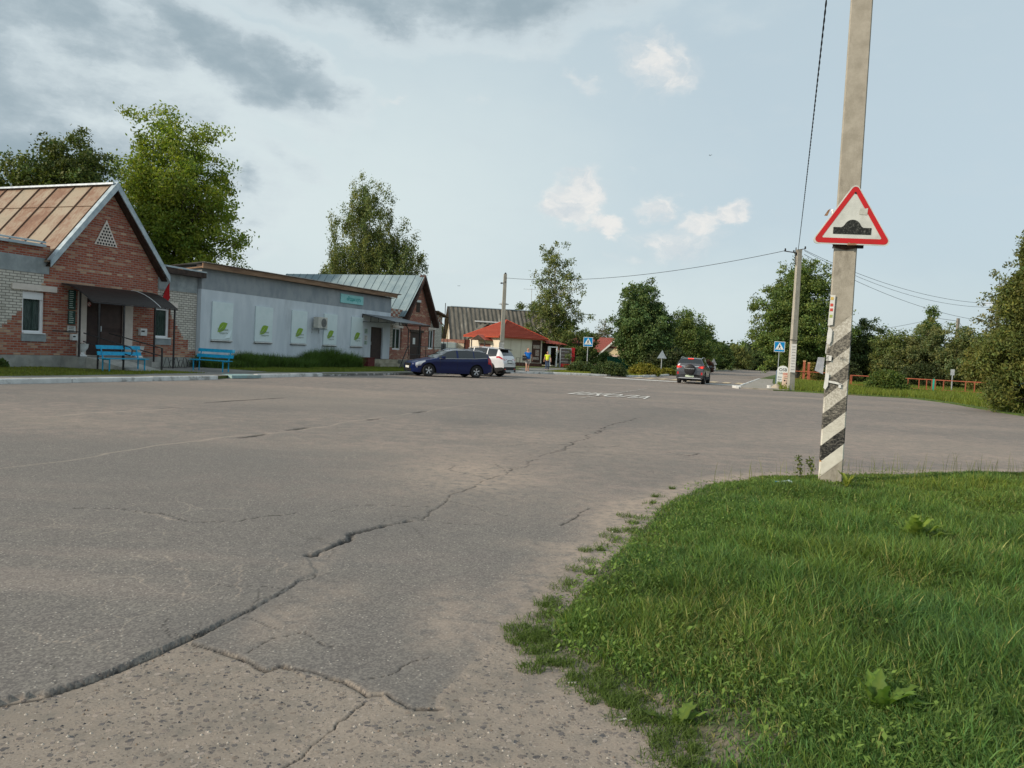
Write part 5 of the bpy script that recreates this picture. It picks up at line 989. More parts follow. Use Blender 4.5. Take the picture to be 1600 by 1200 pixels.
def pt(px, ptop, hw, Yd, pbot=None):
    """world x, top z, half width for a tree seen around px, with its top at ptop, at distance Yd"""
    x, _, zt = atY(px, ptop, Yd); x0 = atY(px, (ptop+(pbot or 560))/2, Yd)[0]; hwm = hw/F*Yd*1.12; zb = atY(px, pbot, Yd)[2] if pbot else 0; return x0, zt, hwm, zb
GT = 'trees behind the shops'
x, zt, w_, _ = pt(88, 210, 90, 50, 350)
tree('dark_tree', 'dark bushy tree rising behind the rusty roof', 'tree', x-.3, 50, [(-.4, 0, zt-4.6, w_*.72, 2.6, 3.2), (w_*.35, 0, zt-3.3, w_*.55, 2.4, 3.1), (-w_*.6, .3, zt-5.8, w_*.42, 2, 2.2), (w_*.6, 0, zt-5.5, w_*.4, 2, 3)], 560, 110, .17, 'dark_green', (.095, .135, .040), .32, .25, GT, 3, clr=.62, shell=.5)
x, zt, w_, _ = pt(262, 156, 98, 56, 430)
tree('maple_tree', 'tall yellow green maple with thin spreading twigs behind the brick gable', 'tree', x, 56, [(0, 0, zt-5.6, w_*.62, 3.4, 5.3), (-.2, 0, zt-9.5, w_*.9, 3.8, 5.0), (w_*.45, 0, zt-7.5, w_*.5, 3, 4.6), (-w_*.35, 0, zt-7.2, w_*.48, 3, 4.2), (w_*.52, 0, zt-12.3, w_*.55, 3, 3.5), (-.2, 0, zt-14, w_*.85, 3, 3)], 860, 95, .17, 'yellow_green', (.19, .262, .05), .30, .45, GT, 5, clr=.78, shell=.42, limbs=60, stems=3, zsq=.7, rough=.5)
x, zt, w_, _ = pt(577, 268, 78, 92, 430)
tree('birch_tree', 'tall weeping birch behind the blue grey tin roof', 'tree', x, 92, [(-.2, 0, zt-3.2, w_*.38, 2, 3.2), (0, 0, zt-7.2, w_*.62, 3, 4.6), (.3, 0, zt-11.6, w_*.95, 3.2, 4.6), (-w_*.62, 0, zt-11.8, w_*.3, 2, 2.2), (w_*.7, 0, zt-10, w_*.28, 2, 3.6)], 640, 100, .17, 'birch', (.14, .185, .065), .28, .3, GT, 9, m_birch, droop=1.1, clr=.55, shell=.45, limbs=40, zsq=1.1)
x, zt, w_, _ = pt(866, 376, 48, 88)
tree('birch_tree', 'slender open birch with white limbs right of the kiosk roof', 'tree', x, 88, [(-.3, 0, zt-2.4, w_*.50, 1.4, 2.5), (-.2, 0, zt-5.6, w_*.78, 2, 3), (-.3, 0, zt-8.3, w_*.8, 2.2, 2.4), (w_*.62, 0, zt-8.4, w_*.42, 1.5, 1.7), (.1, 0, zt-10.3, w_*.8, 2, 2)], 250, 66, .17, 'birch', (.13, .165, .06), .24, .3, GT, 12, m_birch, droop=.55, clr=.5, shell=.5, limbs=36)
x, zt, w_, _ = pt(872, 465, 50, 93)
tree('dark_tree', 'low dark tree at the foot of the open birch', 'tree', x-1.6, 93, [(-1.2, 0, zt-2.6, w_*.6, 2.4, 2.3), (.6, 0, zt-2.9, w_*.6, 2.4, 2.2), (0, 0, zt-4.2, w_*.8, 2.6, 1.8)], 240, 80, .18, 'dark_green', (.052, .082, .028), .22, .2, GT, 14)
x, zt, w_, _ = pt(905, 512, 33, 81)
tree('thuja', 'round dense thuja behind the left crossing sign', 'thuja', x, 81, [(0, 0, zt-2.0, w_*.72, 1.7, 2.1), (0, 0, zt-3.4, w_*.95, 2.1, 1.9), (0, 0, zt-4.4, w_*.8, 2, 1.2)], 420, 80, .13, 'thuja', (.075, .118, .032), .25, .15, None, 17, clr=.34, shell=.28, limbs=10, rough=.18)
x, zt, w_, _ = pt(1001, 438, 54, 88)
tree('linden_tree', 'big dark green linden, tallest tree left of the road', 'tree', x, 88, [(.0, 0, zt-2.9, w_*.50, 2.2, 2.9), (.3, 0, zt-5.2, w_*.8, 3, 3.1), (.9, 0, zt-7.4, w_*.72, 3.3, 2.7), (1.6, 0, zt-9.0, w_*.52, 3, 1.8)], 760, 105, .19, 'linden', (.088, .150, .052), .4, .2, None, 20, clr=.6, shell=.4, rough=.25)
x, zt, w_, _ = pt(945, 492, 22, 140)
tree('sparse_tree', 'thin almost leafless tree far behind, between thuja and linden', 'tree', x, 140, [(0, 0, zt-3.4, w_*.9, 2, 3.2)], 90, 14, .2, 'grey_leaf', (.13, .14, .09), .16, .3, None, 22, limbs=50, clr=.7)
GR = 'trees along the far road'
for i, (px, tp, hw, Yd, lab, kb) in enumerate([(1072, 486, 36, 118, 'rounded green tree right of the dark linden', (.075, .115, .036)), (1098, 505, 24, 128, 'small green tree at the right edge of the linden group', (.065, .105, .035)), (1040, 535, 24, 112, 'dark low tree in the shade under the linden group', (.03, .05, .02)), (1126, 535, 20, 140, 'first low tree of the far row beyond the grey car', (.060, .10, .034)), (1154, 540, 20, 165, 'olive tree of the far row left of the road end', (.095, .12, .042)), (1180, 548, 20, 172, 'low dark tree where the road disappears', (.045, .072, .026)), (1204, 540, 22, 185, 'dark tree of the far row just left of the big green tree', (.050, .080, .028))]):
    x, zt, w_, _ = pt(px, tp, hw, Yd); hh = zt
    tree('roadside_tree', lab, 'tree', x, Yd, [(0, 0, hh*.68, w_*.72, w_*.7, hh*.32), (-w_*.2, 0, hh*.42, w_*.95, w_*.8, hh*.36), (w_*.35, 0, hh*.35, w_*.7, w_*.7, hh*.32)], 360, 85, .22, 'far%d' % i, tuple(q*1.45 for q in kb), .25, .34, GR, 30+i, clr=.08*hh+.1, shell=.4)
x, zt, w_, _ = pt(1250, 400, 68, 82)
tree('oak_tree', 'large spreading tree behind the second concrete pole', 'tree', x, 82, [(.4, 0, zt-3.2, w_*.58, 3.0, 3.1), (-.5, 0, zt-6, w_*.92, 3.5, 3.4), (.5, 0, zt-8.2, w_*1.05, 3.6, 3.2), (-.3, 0, zt-10, w_*.98, 3.5, 2.6)], 820, 100, .18, 'oak', (.115, .178, .05), .45, .28, None, 50, clr=.62, shell=.42, rough=.4, limbs=26)
GG = 'garden trees behind the rail fence'
for i, (px, tp, hw, Yd, lab, kb, sh) in enumerate([(1326, 514, 32, 84, 'dark dense garden tree just right of the striped pole', (.045, .065, .022), 1), (1358, 500, 34, 84, 'spiky dark green garden tree with ragged top', (.055, .085, .036), 1), (1400, 518, 38, 80, 'low rounded apple tree in the middle of the garden', (.085, .115, .040), 1), (1455, 478, 18, 92, 'pointed tall tree rising over the apple trees', (.070, .115, .034), 1), (1456, 502, 52, 78, 'broad apple tree with pale leaves, widest in the garden', (.095, .120, .052), 1), (1510, 512, 36, 74, 'apple tree right of the broad one, near the far wooden pole', (.085, .110, .045), 1), (1545, 520, 28, 60, 'olive green tree next to the big conifer', (.100, .115, .036), 1), (1425, 520, 22, 98, 'thin pale tree behind the apple trees', (.10, .13, .06), 0), (1560, 410, 30, 62, 'airy grey green tree behind the big conifer', (.10, .115, .055), 0)]):
    x, zt, w_, _ = pt(px, tp, hw, Yd); hh = zt
    tree('garden_tree', lab, 'tree', x, Yd, [(0, 0, hh*.7, w_*.6, w_*.6, hh*.3), (-w_*.15, 0, hh*.45, w_*.95, w_*.8, hh*.36), (w_*.2, 0, hh*.28, w_*.9, w_*.8, hh*.26)], 330 if sh else 120, 90 if sh else 30, .17, 'gard%d' % i, tuple(q*1.5 for q in kb), .18, .38, GG, 60+i, clr=.5, shell=.42, limbs=24, rough=.5)
# big conifer at the right edge: layered sprays
def sprays(name, label, x, y, hgt, rbase, n, per, size, base, seed, key, ax_=.9, low=.25):
    rng = np.random.default_rng(seed); t = thing(name, label, 'conifer', (x, y, 0), 0); cs = []
    for i in range(n):
        q = rng.uniform(0, 1)**.85; zz = low+(hgt-low)*q; prof = (1-q)**.62*(.55+.45*min(1, q*6+.35)); r = rbase*prof*rng.uniform(.35, 1.06)**.6*(1+.20*math.sin(7*q*3+seed)); a = rng.uniform(0, 2*pi); cs.append((r*cos(a), r*sin(a), zz+.10*r))
    cs = np.array(cs); leaves('crown', cs, rng.uniform(.25, .5, n), per, size, lm(key, base, .2), t, .35, .8, 1.8, rng=rng)
    mb = MB(); mb.tube([(0, 0, -.1), (0, 0, hgt*.95)], [.16, .02], 8)
    for i in rng.choice(n, 60, replace=False): c = cs[i]; mb.tube([(0, 0, max(.2, c[2]-.25*hypot(c[0], c[1]))), tuple(c)], [.035, .008], 5)
    o = mb.build('trunk', m_bark, None, True); o.parent = t; return t
x, zt, w_, _ = pt(1606, 345, 90, 31)
sprays('conifer', 'tall ragged olive conifer cut by the right edge of the view', x+.95, 31.3, zt+.2, 2.3, 1300, 90, .085, (.10, .132, .034), 71, 'conifer')
# shrubs
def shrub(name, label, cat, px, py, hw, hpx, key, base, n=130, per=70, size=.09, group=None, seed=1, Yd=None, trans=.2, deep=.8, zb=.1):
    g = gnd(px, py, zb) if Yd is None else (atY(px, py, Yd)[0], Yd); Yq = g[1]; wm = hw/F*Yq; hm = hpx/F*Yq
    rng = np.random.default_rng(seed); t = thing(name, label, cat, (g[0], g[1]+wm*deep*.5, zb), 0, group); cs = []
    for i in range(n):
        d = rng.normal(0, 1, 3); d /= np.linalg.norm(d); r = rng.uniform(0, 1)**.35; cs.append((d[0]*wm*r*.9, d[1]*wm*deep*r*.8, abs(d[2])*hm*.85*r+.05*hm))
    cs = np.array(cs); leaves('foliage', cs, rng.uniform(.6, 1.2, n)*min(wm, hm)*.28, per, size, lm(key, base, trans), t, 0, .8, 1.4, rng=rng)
    mb = MB()
    for i in rng.choice(n, 10, replace=False): mb.tube([(rng.normal(0, .1), rng.normal(0, .1), 0), tuple(cs[i]*.9)], [.03, .01], 5)
    o = mb.build('stem', m_bark, None); o.parent = t; return t
shrub('juniper', 'dark spreading juniper left of the crossing sign post', 'shrub', 910, 581, 24, 16, 'junip', (.060, .095, .030), 160, 70, .10, 'clipped junipers on the corner lawn', 81)
shrub('juniper', 'dark mounded juniper right of the crossing sign post, taller', 'shrub', 953, 586, 30, 21, 'junip', (.060, .095, .030), 240, 70, .10, 'clipped junipers on the corner lawn', 82)
shrub('shrub', 'leafy green bush behind the junipers in front of the cream house', 'shrub', 946, 574, 16, 26, 'bush', (.075, .125, .035), 120, 70, .13, None, 83)
shrub('golden_juniper', 'golden green spreading juniper left of the triangular sign', 'shrub', 1008, 586, 26, 18, 'gold', (.175, .185, .030), 190, 70, .11, 'golden junipers by the road', 84, trans=.3)
shrub('golden_juniper', 'smaller golden juniper right of the triangular sign', 'shrub', 1042, 585, 16, 10, 'gold', (.175, .185, .030), 110, 70, .11, 'golden junipers by the road', 85, trans=.3)
shrub('shrub', 'dark green bush close behind the grey car', 'shrub', 1062, 583, 18, 12, 'bush', (.05, .08, .025), 100, 60, .13, None, 86)
shrub('shrub', 'dark reddish bush at the roadside right of the grey car', 'shrub', 1106, 582, 12, 22, 'redbush', (.075, .035, .028), 80, 60, .14, None, 87)
shrub('shrub', 'large leafy bush growing over the orange rail fence', 'shrub', 1392, 613, 33, 34, 'bush2', (.085, .135, .030), 260, 80, .12, None, 88, trans=.3, zb=.04)
shrub('shrub', 'yellowish bush behind the second pole', 'shrub', 1272, 597, 20, 32, 'olive', (.140, .135, .035), 130, 70, .12, None, 89, zb=.04)
shrub('shrub', 'small weed clump at the left plinth of the brick building', 'shrub', 2, 575, 9, 16, 'bush', (.075, .125, .035), 40, 40, .07, None, 90)
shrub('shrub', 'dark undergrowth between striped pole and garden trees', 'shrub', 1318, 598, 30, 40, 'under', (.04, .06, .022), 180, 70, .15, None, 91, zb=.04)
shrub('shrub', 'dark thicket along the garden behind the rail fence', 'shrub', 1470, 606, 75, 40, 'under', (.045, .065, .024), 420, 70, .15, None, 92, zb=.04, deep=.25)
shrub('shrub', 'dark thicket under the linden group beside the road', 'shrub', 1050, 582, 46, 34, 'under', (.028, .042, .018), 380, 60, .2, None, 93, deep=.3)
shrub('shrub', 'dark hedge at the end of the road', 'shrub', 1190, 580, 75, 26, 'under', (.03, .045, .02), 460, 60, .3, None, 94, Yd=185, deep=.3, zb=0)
# the fountain grass bed along the grey shop
n = 46000; s_ = RNG.uniform(-.5, 11.6, n); c0 = .95+.25*np.sin(s_*1.3); d_ = c0+RNG.normal(0, .33, n); k = np.abs(d_-c0) < .7; s_, d_ = s_[k], d_[k]; x = P0[0]+U[0]*s_+N[0]*d_; y = P0[1]+U[1]*s_+N[1]*d_; n = len(x)
big = np.clip((s_-7)/2.5, 0, 1)*.30; cl = fbm(x, y, 1.3, 5); cl = np.clip((cl-.5)*2.2+.5, .05, 1); ton = RNG.uniform(.5, 1.6, n)
o = blades('ornamental_grass', x, y, np.full(n, .1), (.52+big)*RNG.uniform(.45, 1.3, n)*(.62+.75*cl), np.full(n, .018), RNG.uniform(.1, 1.0, n), np.stack([ton*.85, ton*.85, ton*.85], 1), m_blade, 'long row of dark arching ornamental grass along the grey shop wall')
# distant woods, one mass on the horizon
def woods():
    rng = np.random.default_rng(5); cs = []; rad = []
    for i in range(5200):
        a = radians(rng.uniform(-75, 62)); r = rng.uniform(330, 420); x_, y_ = r*sin(a), r*cos(a); s__, d__ = sdof(x_, y_); top = 8+4*fbm(np.array([a*30]), np.array([r*.02]), 1, 3)[0]; cs.append((x_, y_, rng.uniform(0, 1)**.7*top)); rad.append(rng.uniform(1.5, 3.))
    o = leaves('far_woods', np.array(cs), np.array(rad), 22, 1.6, lm('woods', (.045, .070, .030), .15), None, rng=rng); tag(o, 'distant dark woods along the horizon', 'woods', kind='stuff')
woods()
# broad leaved weeds in the near verge
def weed(label, px, py, n, L, seed, key='dock', base=(.115, .20, .04), name='dock_weed', up=.9, zb=None, Y0=None):
    g = gnd(px, py, 0); rng = random.Random(seed); zb = float(vz(np.array([g[0]]), np.array([g[1]]))[0]) if zb is None else zb
    t = thing(name, label, 'weed', (g[0], g[1], zb)); mt = leafmat(key+'_weed', base, .35) if key+'_weed' not in D.materials else D.materials[key+'_weed']
    V, Fc, Tn = [], [], []
    for i in range(n):
        a = rng.uniform(0, 2*pi); l = L*rng.uniform(.6, 1.15); wd = l*rng.uniform(.09, .15); e = rng.uniform(.5, 1.25)*up; b = len(V); K = 15; tn = rng.uniform(.6, 1.25)
        for k in range(K+1):
            q = k/K; r = l*(q*cos(e)+.18*q*q); zz = l*(q*sin(e)-.16*q*q*q); hw = wd*(math.sin(pi*min(1, q*.93+.05)))**.8*(.35 if q < .22 else 1)*(1+.42*(k % 2))*(1+.15*math.sin(k*1.7+i)); fold = (.45+.35*math.sin(k*1.3+i))*hw
            for sd_ in (-1, 0, 1): V.append((r*cos(a)-sd_*hw*sin(a), r*sin(a)+sd_*hw*cos(a), zz+(fold if sd_ else 0))); Tn.append((tn*(1.4 if sd_ == 0 else 1), tn*(1.2 if sd_ == 0 else 1), tn))
        for k in range(K):
            for c in (0, 1): p = b+k*3+c; Fc.append((p, p+1, p+4, p+3))
    np_obj('leaf_rosette', np.array(V), np.array(Fc).reshape(-1), 4, mt, t, {'tint': ('POINT', 'FLOAT_COLOR', np.array(Tn))}, smooth=True); return t
weed('fresh toothed weed with upright leaves at the gravel edge', 1056, 1126, 9, .15, 1, up=1.2, base=(.13, .215, .045), key='tooth')
weed('largest broad leaved weed low in the near grass', 1368, 1140, 19, .19, 2, up=1.1)
weed('broad leaved weed clump in the middle of the grass, right side', 1425, 862, 20, .28, 3, up=1.1, base=(.14, .22, .04), key='dock2')
weed('pale weed at the foot of the striped pole', 1322, 770, 6, .22, 4, key='pale', base=(.24, .30, .05), up=1.2)
weed('small rosette weed at the left side of the grass', 1095, 878, 5, .15, 5)
weed('small weed left in the lower right grass', 1545, 1015, 6, .17, 6)
for i, (px, py, hh) in enumerate(((1252, 742, .34), (1270, 735, .26))):
    g = gnd(px, py+12); t = thing('stalk_weed', ('taller', 'shorter')[i]+' dark stalk weed just left of the striped pole', 'weed', (g[0], g[1], 0)); mb = MB(); mb.tube([(g[0], g[1], 0), (g[0]-.03, g[1], hh*.6), (g[0]-.06, g[1], hh)], .004, 5); mb.build('stem', m_bark, t)
    cs = np.array([(-.06*q, 0, hh*q) for q in np.linspace(.2, 1, 9)]); leaves('leaf', cs, np.full(9, .05), 12, .035, lm('dark_green', (.07, .1, .03)), t)
# ================================================================== POLES, SIGNS, WIRES
def stripes(t, oc, b):
    s = t('SeparateXYZ'); t.put(s.inputs[0], oc); z_ = s.outputs[2]
    bx = t.math('ADD', z_, t.math('MULTIPLY', s.outputs[0], -.92)); wob = t.math('MULTIPLY', t.math('SUBTRACT', t.noise(oc, 16, 4), .5), .02)
    ph = t.math('FRACT', t.math('DIVIDE', t.math('ADD', t.math('ADD', bx, wob), -.028), .405)); blk = t.rng(ph, .495, .515)
    n1 = t.noise(oc, 34, 8, .8); n2 = t.noise(oc, 7, 6, .7); n3 = t.noise(t.map(oc, sc=(1, 1, 5)), 14, 6, .75)
    conc = t.mix(t.rng(n2, .3, .7), (.30, .275, .225), (.40, .37, .31)); conc = t.mix(t.rng(t.vor(oc, 60), .16, .06, 0, .6), conc, (.12, .105, .09)); conc = t.mix(t.rng(t.noise(t.map(oc, sc=(1, 1, .35)), 5, 7, .75), .5, .72, 0, .62), conc, (.15, .13, .105))
    wear = t.math('ADD', t.rng(z_, .1, 1.75, 0., .30, smooth=False), t.math('SUBTRACT', t.math('MULTIPLY', t.math('ADD', n3, n1), .5), .5))
    wm = t.rng(wear, .13, .09)                      # where white paint survives
    white = t.mix(t.rng(n2, .3, .8), (.66, .64, .56), (.50, .48, .41)); white = t.mix(t.rng(n1, .63, .68), white, (.13, .12, .10))
    black = t.mix(t.rng(n1, .51, .62), (.018, .018, .018), (.20, .19, .17)); wb = t.rng(t.math('ADD', wear, t.math('MULTIPLY', n3, .12)), .19, .15)
    pw = t.mix(wm, t.mix(t.rng(n1, .46, .56, .15, .7), conc, (.70, .68, .61)), white); pb = t.mix(wb, t.mix(t.rng(n1, .42, .56, .25, .85), conc, (.03, .03, .03)), black)
    pn = t.mix(blk, pb, pw); rust = t.math('MULTIPLY', t.rng(t.noise(oc, 12, 3), .62, .66), t.rng(z_, .42, .30)); pn = t.mix(rust, pn, (.34, .15, .03))
    low = t.rng(t.math('ADD', z_, t.math('MULTIPLY', s.outputs[0], -.92)), .21, .26); pn = t.mix(t.math('SUBTRACT', 1., low), pn, conc)
    bn = t('Bump'); bn.inputs['Strength'].default_value = .5; bn.inputs['Distance'].default_value = .004; t.put(bn.inputs['Height'], t.noise(oc, 55, 6, .7)); t.put(b.inputs['Normal'], bn.outputs[0])
    return t.mix(t.rng(t.math('ADD', bx, t.math('MULTIPLY', n3, .12)), 2.13, 2.09), conc, pn)
m_pole = M('striped_concrete_pole', (1, 1, 1), fn=stripes, rough=.9)
def cpole(t, oc, b):
    n2 = t.noise(oc, 3, 6, .7); conc = t.mix(t.rng(n2, .3, .7), (.33, .31, .26), (.44, .41, .35)); conc = t.mix(t.rng(t.noise(t.map(oc, sc=(2, 2, .2)), 3, 6), .5, .7, 0, .5), conc, (.2, .18, .15)); return conc
m_cpole = M('plain_concrete_pole', (1, 1, 1), fn=cpole, rough=.9)
PX, PY = 4.085, 9.72; PA = radians(-14)
pole = thing('utility_pole', 'near square concrete pole with black and white diagonal stripes at its foot', 'utility pole', (PX, PY, 0), PA, 'concrete utility poles')
PT = lambda x, y, z_: (PX+x*cos(PA)-y*sin(PA), PY+x*sin(PA)+y*cos(PA), z_)
mb = MB(); secs = []
for zz in np.linspace(-.3, 9.2, 39):
    k = max(0, zz); w0 = .141-.0022*k; w1 = .115-.002*k; dp = .118-.002*k; c = .014
    secs.append([(-w0+c, -dp), (w0-c, -dp), (w0, -dp+c), (w1, dp-c), (w1-c, dp), (-w1+c, dp), (-w1, dp-c), (-w0, -dp+c)])
zs = np.linspace(-.3, 9.2, 39); vs = [PT(a, b, zz) for sec, zz in zip(secs, zs) for a, b in sec]; fs = []
for i in range(38):
    for k in range(8): fs.append((i*8+k, i*8+(k+1) % 8, (i+1)*8+(k+1) % 8, (i+1)*8+k))
fs.append(tuple(38*8+k for k in range(8))); mb.add(vs, fs); mb.build('shaft', m_pole, pole)
mb = MB()
for zz in (3.02, 3.06): mb.tube([PT(-.145, -.115, zz), PT(.145, -.118, zz-.02), PT(.118, .115, zz), PT(-.12, .115, zz), PT(-.145, -.115, zz)], .007, 6)
for i in range(7): mb.tube([PT(-.145, -.12, 3.0+.012*i), PT(0., -.125, 2.965+.01*i), PT(.14, -.12, 3.0+.006*i)], .005, 5)
mb.build('strap', M('rusty_wire', (.06, .035, .025), (.11, .06, .04), 20, .8), pole)
mb = MB(); mb.box(.125, .20, -.14, -.10, 2.985, 3.03, 0, PT); mb.build('strap_buckle', m_black, pole)
mb = MB()
for x0, x1, z0, z1 in ((-.155, -.06, 2.02, 2.40),):
    mb.hexa([PT(-.152, -.135, z0), PT(-.095, -.137, z0+.01), PT(-.095, -.134, z0+.01), PT(-.152, -.13, z0), PT(-.140, -.135, z1), PT(-.085, -.137, z1), PT(-.085, -.134, z1), PT(-.14, -.13, z1)], 0)
    for k, (c, zc) in enumerate(((1, 2.34), (2, 2.26), (3, 2.12), (2, 2.20))): mb.hexa([PT(-.14+.01*(k % 2), -.139, zc), PT(-.105, -.139, zc), PT(-.105, -.138, zc), PT(-.14, -.138, zc), PT(-.138, -.139, zc+.035), PT(-.105, -.139, zc+.035), PT(-.105, -.138, zc+.035), PT(-.138, -.138, zc+.035)], c)
mb.build('poster', [m_paper, M('poster_yellow', (.62, .45, .12)), M('poster_red', (.55, .08, .06)), M('poster_green', (.35, .42, .12))], pole)['label'] = 'narrow strip poster with coloured pictures'
def scrap(pts, y=-.135, mi=0, mb=None): mb.prism([PT(x, y, z_) for x, z_ in pts], Vector((0, -.003, 0)), mi)
for q in ([(-.155, 1.80), (-.12, 1.78), (-.10, 1.83), (-.095, 1.96), (-.115, 1.99), (-.14, 2.0), (-.15, 1.93)], [(-.16, 1.68), (-.15, 1.66), (-.15, 1.78), (-.155, 1.8)], [(-.155, 1.24), (-.13, 1.22), (-.105, 1.27), (-.10, 1.42), (-.14, 1.43)], [(-.10, 1.31), (.05, 1.285), (.055, 1.30), (-.02, 1.325), (-.10, 1.335)], [(.02, 1.25), (.05, 1.25), (.045, 1.30), (.02, 1.31)]): mb = MB(); scrap(q, mb=mb); mb.build('paper_scrap', m_paper, pole)
mb = MB(); scrap([(-.145, 1.585), (-.085, 1.58), (-.083, 1.645), (-.145, 1.65)], mb=mb); text_mesh(mb, 'МЕ', .055, lambda x, y: PT(-.135+x*.62, -.1395, 1.595+y), 1); text_mesh(mb, 'ПИЛ', .05, lambda x, y: PT(.035+x*.8, -.1395, 1.60+y), 1); mb.build('notice_fragment', [m_paper, m_ink], pole)
t = thing('tin_box', 'small pale grey tin tag hanging off the left side of the striped pole', 'tin', PT(-.2, -.02, 1.45), PA); mb = MB(); mb.hexa([PT(-.25, -.05, 1.45), PT(-.16, -.05, 1.41), PT(-.16, .03, 1.41), PT(-.25, .03, 1.45), PT(-.22, -.05, 1.62), PT(-.15, -.05, 1.62), PT(-.15, .03, 1.62), PT(-.22, .03, 1.62)]); mb.build('box', M('pale_tin', (.36, .38, .42), (.46, .48, .52), 20, .5, .3, metal=.4), t)
# triangular warning sign
def rtri(cx, cz, s, r, n=6, k=1.):
    h = s*sqrt(3)/2*k; P = [(cx-s/2, cz), (cx+s/2, cz), (cx, cz+h)]; out = []; inr = h/3; c0 = (cx, cz+inr)
    for i, (px_, pz_) in enumerate(P):
        d = Vector((c0[0]-px_, c0[1]-pz_)).normalized(); cc = Vector((px_, pz_))+d*2*r; a0 = atan2(-d.y, -d.x)
        for j in range(n+1): a = a0-pi/3+2*pi/3*j/n; out.append((cc.x+r*cos(a), cc.y+r*sin(a)))
    return out
SA = radians(-11); sx, sy, sz = PX-.005, PY-.20, 3.03
sg = thing('warning_sign', 'large red bordered triangular sign showing a speed hump, strapped to the near pole', 'road sign', (sx, sy, sz), SA)
tl = radians(-1.2)
def ST(x, z_, y=0.):
    a, b = x*cos(tl)-z_*sin(tl), x*sin(tl)+z_*cos(tl); yy = y-.02*x; return (sx+a*cos(SA)-yy*sin(SA), sy+a*sin(SA)+yy*cos(SA), sz+b)
SS = .93
def plate(mb, pts, y0, th, mi=0): mb.prism([ST(x, z_, y0) for x, z_ in pts], Vector((0, th, 0)), mi)
mb = MB(); plate(mb, rtri(0, -.01, SS+.02, .05, k=.94), 0., .012); plate(mb, rtri(0, -.01, SS+.02, .05, k=.94)[:], .012, .0) if False else None
bd = mb.build('plate', M('sign_white', (.60, .62, .58), (.50, .52, .49), 5, .45, c3=(.40, .41, .36), sc3=3), sg)
ou = rtri(0, .005, SS-.025, .045, k=.94); inn = rtri(0, .066, SS-.235, .012, k=.94); mb = MB(); vs = [ST(x, z_, -.003) for x, z_ in ou+inn]; n = len(ou); mb.add(vs, [(i, (i+1) % n, n+(i+1) % n, n+i) for i in range(n)]); mb.build('red_border', M('sign_red', (.52, .015, .02), (.45, .02, .02), 7, .45), sg)
hp = [(-.215, .115), (.215, .115), (.215, .198), (.125, .198), (.105, .21)]+[(.095*cos(a), .198+.095*math.sin(a)) for a in np.linspace(.35, pi-.35, 12)]+[(-.105, .21), (-.125, .198), (-.215, .198)]
def humpcol(t, oc, b): return t.mix(t.rng(t.noise(oc, 38, 8, .85), .50, .66), (.012, .014, .012), (.16, .17, .15))
mb = MB(); mb.poly([ST(x*1.02, z_+.0, -.004) for x, z_ in hp]); mb.build('hump_symbol', M('worn_black_print', (1, 1, 1), fn=humpcol, rough=.6), sg)
mb = MB(); mb.lathe([(.012, 0), (.009, .006)], (0, 0, 0), 8); mb.v = [ST(x, .62+y, -.006-z_) for x, y, z_ in mb.v]; mb.build('bolt', m_black, sg)
for q in ([(-.05, -.02), (.07, -.015), (.05, .01), (.0, .005), (-.03, .012)], [(-.34, .33), (-.3, .33), (-.27, .42), (-.3, .4)], ): mb = MB(); mb.poly([ST(x, z_, -.006) for x, z_ in q]); mb.build('rust_chip', M('rust_chip', (.32, .20, .12), (.22, .11, .06), 40, .8), sg)
mb = MB(); mb.poly([ST(.115+x, .40+z_, -.0045) for x, z_ in ((-.05, -.04), (.04, -.045), (.045, .04), (.01, .03), (.0, .045), (-.02, .03), (-.045, .035))]); mb.build('sticker_residue', M('sign_residue', (.42, .43, .38), (.50, .51, .47), 30, .6), sg)
mb = MB(); mb.lathe([(.018, 0), (.018, .05), (.006, .06)], ST(-.24, .36, .03), 8); mb.build('bolt_cap', m_pvc, sg)
# the other poles
def plainpole(label, x, y, hgt, w0, w1, lean=(0, 0), mat=None):
    t = thing('utility_pole', label, 'utility pole', (x, y, 0), FA, 'concrete utility poles'); mb = MB(); a = Vector((x, y, -.2)); b = Vector((x+lean[0], y+lean[1], hgt)); c, n = cos(.3), sin(.3); q = [(-1, -.8), (1, -.8), (.8, .8), (-.8, .8)]
    mb.hexa([a+Vector(((i*c-j*n)*w0/2, (i*n+j*c)*w0/2, 0)) for i, j in q]+[b+Vector(((i*c-j*n)*w1/2, (i*n+j*c)*w1/2, 0)) for i, j in q]); mb.build('shaft', mat or m_cpole, t); return t, b
g = gnd(1234.5, 611); zt = atY(1248, 390, g[1]); p2, p2t = plainpole('second concrete pole with pasted notices beside the crossing sign on the right', g[0], g[1], zt[2], .36, .27)
mb = MB(); gx_ = g[0]; mb.box(gx_-.17, gx_+.13, g[1]-.24, g[1]-.2, 1.1, 2.75); 
for k in range(9): mb.box(gx_-.12, gx_+.08, g[1]-.245, g[1]-.241, 1.25+k*.165, 1.29+k*.165, 1)
mb.build('notice_sheet', [m_paper, M('grey_print', (.3, .3, .3))], p2); mb = MB(); mb.tube([(gx_-.2, g[1]-.2, 3.0), (gx_+.2, g[1]-.2, 2.95), (gx_+.2, g[1]+.2, 3.), (gx_-.2, g[1]+.2, 3.), (gx_-.2, g[1]-.2, 3.)], .015, 5); mb.build('strap', m_black, p2)
mb = MB(); mb.bar((p2t.x-.85, p2t.y, p2t.z-.12), (p2t.x+.1, p2t.y, p2t.z-.22), .05); mb.bar((p2t.x+.0, p2t.y, p2t.z-.0), (p2t.x+.35, p2t.y-.1, p2t.z+.05), .04); mb.build('crossarm', m_dkmetal, p2)
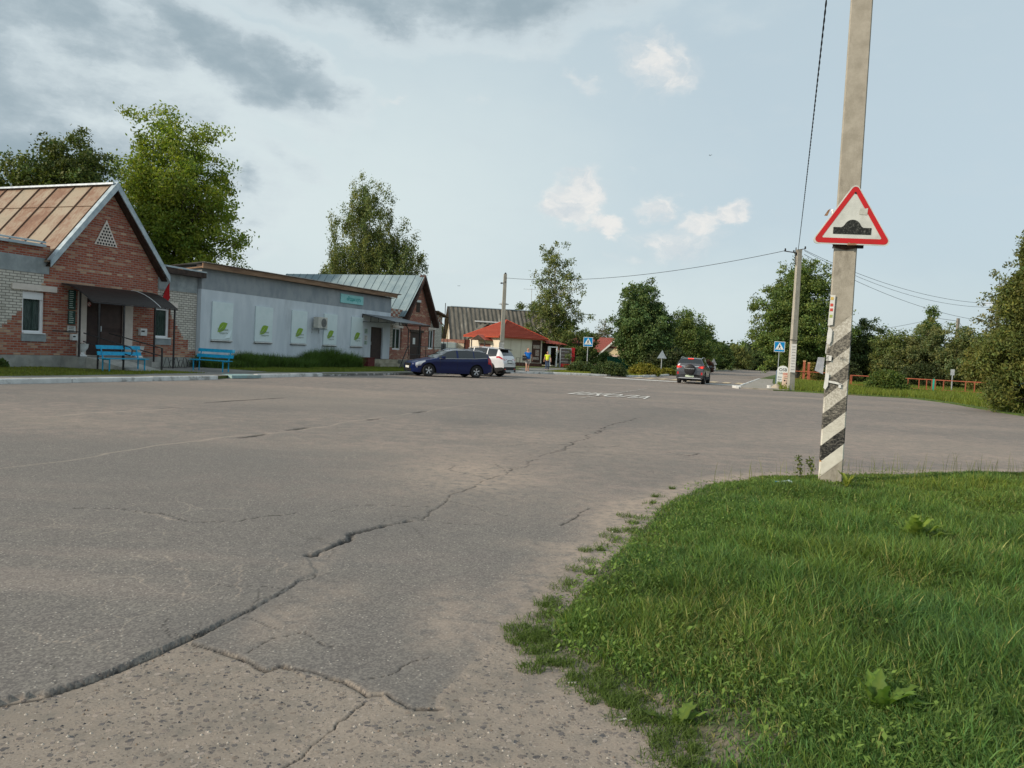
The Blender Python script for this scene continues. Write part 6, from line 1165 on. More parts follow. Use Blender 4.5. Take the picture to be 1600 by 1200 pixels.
for i, q in enumerate(((-.8, -.1), (-.3, -.18), (.35, .07), (-.12, -.35))): mb = MB(); mb.lathe([(.03, 0), (.06, .02), (.04, .07), (.055, .1), (.02, .14)], (p2t.x+q[0], p2t.y, p2t.z+q[1]), 8); mb.build('insulator', m_black, p2)
mb = MB(); mb.tube([(p2t.x-.22, p2t.y-.1, p2t.z+.1), (p2t.x-.24, p2t.y-.1, p2t.z-.5), (p2t.x-.2, p2t.y-.1, p2t.z-.9)], .03, 5); mb.build('cable_loop', m_black, p2)
g3 = (atY(783, 560, 70)[0], 70.); zt = atY(787, 428, 70); p3, p3t = plainpole('third concrete pole standing in front of the orange roofed kiosk', g3[0], g3[1], zt[2], .40, .28)
mb = MB(); mb.box(g3[0]-.25, g3[0]+.22, g3[1]-.3, g3[1]-.24, .9, 2.3); mb.build('notice_sheet', M('dull_notice', (.36, .36, .35), (.52, .52, .50), 6, .8), p3)
mb = MB(); mb.bar((p3t.x-.3, p3t.y-.1, p3t.z-.9), (p3t.x+.1, p3t.y-.1, p3t.z-.7), .06); mb.build('crossarm', m_dkmetal, p3)
mb = MB(); mb.lathe([(.1, 0), (.12, .06), (.06, .12)], (p3t.x-.28, p3t.y-.1, p3t.z-.9), 8); mb.lathe([(.09, 0), (.1, .06), (.03, .14)], (p3t.x+.03, p3t.y, p3t.z), 8); mb.build('insulator', m_dkmetal, p3)
g4 = atY(1497, 500, 92); p4, p4t = plainpole('far wooden pole poking above the garden trees', g4[0], 92, g4[2]+.2, .42, .30, mat=M('old_wood_pole', (.22, .20, .17), (.30, .27, .23), 4, .9)); mb = MB(); mb.bar((p4t.x-2.6, p4t.y, p4t.z-.1), (p4t.x+.1, p4t.y, p4t.z-.35), .04); mb.build('crossarm', m_dkmetal, p4)
def wire(label, a, b, sag, r=.012, n=28, twist=0., name='overhead_wire', grp=None):
    t = MB(); a = Vector(a); b = Vector(b); pts = []
    for i in range(n+1):
        q = i/n; p = a.lerp(b, q)-Vector((0, 0, sag*4*q*(1-q))); pts.append(p)
    if twist:
        N_ = int((b-a).length/.10); 
        for ph in (0, pi):
            pp = []
            for i in range(N_+1):
                q = i/N_; p = a.lerp(b, q)-Vector((0, 0, sag*4*q*(1-q))); an = i*.9+ph; pp.append(p+Vector((cos(an)*twist, 0, math.sin(an)*twist)))
            t.tube(pp, r, 5)
    else: t.tube(pts, r, 5)
    o = t.build(name, m_black, None); tag(o, label, 'cable', grp); return o
WG = 'overhead wires'
wire('twisted black cable running up to the top of the near pole', (3.75, 9.6, 9.0), (p2t.x-.05, p2t.y, p2t.z-.05), .35, .011, twist=.010, name='power_cable')
wire('long sagging wire crossing from the third pole to the second pole', (p3t.x, p3t.y, p3t.z-.35), (p2t.x-.8, p2t.y, p2t.z-.1), .75, .016, grp=WG)
cr = atY(1530, 467, 75); wire('upper thin wire running right from the second pole', (p2t.x+.3, p2t.y, p2t.z+.0), atY(1590, 474, 60), .95, .012, grp=WG)
wire('middle thin wire running right from the second pole', (p2t.x+.3, p2t.y, p2t.z-.05), atY(1592, 478, 60), 1.15, .011, grp=WG)
wire('lower thin wire running right from the second pole', (p2t.x+.3, p2t.y, p2t.z-.25), atY(1592, 506, 60), .95, .012, grp=WG)
wire('faint far wire just above the garden trees', atY(1200, 524, 130), (p4t.x-2.4, p4t.y, p4t.z-.1), .9, .02, grp=WG)
wire('short stay wire dropping right from the far wooden pole', (p4t.x, p4t.y, p4t.z-.2), atY(1526, 540, 92), .2, .02, grp=WG)
# ---------------- crossing signs
m_sb = M('sign_blue', (.0, .19, .47), (.01, .23, .52), 6, .4); m_sw = M('sign_white_clean', (.74, .76, .75), None, rough=.4)
def crossing(label, x, y, zb, hgt, sz, ang):
    t = thing('crossing_sign', label, 'road sign', (x, y, zb), ang, 'blue pedestrian crossing signs'); T = lambda a, b, z_: (x+a*cos(ang)-b*sin(ang), y+a*sin(ang)+b*cos(ang), zb+z_)
    mb = MB(); mb.tube([T(0, .05, -.1), T(0, .05, hgt-.05)], .038, 8); mb.build('post', m_galvg, t); c = hgt-sz/2; h_ = sz/2
    mb = MB(); mb.box(-h_, h_, -.01, .01, c-h_, c+h_, 0, T); mb.build('plate', m_sw, t); k = h_*.93; mb = MB(); mb.poly([T(-k, -.013, c-k), T(k, -.013, c-k), T(k, -.013, c+k), T(-k, -.013, c+k)]); mb.build('blue_field', m_sb, t)
    mb = MB(); mb.poly([T(-k*.86, -.017, c-k*.62), T(k*.86, -.017, c-k*.62), T(0, -.017, c+k*.88)], 0)
    def seg(a, b, wd): 
        a = Vector(a)*k; b = Vector(b)*k; n = Vector((-(b-a).y, (b-a).x)).normalized()*wd*k/2; mb.poly([T(p.x, -.020, c+p.y) for p in (a-n, b-n, b+n, a+n)], 1)
    mb.poly([T(.02*k+.09*k*cos(a), -.020, c+.42*k+.09*k*math.sin(a)) for a in np.linspace(0, 5.6, 9)], 1); seg((.0, .32), (-.04, -.08), .2); seg((-.02, -.05), (.22, -.34), .11); seg((.22, -.34), (.28, -.5), .09); seg((-.05, -.05), (-.16, -.3), .11); seg((-.16, -.3), (-.32, -.46), .1); seg((.0, .25), (.2, .02), .08); seg((-.02, .25), (-.18, .02), .08)
    for q in (-.62, -.3, .1, .45): seg((q, -.57), (q+.14, -.5), .07)
    mb.build('pedestrian_symbol', [m_sw, m_ink], t)
g = gnd(916.5, 580, .12); crossing('blue pedestrian crossing sign on the lawn before the round thuja', g[0], g[1], .1, 3.0, .82, radians(-6))
g = gnd(1214, 595.5, .04); g = (atY(1215, 590, 66)[0], 66.); crossing('blue pedestrian crossing sign beside the OSB board on the right', g[0], g[1], .04, 3.45, .88, radians(-10))
def backtri(label, px, py, top, Yd, rnd=False):
    x = atY(px, py, Yd)[0]; zt = atY(px, top, Yd)[2]; t = thing('triangular_sign', label, 'road sign', (x, Yd, 0), 0, 'signs seen from behind'); mb = MB(); mb.tube([(x, Yd, -.1), (x, Yd, zt-.1)], .05, 8); mb.build('post', m_galvg, t)
    mb = MB(); s = .98; h = s*.866; mb.prism([(x-s/2, Yd-.06, zt-h), (x+s/2, Yd-.06, zt-h), (x, Yd-.06, zt)], (0, -.02, 0)); mb.build('plate', m_galv, t); 
    if rnd: mb = MB(); mb.prism([(x+.38*cos(a*pi/8), Yd-.06, zt-h-.42+.38*math.sin(a*pi/8)) for a in range(16)], (0, -.02, 0)); mb.build('round_plate', m_galv, t)
backtri('back of a triangular road sign standing behind the golden juniper', 1033, 577, 547, 79); backtri('back of a smaller triangular sign with a round plate below it, further down the road', 1114, 580, 560, 104, True)
# ---------------- boards at the second pole
bx, by, _ = atY(1223, 585, 55.); t = thing('advert_board', 'white round topped board reading OSB плита', 'advertising board', (bx, by, .04), radians(-6)); c_, n_ = cos(radians(-6)), sin(radians(-6))
BT = lambda a, z_, y=0.: (bx+a*c_-y*n_, by+a*n_+y*c_, .04+z_)
out = [(-.40, .1), (.40, .1), (.40, 1.05)]+[(.40*cos(a), 1.05+.36*math.sin(a)) for a in np.linspace(.15, pi-.15, 14)]+[(-.40, 1.05)]
mb = MB(); mb.prism([BT(a, z_) for a, z_ in out], Vector(BT(0, 0, .03))-Vector(BT(0, 0))); mb.build('board', m_sw, t)
mb = MB(); text_mesh(mb, 'OSB', .30, lambda x, y: BT(x*1.0, 1.02+y, -.004), bold=.004); text_mesh(mb, 'плита', .20, lambda x, y: BT(x, .80+y, -.004)); text_mesh(mb, '8мм', .13, lambda x, y: BT(-.2+x, .55+y, -.004)); text_mesh(mb, '9мм', .13, lambda x, y: BT(-.2+x, .38+y, -.004)); text_mesh(mb, '12', .16, lambda x, y: BT(.2+x, .45+y, -.004), 1); mb.build('lettering', [m_ink, M('red_print', (.5, .05, .05))], t)
mb = MB(); mb.bar(BT(-.44, 0, .02), BT(-.44, 1.05, .02), .05, .05); mb.build('prop', M('blue_prop', (.10, .16, .26), rough=.6), t); mb = MB(); mb.bar(BT(.3, 0, .3), BT(.3, .9, .03), .04); mb.build('prop', M('blue_prop', (.1, .16, .26)), t)
bx2, by2 = gnd(1226.5, 610); t = thing('a_board', 'pinkish advertising board leaning on the second pole', 'advertising board', (bx2, by2, 0), radians(-8))
BT2 = lambda a, z_, y=0.: (bx2+a*1.0+z_*.10, by2+.18*z_+y-a*.12, z_)
mb = MB(); mb.prism([BT2(-.21, .02), BT2(.27, .02), BT2(.27, 1.06), BT2(-.21, 1.06)], (0, .03, 0)); mb.build('board', M('pinkish_board', (.62, .46, .36), (.66, .50, .40), 4, .7), t)
mb = MB(); text_mesh(mb, 'ПЛИТКА', .12, lambda x, y: BT2(.03+x*.9, .93+y, -.006), 1, bold=.003); text_mesh(mb, 'камень', .085, lambda x, y: BT2(.03+x, .81+y, -.006), 1); text_mesh(mb, 'бордюр', .085, lambda x, y: BT2(.03+x, .70+y, -.006), 0)
text_mesh(mb, '8029 000', .10, lambda x, y: BT2(.03+x*.8, .16+y, -.006), 1) if False else text_mesh(mb, 'тел.', .10, lambda x, y: BT2(.03+x, .17+y, -.006), 1)
for a, z_, r in ((-.08, .58, .05), (.05, .42, .055), (.16, .53, .055), (.02, .56, .03)): mb.poly([BT2(a+r*cos(q)*(1+.2*sin(3*q)), z_+r*math.sin(q)*(1-.2*sin(2*q)), -.006) for q in np.linspace(0, 5.9, 10)], 0)
mb.build('lettering', [m_ink, M('red_print', (.5, .05, .05))], t); mb = MB(); mb.bar((bx2+.2, by2+.38, 0), (bx2+.28, by2+.2, .95), .04); mb.build('prop', m_dkmetal, t)
# a cone of stone and a white block at the path
g = gnd(1215, 609); t = thing('stone_cone', 'low pale conical boulder beside the advertising boards', 'stone', (g[0], g[1], 0)); mb = MB(); rgs = [(.46, 0), (.43, .05), (.30, .18), (.15, .31), (.05, .37), (.01, .38)]
mb.lathe(rgs, (g[0], g[1]+.2, -.02), 14); mb.v = [(x+.03*math.sin(z_*20+x*9), y+.03*math.sin(x*11), z_) for x, y, z_ in mb.v]; mb.build('stone', M('pale_stone', (.36, .31, .24), (.46, .40, .32), 5, .95, .6, 30), t, True)
g = gnd(1202.5, 609); t = thing('stone', 'small white painted block at the corner of the footpath', 'stone', (g[0], g[1], 0)); mb = MB(); mb.box(g[0]-.08, g[0]+.08, g[1], g[1]+.3, -.02, .26); mb.build('block', m_kw, t, bevel=.03)
g = gnd(1153, 607); t = thing('stone', 'white painted kerb end stone at the right end of the stop line', 'stone', (g[0], g[1], 0)); mb = MB(); mb.box(g[0]-.1, g[0]+.16, g[1]-.1, g[1]+.9, -.02, .14); mb.build('block', m_kw, t, bevel=.03)
# ---------------- orange rail fence
m_or = M('orange_rail_paint', (.27, .07, .035), (.34, .10, .055), 12, .7, c3=(.18, .06, .04), sc3=6); m_tg = M('teal_post_paint', (.02, .30, .22), (.03, .36, .27), 8, .5)
def fence(label, pts, zt, posts, teal=(), grp='orange rail fences along the garden'):
    t = thing('rail_fence', label, 'fence', (*pts[0], .04), 0, grp); mb = MB()
    for a, b in zip(pts[:-1], pts[1:]): mb.bar((a[0], a[1], zt), (b[0], b[1], zt), .05, .06); mb.bar((a[0], a[1], .3), (b[0], b[1], .3), .03, .03)
    mb.build('rail', m_or, t); mb = MB(); tot = [hypot(b[0]-a[0], b[1]-a[1]) for a, b in zip(pts[:-1], pts[1:])]
    for k, q in enumerate(posts):
        L = q*sum(tot); i = 0
        while i < len(tot)-1 and L > tot[i]: L -= tot[i]; i += 1
        f = L/tot[i]; x, y = pts[i][0]+(pts[i+1][0]-pts[i][0])*f, pts[i][1]+(pts[i+1][1]-pts[i][1])*f; m2 = MB(); tl_ = k in teal; m2.bar((x, y-.02 if tl_ else y, -.1), (x, y-.02 if tl_ else y, zt+(.05 if tl_ else 0)), .11 if tl_ else .06); m2.build('post', m_tg if tl_ else m_or, t)
    return t
def fp(px, py, Yd): return atY(px, py, Yd)[:2]
fence('orange rail fence with two teal posts right of the leafy bush', [fp(1400, 600, 56), fp(1465, 605, 53.5), fp(1562, 610, 51)], .98, (0, .13, .25, .33, .385, .40, .42, .50, .70, .78, .965, .985), teal=(5, 11))
fence('short orange rail fence between striped pole and the leafy bush', [fp(1328, 600, 58), fp(1402, 602, 56.2)], .98, (0, .03, .9))
fence('orange rail fence left of the striped pole', [fp(1240, 585, 72), fp(1262, 586, 70), fp(1310, 590, 66)], 1.0, (0, .35, .38, .98))
x, y = fp(1256, 580, 71)
for i, (dx, tp) in enumerate(((0, 1.9), (.42, 1.75))):
    t = thing('gate_post', ('tall orange gate post with chipped cap, left of the pair', 'tall orange gate post, right of the pair')[i], 'post', (x+dx, y, 0), 0, 'orange gate posts'); mb = MB(); mb.bar((x+dx, y, -.1), (x+dx, y, tp), .20); mb.build('post', m_or, t); mb = MB(); mb.bar((x+dx, y, tp), (x+dx, y, tp+.12), .24); mb.build('cap', M('flaking_cap', (.52, .30, .16), (.40, .22, .12), 14, .8), t)
t = thing('marker_post', 'short grey metal post behind the rail fence', 'post', (*fp(1487, 600, 58), 0)); x, y = fp(1487, 600, 58); mb = MB(); mb.bar((x, y, 0), (x, y, 1.55), .07); mb.bar((x, y, 1.35), (x, y, 1.8), .26, .08); mb.build('post', m_galvg, t)
t = thing('green_fence', 'green sheet fence in the shade under the linden', 'fence', (*fp(955, 575, 93), 0)); mb = MB(); a, b = fp(948, 575, 93), fp(990, 577, 93)
mb.box(a[0], b[0], 93, 93.05, .05, 1.5); [mb.box(a[0]+.3*i, a[0]+.3*i+.06, 92.96, 93, .05, 1.5) for i in range(int((b[0]-a[0])/.3))]; mb.build('sheet', M('green_sheet', (.01, .11, .075), (.015, .14, .09), 3, .5), t)
# ================================================================== CARS
def lerp_tab(tab, x):
    for (a, va), (b, vb) in zip(tab[:-1], tab[1:]):
        if x <= b: f = max(0, (x-a)/(b-a)); f = f*f*(3-2*f)*.4+f*.6; return va+(vb-va)*f
    return tab[-1][1]
def car(sp, label, x, y, head, name, group='cars in the square', brake=False):
    """local frame: nose towards -X at x=0, tail at x=L, left side at -Y... built round the origin, then placed"""
    t = thing(name, label, sp['cat'], (0, 0, 0), 0, group); L = sp['L']; xs_ = sorted(set(list(np.round(np.arange(0, L+.001, L/84), 4))+[L])); top, belt, wid, wr = sp['top'], sp['belt'], sp['wid'], sp['wr']
    NS, NG, NT_ = 9, 6, 5; rows = NS+NG+NT_; grid = []
    for X_ in xs_:
        zt, zb_, w_ = lerp_tab(top, X_), lerp_tab(belt, X_), lerp_tab(wid, X_); zb_ = min(zb_, zt-.03); sill = lerp_tab(sp['sill'], X_)
        for wx in sp['wx']:
            d = abs(X_-wx); ra = wr+.075
            if d < ra: sill = max(sill, wr+sqrt(ra*ra-d*d))
        sec = []
        for i in range(NS): q = i/(NS-1); z_ = sill+(zb_-sill)*q; zq = (z_-.2)/(zb_-.2); yy = w_*(1-.07*(1-zq)**2-.10*max(0, zq-.72)**1.5*2.2+.012*math.sin(zq*9)); sec.append((yy, z_))
        gh = max(0, zt-zb_-.03); ins = min(1, gh/.42); yb = sec[-1][0]; ye = yb-(.02+.20*ins)*1.0*w_/.9
        for i in range(1, NG+1): q = i/NG; sec.append((yb+(ye-yb)*(q**1.25), zb_+(zt-.03-zb_)*q))
        for i in range(1, NT_+1): q = i/NT_; sec.append((ye*(1-q), zt-.03+.03*(1-(1-q)**2)))
        grid.append(sec)
    nx = len(xs_); body, glass, dark = MB(), MB(), MB()
    cowl, roof0, roof1, tailg = sp['marks']
    def isglass(i, j):
        xm = (xs_[i]+xs_[i+1])/2; zt, zb_ = lerp_tab(top, xm), lerp_tab(belt, xm)
        if NS <= j+1 <= NS+NG-1 and j >= NS-1:
            if sp['gx0'] < xm < sp['gx1'] and zt-zb_ > .10: return not any(a < xm < b for a, b in sp['pillars'])
        if j >= NS+NG-1+0: return (cowl < xm < roof0) or (roof1 < xm < tailg)
        return False
    for sgn in (1, -1):
        for i in range(nx-1):
            for j in range(rows-1):
                a, b, c, d = grid[i][j], grid[i+1][j], grid[i+1][j+1], grid[i][j+1]; q = [(xs_[i], sgn*a[0], a[1]), (xs_[i+1], sgn*b[0], b[1]), (xs_[i+1], sgn*c[0], c[1]), (xs_[i], sgn*d[0], d[1])]
                gl = isglass(i, j) if j != rows-1 else False; lowtrim = j < sp.get('clad', 0)
                (glass if gl else dark if lowtrim else body).quad(*q)
    for i in (0, nx-1): sec = grid[i]; X_ = xs_[i]; ring = [(X_, y_, z_) for y_, z_ in sec]+[(X_, -y_, z_) for y_, z_ in sec[::-1]]; (body).poly(ring)
    body.build('body', sp['paint'], t, 50); glass.build('window', sp.get('glass', m_carglass), t, 50)
    if sp.get('clad'): dark.build('cladding', m_rubber, t, 50)
    mb = MB(); mb.box(.25, L-.25, -.72, .72, .20, .62); 
    for wx in sp['wx']: mb.box(wx-wr-.06, wx+wr+.06, -.74, .74, .22, wr*2+.1)
    mb.build('underbody', m_black, t)
    hw = lerp_tab(wid, sp['wx'][0])
    for wx in sp['wx']:
        for sgn in (-1, 1):
            mb = MB(); y1 = sgn*(hw-.02); y0 = sgn*(hw-.24); prof = [(wr*.6, 0), (wr*.93, .0), (wr, .03), (wr, .19), (wr*.93, .22), (wr*.6, .22)]; vs = []; n = 24
            for r, yy in prof: vs += [(wx+r*cos(2*pi*k/n), y0+(y1-y0)*yy/.22, wr+r*math.sin(2*pi*k/n)) for k in range(n)]
            fs = [(i*n+k, i*n+(k+1) % n, (i+1)*n+(k+1) % n, (i+1)*n+k) for i in range(5) for k in range(n)]; mb.add(vs, fs); wh = mb.build('wheel', m_rubber, t, 40)
            mb = MB(); yo = y1-sgn*.03; R1 = wr*.64; mb.poly([(wx+R1*cos(2*pi*k/n), yo-sgn*.07, wr+R1*math.sin(2*pi*k/n)) for k in range(n)], 1)
            vs = [(wx+r*cos(2*pi*k/n), yo-sgn*q, wr+r*math.sin(2*pi*k/n)) for r, q in ((R1, 0), (R1*.90, .0), (R1*.88, .05)) for k in range(n)]; mb.add(vs, [(i*n+k, i*n+(k+1) % n, (i+1)*n+(k+1) % n, (i+1)*n+k) for i in range(2) for k in range(n)], 0)
            for k in range(5):
                for off_ in (-.16, .16):
                    a = 2*pi*k/5+.3; mb.bar((wx+.04*cos(a), yo-sgn*.02, wr+.04*math.sin(a)), (wx+R1*.92*cos(a+off_), yo-sgn*.01, wr+R1*.92*math.sin(a+off_)), .028, .03)
            mb.poly([(wx+.05*cos(2*pi*k/8), yo+sgn*.0, wr+.05*math.sin(2*pi*k/8)) for k in range(8)]); mb.build('rim', [m_alloy, m_black], wh)
    def patch(nm, mat, pts, **k): m_ = MB(); [m_.poly(p) for p in pts]; return m_.build(nm, mat, t)
    def onside(xa, xb, ja, jb, sgn, off=.006):
        m_ = []; 
        for i in range(nx-1):
            if xa <= xs_[i] and xs_[i+1] <= xb+.03:
                for j in range(ja, jb): a, b, c, d = grid[i][j], grid[i+1][j], grid[i+1][j+1], grid[i][j+1]; m_.append([(xs_[i]+off*(1 if xs_[i] > L/2 else -1), sgn*(a[0]+off), a[1]), (xs_[i+1]+off*(1 if xs_[i] > L/2 else -1), sgn*(b[0]+off), b[1]), (xs_[i+1]+off*(1 if xs_[i] > L/2 else -1), sgn*(c[0]+off), c[1]), (xs_[i]+off*(1 if xs_[i] > L/2 else -1), sgn*(d[0]+off), d[1])])
        return m_
    sp['detail'](t, patch, onside, grid, xs_, brake)
    # door seams, handles, mirrors, rails
    mb = MB()
    for xd in sp['seams']:
        i = min(range(nx), key=lambda k: abs(xs_[k]-xd)); 
        for sgn in (-1, 1): mb.tube([(xs_[i], sgn*(g_[0]+.001), g_[1]) for g_ in grid[i][1:NS]], .005, 4)
    mb.build('door_seam', m_black, t)
    for sgn in (-1, 1):
        for xd in sp['handles']: i = min(range(nx), key=lambda k: abs(xs_[k]-xd)); g_ = grid[i][NS-3]; mb = MB(); mb.bar((xd-.1, sgn*(g_[0]+.015), g_[1]+.03), (xd+.1, sgn*(g_[0]+.015), g_[1]+.03), .025, .03); mb.build('door_handle', sp.get('hmat', sp['paint']), t)
        xm = sp['mirror']; i = min(range(nx), key=lambda k: abs(xs_[k]-xm)); g_ = grid[i][NS-1]; mb = MB(); mb.box(xm-.10, xm+.06, min(sgn*(g_[0]+.02), sgn*(g_[0]+.22)), max(sgn*(g_[0]+.02), sgn*(g_[0]+.22)), g_[1]-.0, g_[1]+.14); mb.bar((xm, sgn*(g_[0]-.02), g_[1]), (xm, sgn*(g_[0]+.06), g_[1]+.04), .05); mb.build('mirror', sp.get('mmat', sp['paint']), t, bevel=.03)
        mb = MB(); zt = lerp_tab(top, sp['rails'][0]); yr = grid[nx//2][NS+NG-1][0]; pts = [(q, sgn*(yr+.0), lerp_tab(top, q)+(.015 if k in (0, 6) else .055)-.02) for k, q in enumerate(np.linspace(sp['rails'][0], sp['rails'][1], 7))]; mb.tube(pts, .016, 6); mb.build('roof_rail', sp['rmat'], t)
    t.rotation_euler = (0, 0, head); t.location = (x, y, 0); return t
m_carglass = M('dark_car_glass', (.018, .022, .025), rough=.06, spec=.8)
def carpaint(nm, c, metal=.15): return M(nm, c, None, rough=.3, metal=metal, spec=.3, coat=.35)
def put_car(axle, ang): pass
def wagon_detail(t, patch, onside, grid, xs_, brake):
    L = 4.58
    for s in (-1, 1):
        m_ = MB()
        for j in (8, 14): m_.tube([(xs_[i], s*(grid[i][j][0]+.008), grid[i][j][1]) for i in range(len(xs_)) if (1.4 if j == 8 else 1.95) < xs_[i] < (4.2 if j == 8 else 4.1)], .011, 5)
        m_.build('chrome_trim', m_alloy, t)
    for s in (-1, 1):
        patch('headlight', m_lens, onside(.16, .66, 5, 8, s)); patch('tail_light', m_redl, onside(4.22, 4.56, 5, 9, s))
        patch('fog_trim', m_alloy, [[(.03, s*.5, .46), (.25, s*.80, .47), (.25, s*.80, .51), (.03, s*.5, .50)]])
    patch('grille', m_black, [[(-.012, -.42, .50), (-.012, .42, .50), (-.012, .48, .68), (-.012, -.48, .68)], [(-.012, -.55, .26), (-.012, .55, .26), (-.012, .55, .40), (-.012, -.55, .40)]])
    patch('licence_plate', m_plate, [[(-.03, -.26, .42), (-.03, .26, .42), (-.03, .26, .53), (-.03, -.26, .53)]])
WAGON = dict(cat='station wagon', L=4.58, wr=.325, wx=(.86, 3.59), paint=carpaint('dark_blue_car_paint', (.003, .011, .07)), rmat=m_alloy, mmat=carpaint('dark_blue_car_paint', (.003, .011, .07)),
    top=[(0, .66), (.06, .72), (.35, .82), (.9, .93), (1.25, 1.0), (1.62, 1.2), (2.0, 1.40), (2.4, 1.46), (3.0, 1.475), (3.7, 1.45), (4.1, 1.40), (4.25, 1.32), (4.45, 1.06), (4.54, .90), (4.58, .72)],
    belt=[(0, .62), (.35, .78), (.9, .89), (1.25, .95), (2.2, .985), (3.4, 1.02), (4.2, 1.08), (4.45, 1.0), (4.58, .66)], wid=[(0, .60), (.1, .70), (.3, .80), (.7, .875), (1.2, .90), (3.4, .90), (4.1, .87), (4.4, .82), (4.55, .76), (4.58, .70)],
    sill=[(0, .24), (.5, .19), (1.2, .20), (3.2, .20), (4.1, .24), (4.58, .34)], marks=(1.28, 2.05, 4.16, 4.5), gx0=1.42, gx1=4.18, pillars=((2.42, 2.50), (3.36, 3.42)), seams=(1.45, 2.46, 3.30), handles=(2.25, 3.12), mirror=1.62, rails=(2.2, 4.0), detail=wagon_detail)
m_wpaint = M('white_car_paint', (.70, .71, .73), None, rough=.3, spec=.5, coat=.8)
def suv_detail(t, patch, onside, grid, xs_, brake):
    for s in (-1, 1):
        patch('tail_light', m_redl, onside(4.02, 4.42, 7, 8, s)+[[(4.50, s*.42, .98), (4.50, s*.80, .99), (4.47, s*.80, 1.09), (4.49, s*.42, 1.05)]]); patch('headlight', m_lens, onside(.1, .5, 6, 8, s)); patch('reflector', m_redl, [[(4.535, s*.55, .44), (4.535, s*.76, .44), (4.535, s*.76, .50), (4.535, s*.55, .50)]])
    patch('bumper', m_rubber, [[(4.53, -.84, .30), (4.53, .84, .30), (4.53, .84, .60), (4.53, -.84, .60)]]); patch('skid_plate', m_galvg, [[(4.54, -.55, .30), (4.54, .55, .30), (4.54, .62, .42), (4.54, -.62, .42)]])
    patch('licence_plate', m_plate, [[(4.53, -.26, .84), (4.53, .26, .84), (4.52, .26, .95), (4.52, -.26, .95)]]); patch('plate_recess', m_black, [[(4.525, -.34, .80), (4.525, .34, .80), (4.512, .34, .99), (4.512, -.34, .99)]])
    m_ = MB(); m_.prism([(4.05, -.6, 1.62), (4.38, -.56, 1.575), (4.38, .56, 1.575), (4.05, .6, 1.62)], (0, 0, .04)); m_.build('spoiler', m_black, t)
SUVW = dict(cat='suv', L=4.52, wr=.355, wx=(.85, 3.52), paint=m_wpaint, rmat=m_alloy, clad=2,
    top=[(0, .80), (.06, .90), (.4, 1.0), (1.0, 1.08), (1.25, 1.12), (1.9, 1.55), (2.4, 1.67), (3.0, 1.69), (3.7, 1.66), (4.1, 1.62), (4.25, 1.50), (4.42, 1.24), (4.5, 1.1), (4.52, .9)], belt=[(0, .7), (.4, .92), (1.2, 1.04), (2.4, 1.08), (3.6, 1.16), (4.2, 1.22), (4.4, 1.12), (4.52, .86)],
    wid=[(0, .64), (.1, .74), (.3, .84), (.8, .91), (3.6, .925), (4.2, .89), (4.45, .84), (4.52, .80)], sill=[(0, .30), (.6, .26), (3.2, .26), (4.1, .32), (4.52, .42)], marks=(1.28, 2.0, 4.12, 4.40), gx0=1.5, gx1=4.05, pillars=((2.46, 2.54), (3.40, 3.47)), seams=(1.5, 2.5, 3.4), handles=(2.3, 3.2), mirror=1.7, rails=(2.1, 3.9), detail=suv_detail)
def suvg_detail(t, patch, onside, grid, xs_, brake):
    lit = m_brake
    for s in (-1, 1):
        patch('tail_light', m_redl, onside(3.98, 4.30, 7, 9, s)+[[(4.345, s*.52, 1.03), (4.345, s*.84, 1.00), (4.33, s*.84, 1.17), (4.335, s*.52, 1.12)]]); patch('brake_lamp', lit, [[(4.352, s*.68, 1.04), (4.352, s*.80, 1.03), (4.345, s*.80, 1.12), (4.345, s*.68, 1.12)]]); patch('reflector', m_redl, [[(4.365, s*.70, .60), (4.365, s*.80, .60), (4.365, s*.80, .76), (4.365, s*.70, .76)]])
        patch('chrome_bar', m_alloy, [[(4.352, s*.30, 1.10), (4.352, s*.56, 1.12), (4.346, s*.56, 1.15), (4.346, s*.30, 1.13)]])
    patch('bumper', m_rubber, [[(4.36, -.84, .34), (4.36, .84, .34), (4.36, .84, .56), (4.36, .45, .60), (4.36, -.45, .60), (4.36, -.84, .56)]]); patch('bumper_lip', m_alloy, [[(4.366, -.78, .34), (4.366, .78, .34), (4.366, .62, .40), (4.366, -.62, .40)]])
    m_ = MB(); n = 28; vs = []
    for r, q in ((.02, .26), (.22, .255), (.31, .22), (.345, .15), (.345, .0)): vs += [(4.34+q, r*cos(2*pi*k/n), .92+r*math.sin(2*pi*k/n)) for k in range(n)]
    m_.add(vs, [(i*n+k, i*n+(k+1) % n, (i+1)*n+(k+1) % n, (i+1)*n+k) for i in range(4) for k in range(n)]+[tuple(range(n))]); sw = m_.build('spare_wheel', M('spare_cover', (.02, .02, .022), None, rough=.45), t, 40); m_ = MB(); m_.box(4.56, 4.605, -.30, .30, .965, .99); m_.build('cover_trim', m_galvg, sw)
    patch('licence_plate', M('greenish_plate', (.50, .62, .45), (.62, .70, .58), 30, .4), [[(4.375, -.27, .44), (4.375, .27, .44), (4.372, .27, .56), (4.372, -.27, .56)]]); m_ = MB(); m_.box(4.13, 4.20, -.17, .17, 1.60, 1.65); m_.build('high_brake_lamp', lit, t)
